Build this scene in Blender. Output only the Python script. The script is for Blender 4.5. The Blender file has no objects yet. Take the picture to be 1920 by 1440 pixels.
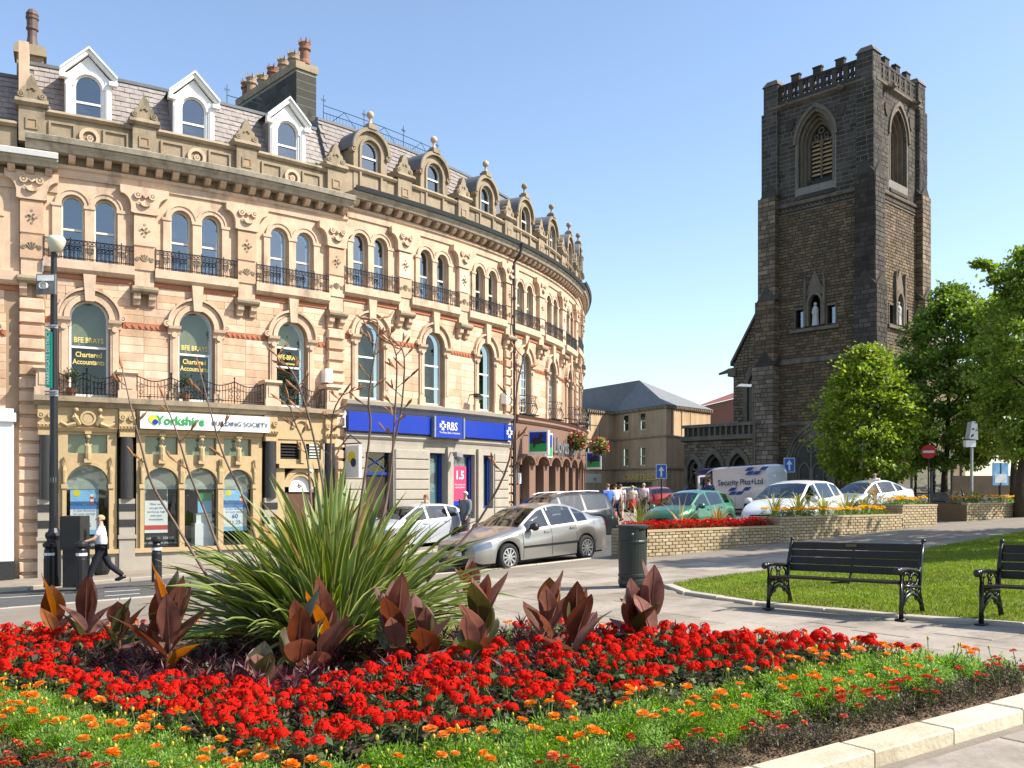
import bpy, math, random
import numpy as np
from mathutils import Vector, Matrix
R = math.radians
rnd = random.Random(11)
U = rnd.uniform
scn = bpy.context.scene
# ---------------------------------------------------------------- camera (level, rising-front lens)
F, HZ, CX, CAMZ = 1750.0, 916.0, 960.0, 1.75      # focal length in photo pixels, horizon row, centre column, eye height
cam_d = bpy.data.cameras.new('camera'); cam = bpy.data.objects.new('camera', cam_d)
scn.collection.objects.link(cam); scn.camera = cam
cam.location = (0, 0, CAMZ); cam.rotation_euler = (R(90), 0, 0)
cam_d.sensor_width = 36; cam_d.lens = 36 * F / 1920; cam_d.shift_y = (HZ - 720) / 1920
cam_d.clip_start = 0.1; cam_d.clip_end = 6000
# ---------------------------------------------------------------- sky and sun
SUN_EL, SUN_AZ = 44.0, -8.0                        # azimuth from +X towards +Y
world = bpy.data.worlds.new('World'); scn.world = world; world.use_nodes = True
nt = world.node_tree; nt.nodes.clear()
wo = nt.nodes.new('ShaderNodeOutputWorld'); wb = nt.nodes.new('ShaderNodeBackground')
sky = nt.nodes.new('ShaderNodeTexSky'); sky.sky_type = 'NISHITA'; sky.sun_disc = False
sky.sun_elevation = R(SUN_EL); sky.sun_rotation = R(90 - SUN_AZ)
sky.altitude = 0; sky.air_density = 1.0; sky.dust_density = 0.8; sky.ozone_density = 1.0
wb.inputs['Strength'].default_value = 0.15
nt.links.new(sky.outputs[0], wb.inputs[0]); nt.links.new(wb.outputs[0], wo.inputs[0])
sd = bpy.data.lights.new('sun', 'SUN'); sd.energy = 5.0; sd.angle = R(0.5); sd.color = (1.0, 0.94, 0.85)
sun = bpy.data.objects.new('sun', sd); scn.collection.objects.link(sun)
_sv = Vector((math.cos(R(SUN_EL)) * math.cos(R(SUN_AZ)), math.cos(R(SUN_EL)) * math.sin(R(SUN_AZ)), math.sin(R(SUN_EL))))
sun.rotation_euler = _sv.to_track_quat('Z', 'Y').to_euler(); sun.location = (40, -5, 60)
vs = scn.view_settings; vs.view_transform = 'Standard'; vs.look = 'None'; vs.gamma = 1; vs.use_curve_mapping = False
vs.exposure = 0.78
cy = scn.cycles
cy.use_denoising = True; cy.max_bounces = 6; cy.transparent_max_bounces = 10; cy.diffuse_bounces = 3; cy.glossy_bounces = 3
cy.caustics_reflective = False; cy.caustics_refractive = False; cy.sample_clamp_indirect = 4.0
# ---------------------------------------------------------------- helpers
COL = scn.collection
def at(px, py, zc):
    y = F * zc / (HZ - py); return ((px - CX) / F * y, y)
GA, GB, GC = -.14, .048, .002
def g(x, y):                                       # road level: one plane, rising to the right and a little away
    return GA + GB * max(-45, min(32, x)) + GC * max(-20, min(130, y))
def gp(px, py, off=0.0):                           # where the ray through a pixel meets the sloping ground (+off)
    dx, dz = (px - CX) / F, (HZ - py) / F
    t = (GA + off - CAMZ) / (dz - GB * dx - GC); return dx * t, t
PAV = .08                                          # pavement above road
SLOPE = Matrix(((1, 0, -GB, 0), (0, 1, -GC, 0), (GB, GC, 1, 0), (0, 0, 0, 1)))   # tilts flat things to the ground

def link(o, parent=None):
    COL.objects.link(o)
    if parent is not None: o.parent = parent
    return o
def tag(o, label, cat, group=None):
    o['label'] = label; o['category'] = cat
    if group: o['group'] = group
    return o
def thing(name, label, cat, loc=(0, 0, 0), rz=0, group=None):
    o = bpy.data.objects.new(name, None); o.empty_display_size = .2
    o.location = loc; o.rotation_euler = (0, 0, rz); link(o)
    return tag(o, label, cat, group)
def structure(o): o['kind'] = 'structure'; return o
def stuff(o): o['kind'] = 'stuff'; return o
def copy_tree(o, parent=None):
    c = o.copy(); COL.objects.link(c); c.parent = parent
    for ch in o.children: copy_tree(ch, c)
    return c

class MB:
    def __init__(s, xf=None): s.v = []; s.f = []; s.m = []; s.xf = xf; s.mi = 0
    def add(s, vs, fs, mi=None):
        b = len(s.v); s.v.extend(vs); mi = s.mi if mi is None else mi
        for f in fs: s.f.append([i + b for i in f]); s.m.append(mi)
        return s
    def quad(s, a, b, c, d, mi=None): return s.add([a, b, c, d], [(0, 1, 2, 3)], mi)
    def box(s, x0, x1, y0, y1, z0, z1, mi=None, n=1):
        vs = []
        for i in range(n + 1):
            x = x0 + (x1 - x0) * i / n
            vs += [(x, y0, z0), (x, y1, z0), (x, y1, z1), (x, y0, z1)]
        fs = [(3, 2, 1, 0), (4 * n, 4 * n + 1, 4 * n + 2, 4 * n + 3)]
        for i in range(n):
            a = 4 * i
            for k in range(4): fs.append((a + k, a + (k + 1) % 4, a + 4 + (k + 1) % 4, a + 4 + k))
        return s.add(vs, fs, mi)
    def sweep(s, prof, x0, x1, n=1, mi=None):       # closed (y,z) profile swept along x
        k = len(prof); vs = []
        for i in range(n + 1):
            x = x0 + (x1 - x0) * i / n
            vs += [(x, p[0], p[1]) for p in prof]
        fs = [tuple(range(k))[::-1], tuple(range(n * k, n * k + k))]
        for i in range(n):
            for j in range(k): fs.append((i * k + j, i * k + (j + 1) % k, i * k + k + (j + 1) % k, i * k + k + j))
        return s.add(vs, fs, mi)
    def prism(s, poly, y0, y1, mi=None):            # closed (x,z) polygon extruded along y
        k = len(poly)
        vs = [(p[0], y0, p[1]) for p in poly] + [(p[0], y1, p[1]) for p in poly]
        fs = [tuple(range(k)), tuple(range(2 * k - 1, k - 1, -1))] + [(j, k + j, k + (j + 1) % k, (j + 1) % k) for j in range(k)]
        return s.add(vs, fs, mi)
    def arch(s, xc, zs, r0, r1, y0, y1, n=14, mi=None, a0=0.0, a1=math.pi, ell=1.0):   # ring band between two radii
        vs = []
        for i in range(n + 1):
            a = a0 + (a1 - a0) * i / n; c, q = math.cos(a), math.sin(a) * ell
            vs += [(xc + r0 * c, y0, zs + r0 * q), (xc + r1 * c, y0, zs + r1 * q), (xc + r1 * c, y1, zs + r1 * q), (xc + r0 * c, y1, zs + r0 * q)]
        fs = [(0, 1, 2, 3), (4 * n + 3, 4 * n + 2, 4 * n + 1, 4 * n)]
        for i in range(n):
            a = 4 * i
            for k in range(4): fs.append((a + k, a + 4 + k, a + 4 + (k + 1) % 4, a + (k + 1) % 4))
        return s.add(vs, fs, mi)
    def lathe(s, prof, c=(0, 0, 0), n=12, mi=None, axis='z'):
        vs = []; k = len(prof)
        for j in range(n):
            a = 2 * math.pi * j / n; ca, sa = math.cos(a), math.sin(a)
            for r, z in prof:
                if axis == 'z': vs.append((c[0] + r * ca, c[1] + r * sa, c[2] + z))
                elif axis == 'y': vs.append((c[0] + r * ca, c[1] + z, c[2] + r * sa))
                else: vs.append((c[0] + z, c[1] + r * ca, c[2] + r * sa))
        fs = []
        for j in range(n):
            j2 = (j + 1) % n
            for i in range(k - 1): fs.append((j * k + i, j2 * k + i, j2 * k + i + 1, j * k + i + 1))
        return s.add(vs, fs, mi)
    def tube(s, pts, r, n=6, mi=None, cap=True):
        pts = [Vector(p) for p in pts]; rs = r if isinstance(r, (list, tuple)) else [r] * len(pts)
        vs = []; fs = []; up = Vector((0, 0, 1))
        for i, p in enumerate(pts):
            d = (pts[min(i + 1, len(pts) - 1)] - pts[max(i - 1, 0)]).normalized()
            a = d.cross(up); a = a.normalized() if a.length > 1e-3 else Vector((1, 0, 0)); b = d.cross(a)
            for j in range(n):
                t = 2 * math.pi * j / n; vs.append(tuple(p + (a * math.cos(t) + b * math.sin(t)) * rs[i]))
        for i in range(len(pts) - 1):
            for j in range(n): fs.append((i * n + j, i * n + (j + 1) % n, i * n + n + (j + 1) % n, i * n + n + j))
        if cap: fs += [tuple(range(n))[::-1], tuple(range((len(pts) - 1) * n, len(pts) * n))]
        return s.add(vs, fs, mi)
    def ball(s, c, r, n=10, mi=None, sz=1.0):
        return s.lathe([(max(r * math.sin(math.pi * i / 7), .0005), -r * sz * math.cos(math.pi * i / 7)) for i in range(8)], c, n, mi)
    def build(s, name, mats, parent=None, smooth=False, loc=None):
        me = bpy.data.meshes.new(name)
        vs = s.v if s.xf is None else [s.xf(*p) for p in s.v]
        me.from_pydata(vs, [], s.f)
        if not isinstance(mats, (list, tuple)): mats = [mats]
        for m in mats: me.materials.append(m)
        if len(mats) > 1: me.polygons.foreach_set('material_index', s.m)
        if smooth: me.polygons.foreach_set('use_smooth', [True] * len(s.f))
        me.update()
        o = bpy.data.objects.new(name, me)
        if loc: o.location = loc
        return link(o, parent)

def np_mesh(name, V, Q, mats, parent=None, mi=None, smooth=False):   # big quad or triangle soups
    me = bpy.data.meshes.new(name); V = np.asarray(V, dtype=np.float32); Q = np.asarray(Q, dtype=np.int32); k = Q.shape[1]
    me.vertices.add(len(V)); me.vertices.foreach_set('co', V.ravel())
    me.loops.add(Q.size); me.loops.foreach_set('vertex_index', Q.ravel())
    me.polygons.add(len(Q)); me.polygons.foreach_set('loop_start', np.arange(0, Q.size, k, dtype=np.int32))
    if not isinstance(mats, (list, tuple)): mats = [mats]
    for m in mats: me.materials.append(m)
    if mi is not None: me.polygons.foreach_set('material_index', np.asarray(mi, dtype=np.int32))
    if smooth: me.polygons.foreach_set('use_smooth', np.ones(len(Q), dtype=bool))
    me.update(calc_edges=True); me.validate()
    o = bpy.data.objects.new(name, me); return link(o, parent)

def text_geo(txt, size=1.0, align='CENTER', squash=1.0, depth=0.0, bold=0.0):
    cu = bpy.data.curves.new('t', 'FONT'); cu.body = txt; cu.size = size; cu.align_x = align; cu.resolution_u = 2
    cu.extrude = depth; cu.offset = bold
    ob = bpy.data.objects.new('t', cu); me = ob.to_mesh()
    vs = [(v.co.x * squash, v.co.y, v.co.z) for v in me.vertices]; fs = [tuple(p.vertices) for p in me.polygons]
    ob.to_mesh_clear(); bpy.data.objects.remove(ob); bpy.data.curves.remove(cu)
    return vs, fs
# ---------------------------------------------------------------- materials
def mat(name, col, rough=.8, var=.0, scale=3.0, bump=0.0, bscale=20.0, metal=0.0, spec=.4, rand=0.0, coat=0.0, emit=None, dirt=None, trans=0.0, isl=0.0):
    m = bpy.data.materials.new(name); m.use_nodes = True; nt = m.node_tree; N, L = nt.nodes, nt.links
    b = N['Principled BSDF']; b.inputs['Roughness'].default_value = rough; b.inputs['Metallic'].default_value = metal
    b.inputs['Specular IOR Level'].default_value = spec; b.inputs['Coat Weight'].default_value = coat
    if coat: b.inputs['Coat Roughness'].default_value = .05
    b.inputs['Base Color'].default_value = (*col, 1)
    geo = N.new('ShaderNodeNewGeometry'); src = None
    if var or rand or dirt or isl:
        hsv = N.new('ShaderNodeHueSaturation'); hsv.inputs['Color'].default_value = (*col, 1); src = hsv.outputs[0]
        val = None
        if var:
            t = N.new('ShaderNodeTexNoise'); t.inputs['Scale'].default_value = scale; t.inputs['Detail'].default_value = 5; t.inputs['Roughness'].default_value = .65
            L.new(geo.outputs['Position'], t.inputs['Vector'])
            mr = N.new('ShaderNodeMapRange'); mr.inputs[1].default_value = .25; mr.inputs[2].default_value = .75
            mr.inputs[3].default_value = 1 - var; mr.inputs[4].default_value = 1 + var; L.new(t.outputs[0], mr.inputs[0]); val = mr.outputs[0]
        if rand:
            oi = N.new('ShaderNodeObjectInfo'); mr2 = N.new('ShaderNodeMapRange'); mr2.inputs[3].default_value = 1 - rand; mr2.inputs[4].default_value = 1 + rand
            L.new(oi.outputs['Random'], mr2.inputs[0])
            if val:
                mu = N.new('ShaderNodeMath'); mu.operation = 'MULTIPLY'; L.new(val, mu.inputs[0]); L.new(mr2.outputs[0], mu.inputs[1]); val = mu.outputs[0]
            else: val = mr2.outputs[0]
            mr3 = N.new('ShaderNodeMapRange'); mr3.inputs[3].default_value = 1 + rand * .6; mr3.inputs[4].default_value = 1 - rand * .6
            L.new(oi.outputs['Random'], mr3.inputs[0]); L.new(mr3.outputs[0], hsv.inputs['Saturation'])
        if isl:
            mr5 = N.new('ShaderNodeMapRange'); mr5.inputs[3].default_value = 1 - isl; mr5.inputs[4].default_value = 1 + isl; L.new(geo.outputs['Random Per Island'], mr5.inputs[0])
            if val:
                mu5 = N.new('ShaderNodeMath'); mu5.operation = 'MULTIPLY'; L.new(val, mu5.inputs[0]); L.new(mr5.outputs[0], mu5.inputs[1]); val = mu5.outputs[0]
            else: val = mr5.outputs[0]
        if val: L.new(val, hsv.inputs['Value'])
        if dirt:                                     # (colour, scale, threshold, amount): stains with a shape of their own
            dc, ds, dt, da = dirt
            t2 = N.new('ShaderNodeTexNoise'); t2.inputs['Scale'].default_value = ds; t2.inputs['Detail'].default_value = 6; t2.inputs['Roughness'].default_value = .7
            mp = N.new('ShaderNodeMapping'); mp.inputs['Scale'].default_value = (1, 1, .35); L.new(geo.outputs['Position'], mp.inputs[0]); L.new(mp.outputs[0], t2.inputs['Vector'])
            mr4 = N.new('ShaderNodeMapRange'); mr4.inputs[1].default_value = dt; mr4.inputs[2].default_value = dt + .18; mr4.inputs[4].default_value = da
            L.new(t2.outputs[0], mr4.inputs[0])
            mx = N.new('ShaderNodeMix'); mx.data_type = 'RGBA'; L.new(mr4.outputs[0], mx.inputs[0]); L.new(src, mx.inputs[6]); mx.inputs[7].default_value = (*dc, 1); src = mx.outputs[2]
        L.new(src, b.inputs['Base Color'])
    if bump:
        t3 = N.new('ShaderNodeTexNoise'); t3.inputs['Scale'].default_value = bscale; t3.inputs['Detail'].default_value = 6
        L.new(geo.outputs['Position'], t3.inputs['Vector'])
        bp = N.new('ShaderNodeBump'); bp.inputs['Strength'].default_value = bump; bp.inputs['Distance'].default_value = .02
        L.new(t3.outputs[0], bp.inputs['Height']); L.new(bp.outputs[0], b.inputs['Normal'])
    if trans:                                        # thin leaf: some light comes through
        tr = N.new('ShaderNodeBsdfTranslucent'); tr.inputs['Color'].default_value = (min(col[0] * 2.2, 1), min(col[1] * 2.2, 1), col[2] * 1.2, 1)
        if src: 
            hs2 = N.new('ShaderNodeHueSaturation'); hs2.inputs['Value'].default_value = 1.9; hs2.inputs['Saturation'].default_value = 1.1; L.new(src, hs2.inputs['Color']); L.new(hs2.outputs[0], tr.inputs['Color'])
        ms = N.new('ShaderNodeMixShader'); ms.inputs[0].default_value = trans
        L.new(b.outputs[0], ms.inputs[1]); L.new(tr.outputs[0], ms.inputs[2]); L.new(ms.outputs[0], N['Material Output'].inputs['Surface'])
    if emit: b.inputs['Emission Color'].default_value = (*col, 1); b.inputs['Emission Strength'].default_value = emit
    m.diffuse_color = (*col, 1)
    return m
def glass_mat(name, tint=(.6, .66, .68), clear=.5, wav=.02, refl=(.75, .8, .85)):
    m = bpy.data.materials.new(name); m.use_nodes = True; nt = m.node_tree; N, L = nt.nodes, nt.links
    N.remove(N['Principled BSDF'])
    gl = N.new('ShaderNodeBsdfGlossy'); gl.inputs['Roughness'].default_value = .02; gl.inputs['Color'].default_value = (*refl, 1)
    tr = N.new('ShaderNodeBsdfTransparent'); tr.inputs['Color'].default_value = (*tint, 1)
    fr = N.new('ShaderNodeFresnel'); fr.inputs[0].default_value = 1.45
    gb = N.new('ShaderNodeNewGeometry'); io = N.new('ShaderNodeMapRange'); io.inputs[3].default_value = 1.45; io.inputs[4].default_value = 1 / 1.45   # same reflectance from both sides of the sheet
    L.new(gb.outputs['Backfacing'], io.inputs[0]); L.new(io.outputs[0], fr.inputs[0])
    mr = N.new('ShaderNodeMapRange'); mr.inputs[3].default_value = 1 - clear; mr.inputs[4].default_value = 1.0
    L.new(fr.outputs[0], mr.inputs[0])
    geo = N.new('ShaderNodeNewGeometry'); t = N.new('ShaderNodeTexNoise'); t.inputs['Scale'].default_value = 1.7
    bp = N.new('ShaderNodeBump'); bp.inputs['Strength'].default_value = wav; bp.inputs['Distance'].default_value = .3
    L.new(geo.outputs['Position'], t.inputs['Vector']); L.new(t.outputs[0], bp.inputs['Height']); L.new(bp.outputs[0], gl.inputs['Normal'])
    ms = N.new('ShaderNodeMixShader'); L.new(mr.outputs[0], ms.inputs[0]); L.new(tr.outputs[0], ms.inputs[1]); L.new(gl.outputs[0], ms.inputs[2])
    L.new(ms.outputs[0], N['Material Output'].inputs['Surface']); return m
M = {}
M['stone'] = mat('sandstone', (.60, .405, .27), .88, .20, 2.2, .25, 30, rand=.17, dirt=((.25, .175, .11), 1.1, .54, .65))
M['stone_trim'] = mat('sandstone_trim', (.57, .41, .28), .88, .17, 3.0, .2, 25, dirt=((.17, .13, .085), 1.5, .53, .7))
M['stone_old'] = mat('weathered_sandstone', (.30, .235, .155), .92, .22, 2.5, .35, 22, dirt=((.085, .08, .05), 2.0, .52, .75))
M['mortar'] = mat('mortar', (.36, .245, .155), .95, .12, 4, .2, 40)
M['redband'] = mat('red_tile_band', (.42, .15, .075), .85, .15, 8)
M['granite'] = mat('dark_granite', (.035, .034, .034), .3, .9, 60, 0)
M['greystone'] = mat('grey_stone', (.36, .32, .255), .85, .12, 2.5, .15, 30, dirt=((.2, .17, .13), 1.8, .62, .4))
M['brownstone'] = mat('brown_granite', (.215, .125, .085), .55, .12, 30)
M['white'] = mat('white_paint', (.80, .79, .75), .45, .05, 4)
M['cream'] = mat('cream_paint', (.70, .65, .52), .5, .05, 4)
M['iron'] = mat('black_iron', (.012, .012, .013), .35, spec=.5)
M['blueiron'] = mat('blue_grey_iron', (.03, .045, .07), .5)
M['slate'] = mat('roof_slate', (.27, .235, .215), .75, .25, 5, .2, 30, rand=.2)
M['lead'] = mat('lead_grey', (.13, .135, .14), .6, .2, 4)
M['gutter_dark'] = mat('dark_gutter', (.03, .035, .035), .5)
M['gutter_stone'] = mat('stone_gutter', (.38, .33, .25), .85, .2, 6, .2, 30, dirt=((.12, .11, .08), 3, .5, .6))
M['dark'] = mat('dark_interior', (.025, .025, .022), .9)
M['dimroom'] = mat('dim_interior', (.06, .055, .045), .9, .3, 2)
M['blind'] = mat('pale_blind', (.62, .62, .48), .8)
M['curtain'] = mat('pale_curtain', (.5, .48, .42), .9, .1, 3)
M['gold'] = mat('gold_lettering', (.72, .55, .16), .5)
M['glass'] = glass_mat('window_glass', (.7, .76, .68), clear=.93, refl=(.5, .55, .52))
M['glass_dark'] = glass_mat('dark_window_glass', (.3, .33, .35), .80)
M['shopglass'] = glass_mat('shop_glass', (.8, .85, .85), .92)
M['steel'] = mat('galvanised_steel', (.35, .36, .37), .45, .1, 10, metal=.7)
M['terracotta'] = mat('terracotta', (.25, .115, .07), .85, .2, 6)
M['buffpot'] = mat('buff_clay', (.34, .24, .145), .85, .2, 6)
M['darkpot'] = mat('brown_clay', (.12, .07, .06), .6, .2, 6)
# ================================================================ ground, roads, pavements
M['asphalt'] = mat('asphalt', (.085, .083, .08), .9, .18, 1.2, .5, 90, dirt=((.13, .125, .115), .8, .5, .5))
M['earth'] = mat('far_ground', (.12, .115, .10), .95, .15, .05)
M['flag'] = mat('york_flagstone', (.31, .262, .205), .85, .16, 1.6, .3, 18, rand=.16, dirt=((.15, .125, .095), 1.3, .50, .7))
M['flagbase'] = mat('flagstone_joint', (.22, .187, .145), .9, .18, 1.5, .3, 30)
M['kerb'] = mat('kerb_stone', (.42, .37, .29), .85, .12, 3, .25, 25, rand=.08)
M['kerb_pale'] = mat('pale_edging_stone', (.55, .48, .345), .88, .14, 3, .4, 25, rand=.10, dirt=((.30, .24, .155), 2.2, .50, .65))
M['sett'] = mat('granite_sett', (.20, .185, .165), .8, .2, 8, .3, 40, rand=.2)
M['roadpaint'] = mat('white_road_paint', (.62, .62, .58), .8, .2, 12)
M['soil'] = mat('soil', (.15, .098, .06), .98, .3, 6, .9, 35)
M['lawn'] = mat('lawn_turf', (.14, .17, .025), .95, .25, .9, .4, 60, dirt=((.20, .16, .06), 1.3, .60, .6))
M['moss'] = mat('mossy_edge', (.17, .15, .06), .95, .3, 8, .5, 40)

def gz(x, y, off): return (x, y, g(x, y) + off)
def sheet(name, poly, off, m, thick=0.0, parent=None):
    b = MB(); k = len(poly)
    vs = [gz(x, y, off) for x, y in poly]; fs = [tuple(range(k))]
    if thick:
        vs += [gz(x, y, off - thick) for x, y in poly]
        fs += [(j, k + j, k + (j + 1) % k, (j + 1) % k) for j in range(k)]
    b.add(vs, fs); return b.build(name, m, parent)
def inside(p, poly):
    x, y = p; c = False; j = len(poly) - 1
    for i in range(len(poly)):
        xi, yi = poly[i]; xj, yj = poly[j]
        if (yi > y) != (yj > y) and x < (xj - xi) * (y - yi) / (yj - yi) + xi: c = not c
        j = i
    return c
def line_d(p, a, b):                                # signed distance, positive to the left of a->b
    dx, dy = b[0] - a[0], b[1] - a[1]; l = math.hypot(dx, dy)
    return ((p[1] - a[1]) * dx - (p[0] - a[0]) * dy) / l
# the ground sheet, far out to the horizon
xs = [-3500, -800, -200, -45, -20, -8, 0, 8, 20, 32, 120, 500, 3500]; ys = [-400, -20, 10, 30, 60, 130, 400, 1200, 5000]
b = MB(); b.add([gz(x, y, -.012) for y in ys for x in xs], [(j * 13 + i, j * 13 + i + 1, j * 13 + i + 14, j * 13 + i + 13) for j in range(len(ys) - 1) for i in range(12)])
structure(b.build('ground', M['earth']))
road_poly = [(-45, -6), (32, -6), (32, 110), (-45, 110)]
road = structure(sheet('road', road_poly, -.004, M['asphalt']))
# crescent facade space: arc length S along the wall, v outwards, z above eye level
CC = (-25.8325, 51.433); RW = 29.52; S_OFF = 32.9
def fac(S, v, z):
    a = (S - S_OFF) / RW; return (CC[0] + (RW + v) * math.cos(a), CC[1] + (RW + v) * math.sin(a), z + CAMZ)
def facxy(S, v): return fac(S, v, 0)[:2]
# near pavement (our side) and the far pavement along the crescent
near_kerb = [(-40, 8.6), (-16, 15.2), (-8.5, 17.7), (-.3, 20.75), (2.3, 22.7), (5, 25.6), (16, 37.2), (30, 52)]
near_poly = near_kerb + [(30, -5), (-40, -5)]
pave = structure(sheet('pavement', near_poly[::-1], PAV - .014, M['flagbase'], .12))
far_kerb = [facxy(S, 3.1) for S in np.arange(-14, 41, 1.5)]
far_poly = far_kerb + [facxy(S, -2) for S in np.arange(40, -15, -1.5)]
fpave = structure(sheet('far_pavement', far_poly, PAV, M['flag'], .12))
def kerb_run(line, w, h, parent, m, seg=.9, side=1, off=0.0, name='kerb_stone', lo=.1):
    for (x0, y0), (x1, y1) in zip(line, line[1:]):
        L = math.hypot(x1 - x0, y1 - y0); n = max(1, round(L / seg)); dx, dy = (x1 - x0) / L, (y1 - y0) / L; nx, ny = -dy * side, dx * side
        for i in range(n):
            a, c = L * i / n + .006, L * (i + 1) / n - .006
            bb = MB(); j = U(-.006, .006)
            ps = [(x0 + dx * a, y0 + dy * a), (x0 + dx * c, y0 + dy * c), (x0 + dx * c + nx * w, y0 + dy * c + ny * w), (x0 + dx * a + nx * w, y0 + dy * a + ny * w)]
            ins = .012
            top = [(x0 + dx * (a + ins) + nx * ins, y0 + dy * (a + ins) + ny * ins), (x0 + dx * (c - ins) + nx * ins, y0 + dy * (c - ins) + ny * ins),
                   (x0 + dx * (c - ins) + nx * (w - ins), y0 + dy * (c - ins) + ny * (w - ins)), (x0 + dx * (a + ins) + nx * (w - ins), y0 + dy * (a + ins) + ny * (w - ins))]
            bb.add([gz(*p, off - lo) for p in ps] + [gz(*p, off + h - ins + j) for p in ps] + [gz(*p, off + h + j) for p in top],
                   [(0, 1, 5, 4), (1, 2, 6, 5), (2, 3, 7, 6), (3, 0, 4, 7), (4, 5, 9, 8), (5, 6, 10, 9), (6, 7, 11, 10), (7, 4, 8, 11), (8, 9, 10, 11)])
            bb.build(name, m, parent)
kerb_run([(-16, 15.2), (-8.5, 17.7), (-.3, 20.75), (2.3, 22.7), (5, 25.6), (9, 29.8)], .16, PAV + .004, pave, M['kerb'], .95, side=1)
kerb_run([facxy(S, 3.1) for S in np.arange(-8, 20, 2.0)], .16, PAV + .006, fpave, M['kerb'], 1.0, side=-1)
# granite setts along the gutter where the saloon is parked
for r in range(3):
    a, c = Vector((-2.2, 20.05 + .27)), Vector((2.3, 22.7 + .24)); d = (c - a); L = d.length; d /= L; nrm = Vector((-d.y, d.x)); n = 38
    for i in range(n):
        p = a + d * (L * (i + .5 * (r % 2)) / n) + nrm * (.02 + .11 * r)
        bb = MB(); w, h = L / n * .46, .05
        q = [p + d * sx * w + nrm * sy * h for sx, sy in ((-1, -1), (1, -1), (1, 1), (-1, 1))]; t = [p + (x - p) * .86 for x in q]; hh = .022 + U(-.004, .004)
        bb.add([gz(x.x, x.y, -.01) for x in q] + [gz(x.x, x.y, hh - .008) for x in q] + [gz(x.x, x.y, hh) for x in t],
               [(0, 1, 5, 4), (1, 2, 6, 5), (2, 3, 7, 6), (3, 0, 4, 7), (4, 5, 9, 8), (5, 6, 10, 9), (6, 7, 11, 10), (7, 4, 8, 11), (8, 9, 10, 11)])
        bb.build('sett', M['sett'], road)
# white bay lines on the road by the shops
for (px0, py0, px1, py1) in ((196, 1110, 262, 1106), (196, 1118, 262, 1113), (300, 1101, 345, 1098), (-60, 1125, 120, 1114)):
    (ax, ay), (bx, by) = gp(px0, py0), gp(px1, py1); L = math.hypot(bx - ax, by - ay); nx, ny = -(by - ay) / L * .05, (bx - ax) / L * .05
    structure(sheet('road_marking', [(ax - nx, ay - ny), (bx - nx, by - ny), (bx + nx, by + ny), (ax + nx, ay + ny)], .004, M['roadpaint']))
# lawn with its sunken stone edging
lawn_front = [gp(px, py, PAV) for px, py in ((1262, 1098), (1300, 1112), (1430, 1131), (1560, 1143), (1700, 1156), (1925, 1172), (2100, 1186))]
lawn_back = [gp(px, py, PAV) for px, py in ((2100, 960), (1960, 990), (1880, 1006), (1740, 1031), (1600, 1052), (1480, 1069), (1380, 1080), (1300, 1091))]
lawn_poly = lawn_front + lawn_back
lawn = structure(sheet('lawn', lawn_poly, PAV + .035, M['lawn'], .05))
kerb_run(lawn_front, .17, PAV + .03, pave, M['kerb'], .95, side=-1, name='edging_stone')
# flower bed outline
def isect(p, d, q, e):
    k = ((q[0] - p[0]) * e[1] - (q[1] - p[1]) * e[0]) / (d[0] * e[1] - d[1] * e[0]); return (p[0] + d[0] * k, p[1] + d[1] * k)
KR0, KR1 = gp(1404, 1439, PAV + .08), gp(1850, 1319, PAV + .08)              # right-hand kerb, inner edge
dR = Vector((KR1[0] - KR0[0], KR1[1] - KR0[1])).normalized(); dL = Vector((-.745, .667)).normalized(); KL0 = (-3.0, 4.7)
KC = isect(KR0, dR, KL0, dL)
apex = (KR0[0] + dR.x * 3.5, KR0[1] + dR.y * 3.5)
bed_poly = [KC, KR1, apex, (apex[0] - .05, apex[1] + .3), (3.0, 8.75), (1.65, 9.75), (.2, 10.7), (-3.5, 12.2), (-7.5, 12.4), (KL0[0] + dL.x * 7.2, KL0[1] + dL.y * 7.2)]
ctr = (-1.1, 9.2)
def bed_d(x, y):                                    # distance inwards from the two front kerbs and the back edge
    dr = line_d((x, y), KC, (KC[0] + dR.x, KC[1] + dR.y)); dl = -line_d((x, y), KC, (KC[0] + dL.x, KC[1] + dL.y))
    bk = min(line_d((x, y), bed_poly[i], bed_poly[i + 1]) for i in range(3, 8)) if True else 9
    return dr, dl, bk
def bed_z(x, y):
    dr, dl, bk = bed_d(x, y); d = max(0, min(dr, dl, bk)); t = min(1, d / 1.1)
    return g(x, y) + PAV + .03 + .13 * t * t * (3 - 2 * t)
rings = [1, .93, .86, .78, .7, .6, .45, .3, .12]; pts = []
dense = []
for i in range(len(bed_poly)):
    a, c = bed_poly[i], bed_poly[(i + 1) % len(bed_poly)]; n = max(2, int(math.hypot(c[0] - a[0], c[1] - a[1]) / .12))
    dense += [(a[0] + (c[0] - a[0]) * k / n, a[1] + (c[1] - a[1]) * k / n) for k in range(n)]
b = MB(); nD = len(dense)
for q in rings:
    for (x, y) in dense:
        X, Yy = ctr[0] + (x - ctr[0]) * q, ctr[1] + (y - ctr[1]) * q
        b.v.append((X, Yy, bed_z(X, Yy) + (U(-.018, .018) if q < 1 else -.04)))
for k in range(len(rings) - 1):
    for j in range(nD): b.f.append([k * nD + j, k * nD + (j + 1) % nD, k * nD + nD + (j + 1) % nD, k * nD + nD + j]); b.m.append(0)
b.f.append(list(range((len(rings) - 1) * nD, len(rings) * nD))); b.m.append(0)
structure(b.build('soil_bed', M['soil'], smooth=True))
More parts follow.
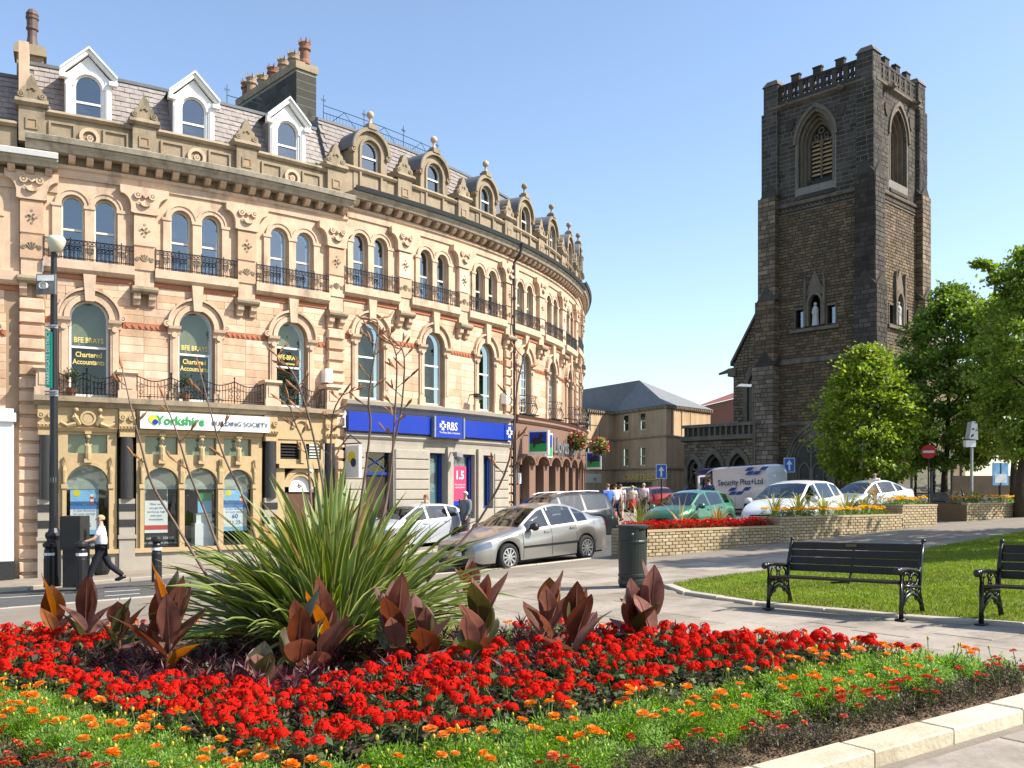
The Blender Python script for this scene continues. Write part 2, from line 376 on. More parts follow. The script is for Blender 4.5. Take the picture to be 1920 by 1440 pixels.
# soil crumbs on the bare strip
V = []; Q = []
for i in range(2600):
    t = U(0, 1); d = U(.02, .6) ** 1.0
    x = KC[0] + dR.x * t * 7 - dR.y * d; y = KC[1] + dR.y * t * 7 + dR.x * d
    if not inside((x, y), bed_poly): continue
    r = U(.004, .016) * (1.6 if U(0, 1) < .06 else 1); z = bed_z(x, y); bI = len(V)
    V += [(x + U(-r, r), y + U(-r, r), z - .3 * r), (x + r, y, z + .2 * r), (x - .2 * r, y + r, z + .3 * r), (x - .8 * r, y - .7 * r, z + .1 * r), (x, y, z + r * 1.1)]
    Q += [(bI + 1, bI + 2, bI + 4), (bI + 2, bI + 3, bI + 4), (bI + 3, bI + 1, bI + 4)]

o = stuff(np_mesh('soil_crumbs', V, Q, M['soil'])); tag(o, 'crumbs of dry soil along the bare bed edge', 'soil')
# pale edging stones round the bed
kerb_run([KC, KR0, KR1, apex], .27, .09, pave, M['kerb_pale'], .88, side=-1, off=PAV)
kerb_run([(KL0[0] + dL.x * 7, KL0[1] + dL.y * 7), KC], .27, .09, pave, M['kerb_pale'], .88, side=-1, off=PAV)
# flagstones
flag_me = None
def flag_mesh():
    bb = MB(); i = .012
    bb.add([(-.5, -.5, -1), (.5, -.5, -1), (.5, .5, -1), (-.5, .5, -1), (-.5, -.5, .7), (.5, -.5, .7), (.5, .5, .7), (-.5, .5, .7), (-.5 + i, -.5 + i, 1), (.5 - i, -.5 + i, 1), (.5 - i, .5 - i, 1), (-.5 + i, .5 - i, 1)],
           [(0, 1, 5, 4), (1, 2, 6, 5), (2, 3, 7, 6), (3, 0, 4, 7), (4, 5, 9, 8), (5, 6, 10, 9), (6, 7, 11, 10), (7, 4, 8, 11), (8, 9, 10, 11)])
    o = bb.build('flagstone', M['flag']); me = o.data; bpy.data.objects.remove(o); return me
flag_me = flag_mesh()
ang = math.atan2(dR.y, dR.x); ca, sa = math.cos(ang), math.sin(ang)
kerbR = [(KC[0] + dR.y * .30, KC[1] - dR.x * .30), (apex[0] + dR.y * .30, apex[1] - dR.x * .30)]
clear_poly = [(KC[0], KC[1] - .45), (apex[0] + dR.y * .30 + dR.x * .1, apex[1] - dR.x * .30 + dR.y * .1), (apex[0] + .22, apex[1] + .42)] + bed_poly[4:] 
planter_front = [gp(1203, 1046, PAV), gp(1330, 1034, PAV), gp(1500, 1012, PAV), gp(1640, 996, PAV), gp(1757, 983, PAV)]
nflag = 0; row = -26
v = -9.0
while v < 21:
    h = U(.55, .8); u = -6 + U(0, .6)
    while u < 24:
        w = U(.62, 1.15); x = (u + w / 2) * ca - (v + h / 2) * sa + 1.0; y = (u + w / 2) * sa + (v + h / 2) * ca + 5
        cs = [(x + sx * w / 2 * ca - sy * h / 2 * sa, y + sx * w / 2 * sa + sy * h / 2 * ca) for sx, sy in ((-1, -1), (1, -1), (1, 1), (-1, 1))]
        cand = cs + [(x, y)] + [((cs[i][0] + cs[(i + 1) % 4][0]) / 2, (cs[i][1] + cs[(i + 1) % 4][1]) / 2) for i in range(4)]
        vis = y > 4.2 and abs(x) < .56 * y + .4 and x > -1.5 and y < 21
        if vis and all(inside(c, near_poly) and not inside(c, clear_poly) and not inside(c, lawn_poly) for c in cand) and \
           all(line_d(c, near_kerb[3], near_kerb[4]) < -.2 and line_d(c, near_kerb[2], near_kerb[3]) < -.2 for c in cs) and all(line_d(c, planter_front[0], planter_front[-1]) < .1 for c in cs) and nflag < 296:
            o = bpy.data.objects.new('flagstone', flag_me)
            o.matrix_world = Matrix.Translation((x, y, g(x, y) + PAV - .014)) @ SLOPE @ Matrix.Rotation(ang + U(-.003, .003), 4, 'Z') @ Matrix.Diagonal((w - .012, h - .012, .013 + U(-.002, .003), 1))
            link(o); o.parent = pave; nflag += 1
        u += w
    v += h
# grass blades on the lawn
def tri_poly_points(poly, n):
    xs_ = [p[0] for p in poly]; ys_ = [p[1] for p in poly]; out = []
    while len(out) < n:
        p = (rnd.uniform(min(xs_), max(xs_)), rnd.uniform(min(ys_), max(ys_)))
        if inside(p, poly): out.append(p)
    return out
M['blade'] = mat('grass_blade', (.17, .225, .024), .7, .4, .8, trans=.3, dirt=((.26, .21, .07), .9, .57, .6))
vis_lawn = [p for p in lawn_poly]
P = np.array([p for p in tri_poly_points(vis_lawn, 110000) if abs(p[0]) < .72 * p[1] + .3 and p[1] < 26 and rnd.random() < min(1, (12.5 / p[1]) ** 1.3)])
n = len(P); rg = np.random.default_rng(3)
th = rg.uniform(0, 6.283, n); h = rg.uniform(.02, .045, n); w = .006 + .0004 * P[:, 1]; z0 = GA + GB * P[:, 0] + GC * P[:, 1] + PAV + .033
lean = rg.uniform(0, .03, n); th2 = rg.uniform(0, 6.283, n)
V = np.zeros((n, 3, 3)); V[:, 0] = np.c_[P[:, 0] - np.cos(th) * w, P[:, 1] - np.sin(th) * w, z0]; V[:, 1] = np.c_[P[:, 0] + np.cos(th) * w, P[:, 1] + np.sin(th) * w, z0]
V[:, 2] = np.c_[P[:, 0] + np.cos(th2) * lean, P[:, 1] + np.sin(th2) * lean, z0 + h]
o = stuff(np_mesh('grass', V.reshape(-1, 3), np.arange(3 * n).reshape(n, 3), M['blade'])); tag(o, 'short mown grass of the sunlit lawn behind the benches', 'grass')
# ================================================================ the crescent terrace
def FB(): return MB(fac)
def nseg(a, c): return max(1, int(abs(c - a) / .45 + .5))
def fbox(b, S0, S1, v0, v1, z0, z1, mi=None): b.box(S0, S1, v0, v1, z0, z1, mi, nseg(S0, S1)); return b
def gothic_pts(sc, hw, zs, n=12, k=1.7):
    r = hw * k; c = sc - hw + r; a1 = math.acos((r - hw) / r); h = n // 2
    left = [(c - r * math.cos(a1 * i / h), zs + r * math.sin(a1 * i / h)) for i in range(h + 1)]
    return left + [(2 * sc - x, z) for x, z in left[:-1]][::-1]
def wall_face(b, S0, S1, z0, z1, ops, v=0.0, depth=.22, mi=None, nA=12):
    """wall sheet with arched/flat openings (Sc, half, zb, zs, arched) and their reveals"""
    ops = sorted(ops); x = S0
    def strip(a, c, p, q):
        if c - a < 1e-4 or q - p < 1e-4: return
        n = nseg(a, c)
        for i in range(n):
            u0, u1 = a + (c - a) * i / n, a + (c - a) * (i + 1) / n
            b.quad((u0, v, p), (u1, v, p), (u1, v, q), (u0, v, q), mi)
    for (sc, hw, zb, zs, ar) in ops:
        strip(x, sc - hw, z0, z1); strip(sc - hw, sc + hw, z0, zb)
        out = [(sc - hw, zb), (sc - hw, zs)]
        if ar:
            pts = gothic_pts(sc, hw, zs, nA) if ar == 'g' else [(sc - hw * math.cos(math.pi * i / nA), zs + hw * ar * math.sin(math.pi * i / nA)) for i in range(nA + 1)]
            for (u0, p0), (u1, p1) in zip(pts, pts[1:]): b.quad((u0, v, p0), (u1, v, p1), (u1, v, z1), (u0, v, z1), mi)
            out += pts[1:-1]
        else: strip(sc - hw, sc + hw, zs, z1)
        out += [(sc + hw, zs), (sc + hw, zb)]
        for (u0, p0), (u1, p1) in zip(out, out[1:] + out[:1]): b.quad((u0, v, p0), (u0, v - depth, p0), (u1, v - depth, p1), (u1, v, p1), mi)
        x = sc + hw
    strip(x, S1, z0, z1)
    return b
def arch_poly(sc, hw, zb, zs, n=12, ar=1.0):
    return [(sc - hw, zb), (sc + hw, zb)] + [(sc + hw * math.cos(math.pi * i / n), zs + hw * ar * math.sin(math.pi * i / n)) for i in range(n + 1)]
def pane(poly, v, name, m, parent):
    b = FB(); b.add([(p[0], v, p[1]) for p in poly], [tuple(range(len(poly)))]); return b.build(name, m, parent)
def clip_poly(poly, z, keep_above):
    out = []
    for p, q in zip(poly, poly[1:] + poly[:1]):
        pin, qin = (p[1] >= z) == keep_above, (q[1] >= z) == keep_above
        if pin: out.append(p)
        if pin != qin:
            t = (z - p[1]) / (q[1] - p[1]); out.append((p[0] + (q[0] - p[0]) * t, z))
    return out
def arched_window(house, sc, hw, zb, zs, v, m_fr, rails, fw=.055, blind=None, back='dark', glass='glass', ar=1.0, bars=0, name='window'):
    """sash window: frame (part) with each pane, blind and the room behind as sub-parts"""
    b = FB()
    b.box(sc - hw, sc - hw + fw, v, v + .06, zb, zs); b.box(sc + hw - fw, sc + hw, v, v + .06, zb, zs)
    if ar: b.arch(sc, zs, hw - fw, hw, v, v + .06, 12, ell=ar)
    else: b.box(sc - hw + fw, sc + hw - fw, v, v + .06, zs - fw, zs)
    b.box(sc - hw + fw, sc + hw - fw, v, v + .065, zb, zb + fw * 1.2)
    for i, r in enumerate(rails): b.box(sc - hw + fw, sc + hw - fw, v + .005, v + .07 - .02 * (i % 2), r - .028, r + .028)
    for k in range(bars):
        x = sc - hw + 2 * hw * (k + 1) / (bars + 1); b.box(x - .014, x + .014, v + .01, v + .045, zb + fw, zs + (hw * .7 if ar else -fw))
    if bars:
        z = zb + .35
        while z < zs + hw * .5: b.box(sc - hw + fw, sc + hw - fw, v + .01, v + .04, z - .012, z + .012); z += .36
        z = 0
    w = b.build(name, m_fr, house)
    full = arch_poly(sc, hw - .01, zb + .02, zs, ar=ar) if ar else [(sc - hw, zb), (sc + hw, zb), (sc + hw, zs), (sc - hw, zs)]
    cuts = sorted(rails); lo = full
    for r in cuts:
        pane(clip_poly(lo, r, False), v + .02 + U(-.004, .004), 'glass_pane', M[glass], w); lo = clip_poly(lo, r, True)
    pane(lo, v + .02, 'glass_pane', M[glass], w)
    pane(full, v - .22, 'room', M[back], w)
    if blind:
        z0, kind = blind; top = clip_poly(full, z0, True)
        if kind == 'slats':
            bb = FB(); z = z0
            zt = zs + (hw * ar if ar else 0) - .03
            while z < zt:
                hh = hw - .03 if z < zs else math.sqrt(max(0, 1 - ((z - zs) / (hw * ar)) ** 2)) * hw - .02
                if hh > .03: bb.add([(sc - hh, v - .055, z), (sc + hh, v - .055, z), (sc + hh, v - .085, z + .026), (sc - hh, v - .085, z + .026)], [(0, 1, 2, 3)])
                z += .03
            bb.build('slatted_blind', M['blind'], w)
        else: pane(top, v - .08, 'roller_blind', M['curtain'], w)
    return w
def facade_text(txt, sc, zb, size, v, m, parent, name='lettering', squash=1.0, align='CENTER', bold=0.0, depth=0.0):
    vs, fs = text_geo(txt, size, align, squash, depth, bold); b = FB()
    b.add([(sc + p[0], v + p[2], zb + p[1]) for p in vs], fs); return b.build(name, m, parent)
def disc(b, sc, zc, r, v0, v1, n=14, mi=None):
    b.prism([(sc + r * math.cos(2 * math.pi * i / n), zc + r * math.sin(2 * math.pi * i / n)) for i in range(n)], v1, v0, mi)
def scroll(b, sc, zc, r, v0, v1):
    b.arch(sc, zc, r * .55, r, v0, v1, 10, a0=0, a1=2 * math.pi); disc(b, sc, zc, r * .35, v0, v1 + .01, 8)
unit_me = None
def stone_mesh(name, m):
    bb = MB(); i, k = .03, .07
    bb.add([(-.5, 0, -.5), (.5, 0, -.5), (.5, 0, .5), (-.5, 0, .5), (-.5, .7, -.5), (.5, .7, -.5), (.5, .7, .5), (-.5, .7, .5), (-.5 + i, 1, -.5 + k), (.5 - i, 1, -.5 + k), (.5 - i, 1, .5 - k), (-.5 + i, 1, .5 - k)],
           [(0, 1, 5, 4), (1, 2, 6, 5), (2, 3, 7, 6), (3, 0, 4, 7), (4, 5, 9, 8), (5, 6, 10, 9), (6, 7, 11, 10), (7, 4, 8, 11), (8, 9, 10, 11)])
    o = bb.build(name, m); me = o.data; bpy.data.objects.remove(o); return me
STONE = stone_mesh('stone', M['stone'])
def place_stone(S0, S1, z0, z1, v, proud, parent, me=None, name='stone'):
    """one dressed block, its back on the wall at v, flat-faced along the chord"""
    a = ((S0 + S1) / 2 - S_OFF) / RW; p = fac((S0 + S1) / 2, v, (z0 + z1) / 2)
    o = bpy.data.objects.new(name, me or STONE)
    m = Matrix.Identity(4); out = Vector((math.cos(a), math.sin(a), 0)); al = Vector((-math.sin(a), math.cos(a), 0))
    for i in range(3): m[i][0] = al[i] * (S1 - S0); m[i][1] = out[i] * proud; m[i][2] = (0, 0, 1)[i] * (z1 - z0); m[i][3] = p[i]
    COL.objects.link(o); o.parent = parent; o.matrix_world = m
    return o
def ashlar(wall, S0, S1, z0, z1, holes, v=0.0, course=.235, proud=.012, lim=None):
    n = max(1, round((z1 - z0) / course)); h = (z1 - z0) / n; cnt = 0
    for r in range(n):
        za, zb = z0 + r * h, z0 + (r + 1) * h
        spans = [(S0, S1)]
        for (sc, hwf) in holes:
            hh = hwf((za + zb) / 2)
            if hh <= 0: continue
            ns = []
            for a, c in spans:
                if sc + hh <= a or sc - hh >= c: ns.append((a, c)); continue
                if sc - hh > a: ns.append((a, sc - hh))
                if sc + hh < c: ns.append((sc + hh, c))
            spans = ns
        for a, c in spans:
            x = a
            while c - x > .02:
                w = U(.42, .78)
                if c - x - w < .25: w = c - x
                if w > .05 and (lim is None or cnt < lim):
                    place_stone(x + .004, x + w - .004, za + .004, zb - .004, v, proud * U(.7, 1.25), wall); cnt += 1
                x += w
BAYS = [0, 2.8, 5.7, 8.7, 11.5, 14.5, 17.55, 20.55, 23.55, 26.55, 29.5, 32.5, 35.5]
# ---- pieces shared by all the houses (z relative to the left-hand house; dz lifts the whole order)
def cornice(house, S0, S1, dz, m_gutter, first=True):
    n = nseg(S0, S1) * 2
    b = FB(); b.sweep([(.0, 8.42 + dz), (.05, 8.42 + dz), (.07, 8.62 + dz), (.13, 8.66 + dz), (.13, 8.74 + dz), (.0, 8.74 + dz)], S0, S1, n); b.build('frieze', M['stone_trim'], house)
    b = FB(); b.sweep([(.0, 8.98 + dz), (.40, 8.98 + dz), (.44, 9.06 + dz), (.50, 9.12 + dz), (.50, 9.20 + dz), (.0, 9.22 + dz)], S0, S1, n); b.build('cornice', M['gutter_stone'], house)
    b = FB(); b.sweep([(.42, 9.20 + dz), (.56, 9.18 + dz), (.60, 9.31 + dz), (.57, 9.33 + dz), (.54, 9.26 + dz), (.42, 9.26 + dz)], S0, S1, n); b.build('gutter', m_gutter, house)
    b = FB(); b.sweep([(.0, 8.74 + dz), (.02, 8.74 + dz), (.02, 8.98 + dz), (.0, 8.98 + dz)], S0, S1, n); b.build('dentil_band', M['stone_old'], house)
    k = int((S1 - S0) / .425)
    for i in range(k):
        S = S0 + (S1 - S0) * (i + .5) / k
        bb = FB(); bb.sweep([(.02, 8.745 + dz), (.24, 8.80 + dz), (.33, 8.90 + dz), (.33, 8.98 + dz), (.02, 8.98 + dz)], S - .085, S + .085); bb.build('dentil', M['stone_trim'], house)
def parapet(house, S0, S1, dz, z1=10.05):
    b = FB(); fbox(b, S0, S1, -.28, .0, 9.2 + dz, z1 - .02 + dz); p = b.build('parapet', M['stone_old'], house)
    b = FB(); b.sweep([(-.34, z1 - .02 + dz), (.07, z1 - .02 + dz), (.12, z1 + .05 + dz), (.07, z1 + .13 + dz), (-.1, z1 + .17 + dz), (-.34, z1 + .12 + dz)], S0, S1, nseg(S0, S1)); b.build('coping', M['stone_old'], p)
    return p
def pier(house, S, dz, m='stone_old'):
    b = FB(); b.box(S - .31, S + .31, -.32, .13, 9.22 + dz, 10.16 + dz); p = b.build('parapet_pier', M[m], house)
    b = FB()
    for (x0, x1, z0, z1) in ((-.15, -.10, 9.56, 9.86), (.10, .15, 9.56, 9.86), (-.10, .10, 9.81, 9.86), (-.10, .10, 9.56, 9.61)): b.box(S + x0, S + x1, .13, .155, z0 + dz, z1 + dz)
    b.build('panel_frame', M[m], p)
    b = FB(); b.box(S - .1, S + .1, .128, .134, 9.61 + dz, 9.81 + dz); b.build('sunk_panel', M['mortar'], p)
    b = FB(); b.sweep([(-.4, 10.16 + dz), (.17, 10.16 + dz), (.24, 10.24 + dz), (.20, 10.33 + dz), (.1, 10.38 + dz), (-.4, 10.36 + dz)], S - .40, S + .40); b.build('pier_cap', M['stone_old'], p)
    b = FB(); w = .36; pts = [(-w, 10.37), (w, 10.37), (w * .98, 10.50), (w * .72, 10.56), (w * .66, 10.66), (w * .42, 10.72), (w * .34, 10.84), (.05, 10.98), (0, 11.03), (-.05, 10.98), (-w * .34, 10.84), (-w * .42, 10.72), (-w * .66, 10.66), (-w * .72, 10.56), (-w * .98, 10.50)]
    b.prism([(S + x, z - .01 + dz) for x, z in pts], .12, -.08); 
    scroll(b, S - .25, 10.46 + dz, .085, .12, .15); scroll(b, S + .25, 10.46 + dz, .085, .12, .15); b.arch(S, 10.60 + dz, .05, .10, .12, .15, 8); b.build('acroterion', M['stone_old'], p)
def capital(house, S, dz):
    b = FB(); pts = [(-.27, 7.68), (.27, 7.68), (.36, 7.70), (.36, 7.82)]
    for i in range(6): t = math.pi / 2 * i / 5; pts.append((.36 + .26 * (1 - math.cos(t)), 7.86 + .34 * math.sin(t)))
    pts += [(.64, 8.26), (.64, 8.42)]; pts += [(-x, z) for x, z in pts[2:]][::-1]
    b.prism([(S + x, z + dz) for x, z in pts], .20, .0); c = b.build('pilaster_capital', M['stone_trim'], house)
    b = FB(); w = .2
    for k in range(-3, 4):
        a = k * .42; b.tube([(S, .22, 8.02 + dz), (S + .13 * math.sin(a), .26, 8.02 + dz - .12 * math.cos(a) - .03), (S + .2 * math.sin(a), .23, 8.05 + dz - .18 * math.cos(a))], [.02, .035, .012], 5)
    scroll(b, S - .19, 8.18 + dz, .10, .19, .26); scroll(b, S + .19, 8.18 + dz, .10, .19, .26); b.tube([(S - .1, .22, 8.22 + dz), (S, .25, 8.13 + dz), (S + .1, .22, 8.22 + dz)], .035, 5)
    b.build('shell_carving', M['stone_trim'], c)
def pilaster(house, S, dz):
    b = FB(); b.box(S - .275, S + .275, .0, .155, 6.80 + dz, 7.64 + dz); p = b.build('pilaster_block', M['stone'], house)
    b = FB()
    for dx, z in ((0, 7.39), (0, 7.06), (-.12, 7.22), (.12, 7.22)): disc(b, S + dx, z + dz, .035, .155, .165, 8)
    for a in range(4):
        t = a * math.pi / 2; b.tube([(S, .16, 7.22 + dz), (S + .1 * math.sin(t + .6), .17, 7.22 + dz + .1 * math.cos(t + .6))], [.015, .03], 5)
    b.build('flower_carving', M['stone_old'], p)
    b = FB(); b.box(S - .275, S + .275, .0, .155, 6.12 + dz, 6.74 + dz); p = b.build('pilaster_block', M['stone'], house)
    b = FB()
    for k in range(-2, 3): a = k * .45; b.tube([(S + .03 * math.sin(a), .16, 6.36 + dz), (S + .17 * math.sin(a), .165, 6.36 + dz + .19 * math.cos(a))], [.01, .028], 5)
    scroll(b, S - .19, 6.42 + dz, .06, .155, .175); scroll(b, S + .19, 6.42 + dz, .06, .155, .175); b.build('fan_carving', M['stone_old'], p)
    b = FB(); b.box(S - .255, S + .255, .0, .12, 5.62 + dz, 7.7 + dz); b.build('pilaster_shaft', M['stone_trim'], house)
    b = FB(); b.sweep([(.0, 5.44 + dz), (.22, 5.44 + dz), (.30, 5.50 + dz), (.32, 5.56 + dz), (.28, 5.64 + dz), (.0, 5.68 + dz)], S - .34, S + .34); c = b.build('console_shelf', M['stone_old'], house)
    for q in (-.2, .2):
        b = FB(); b.sweep([(.0, 5.10 + dz), (.10, 5.14 + dz), (.13, 5.24 + dz), (.2, 5.30 + dz), (.22, 5.44 + dz), (.0, 5.44 + dz)], S + q - .09, S + q + .09); b.build('corbel', M['stone_trim'], c)
def quoins(house, S, z0, z1, w=.30, pr=.17):
    b = FB(); b.box(S - w + .03, S + w - .03, .0, .075, z0, z1); q = b.build('quoin_pilaster', M['stone_trim'], house)
    n = round((z1 - z0) / .345); h = (z1 - z0) / n
    for i in range(n): place_stone(S - w, S + w, z0 + i * h + .03, z0 + (i + 1) * h - .045, .0, pr, q, name='quoin_stone')
def ledge(house, S0, S1, dz):
    b = FB(); b.sweep([(.0, 5.82 + dz), (.14, 5.86 + dz), (.22, 5.94 + dz), (.22, 6.18 + dz), (.0, 6.20 + dz)], S0, S1, nseg(S0, S1)); b.build('sill_course', M['stone_trim'], house)
    b = FB(); fbox(b, S0, S1, .0, .05, 5.70 + dz, 5.80 + dz); b.build('red_band', M['redband'], house)
def balconette(house, S0, S1, dz):
    b = FB(); z0, z1 = 6.24 + dz, 6.72 + dz; v = .17; n = int((S1 - S0) / .105)
    for z, r in ((z0, .013), (z1, .015), (z1 - .12, .010)):
        b.tube([(S0 + (S1 - S0) * i / 6, v, z) for i in range(7)], r, 4)
    for i in range(n + 1):
        S = S0 + (S1 - S0) * i / n; post = i % 6 == 0
        b.tube([(S, v, z0 - .05), (S, v, z1 + (.07 if post else 0))], .014 if post else .009, 4)
        if i < n:
            c = S + (S1 - S0) / n / 2; b.arch(c, z1 - .06, .028, .045, v - .006, v + .006, 6, a0=0, a1=2 * math.pi)
            if i % 2 == 0: b.arch(c, z0 + .14, .03, .045, v - .006, v + .006, 6, a0=0, a1=2 * math.pi)
    b.build('balcony_railing', M['iron'], house)
def upper_floor(house, S0, S1, dz, far=False, blinds=None):
    """second floor: pair of round-headed sashes between pilasters"""
    c = (S0 + S1) / 2; e = .43 if S1 - S0 > 2.85 else .41; hw = .285; zb, zs = 6.2 + dz, 7.70 + dz
    b = FB(); wall_face(b, S0, S1, 6.2 + dz, 8.45 + dz, [(c - e, hw, zb, zs, 1.0), (c + e, hw, zb, zs, 1.0)], 0.0, .24, nA=10); b.build('upper_wall', M['stone_trim'], house)
    for q in (-e, e):
        arched_window(house, c + q, hw, zb, zs, -.2, M['cream'], [7.06 + dz], .05, back='dimroom', glass='glass_dark' if not far else 'glass_dark', blind=blinds)
        b = FB(); b.arch(c + q, zs, hw, hw + .11, .0, .05, 12); b.arch(c + q, zs, hw + .11, hw + .16, .0, .075, 12); b.build('arch_moulding', M['stone_trim'], house)
    b = FB()
    for q, w in ((-e - hw - .12, .10), (0, .115), (e + hw + .12, .10)):
        b.box(c + q - w, c + q + w, .0, .06, zb, zs - .07); b.box(c + q - w - .03, c + q + w + .03, .0, .085, zs - .07, zs + .01)
    b.build('jamb_shaft', M['stone_trim'], house)
def first_floor(house, S0, S1, dz, stones=True, party=(True, True), bars=0, zb=2.52, frame='white', rails=(3.88,), text=None, blind=None, lim=None, small=False):
    c = (S0 + S1) / 2; hw = .50; zs = 4.66 + dz; zb = zb
    b = FB(); wall_face(b, S0, S1, zb - .1, 5.82 + dz, [(c, hw, zb, zs, 1.0)], 0.0, .26, nA=14); w = b.build('wall', M['mortar'], house)
    if stones:
        def hwf(z):
            if z < zs: return .76
            r = .80; return math.sqrt(max(0, r * r - (z - zs) ** 2))
        holes = [(c, hwf)]
        e0, e1 = (.31 if party[0] else 0), (.31 if party[1] else 0)
        ashlar(w, S0 + e0, S1 - e1, zb - .1, 4.47 + dz, holes, lim=lim); ashlar(w, S0 + e0, S1 - e1, 4.63 + dz, 5.08 + dz, holes, lim=lim); ashlar(w, S0 + .35, S1 - .35, 5.08 + dz, 5.70 + dz, holes, lim=lim)
    win = arched_window(house, c, hw, zb, zs, -.22, M[frame], rails, .06, back='dark', blind=blind, bars=bars)
    b = FB(); b.arch(c, zs, hw, hw + .14, .0, .09, 14); b.arch(c, zs, hw + .155, hw + .25, .0, .05, 14); b.arch(c, zs, hw + .265, hw + .33, .0, .14, 14)
    scroll(b, c - hw - .34, zs + .04, .095, .0, .14); scroll(b, c + hw + .34, zs + .04, .095, .0, .14); b.build('hood_mould', M['stone_trim'], house)
    b = FB(); b.prism([(c - .11, zs + hw - .05), (c + .11, zs + hw - .05), (c + .16, 5.84 + dz), (c - .16, 5.84 + dz)], .17, .0); b.build('keystone', M['stone_trim'], house)
    for q in (-1, 1):
        x = c + q * (hw + .135); b = FB()
        b.box(x - .135, x + .135, .0, .09, zb - .1, zb + .25); b.box(x - .105, x + .105, .0, .07, zb + .25, zs - .26); b.box(x - .055, x + .055, .07, .09, zb + .35, zs - .36)
        b.sweep([(.0, zs - .26), (.08, zs - .26), (.10, zs - .16), (.17, zs - .10), (.19, zs - .02), (.0, zs)], x - .17, x + .17); disc(b, x, zs - .27, .08, .07, .13, 10); b.build('window_pilaster', M['stone_trim'], house)
    for a, q in ((S0 + (.31 if party[0] else 0), c - .86), (c + .86, S1 - (.31 if party[1] else 0))):
        if q - a > .1:
            b = FB(); b.box(a, q, .0, .028, 4.48 + dz, 4.62 + dz); t = b.build('red_band', M['redband'], house); k = max(1, int((q - a) / .14)); bb = FB()
            for i in range(k): x = a + (q - a) * (i + .5) / k; bb.box(x - .035, x + .035, .028, .05, 4.53 + dz, 4.60 + dz); bb.box(x + .01, x + .035, .028, .05, 4.495 + dz, 4.53 + dz)
            bb.build('key_pattern', M['redband'], t)
    if text:
        for (s, z, size, m) in text: facade_text(s, c, z, size, -.19, M[m], win, bold=.004, squash=.80)
    return win
def mansard(house, S0, S1, dz, z0=9.9, z1=11.75, slates=True):
    n = nseg(S0, S1); b = FB()
    b.sweep([(-.30, 9.6 + dz), (-.30, z0 + dz), (-1.05, z1 + dz), (-6.5, z1 + .1 + dz), (-6.5, 9.6 + dz)], S0, S1, n); r = b.build('roof', M['lead'], house)
    b = FB(); b.sweep([(-1.15, z1 - .03 + dz), (-.98, z1 - .03 + dz), (-.98, z1 + .06 + dz), (-1.15, z1 + .09 + dz)], S0, S1, n); b.build('roof_ridge', M['lead'], r)
    if slates:
        bb = FB(); rows = 11; k = int((S1 - S0) / .26)
        for j in range(rows):
            t0, t1 = j / rows, (j + 1.15) / rows
            for i in range(k):
                a = S0 + (S1 - S0) * (i + .5 * (j % 2)) / k; c = a + (S1 - S0) / k - .008
                if a >= S1: continue
                c = min(c, S1); e = U(-.006, .01)
                va, vb = -.30 - .75 * t0 + .035 + e, -.30 - .75 * min(t1, 1) + .012
                za, zb = z0 + (z1 - z0) * t0 + dz + U(-.008, .008), z0 + (z1 - z0) * min(t1, 1) + dz
                bb.add([(a, va, za), (c, va, za), (c, vb, zb), (a, vb, zb), (a, va - .02, za - .0), (c, va - .02, za)], [(0, 1, 2, 3), (4, 5, 1, 0)])
        stuff(bb.build('slate_courses', M['slate'], r))
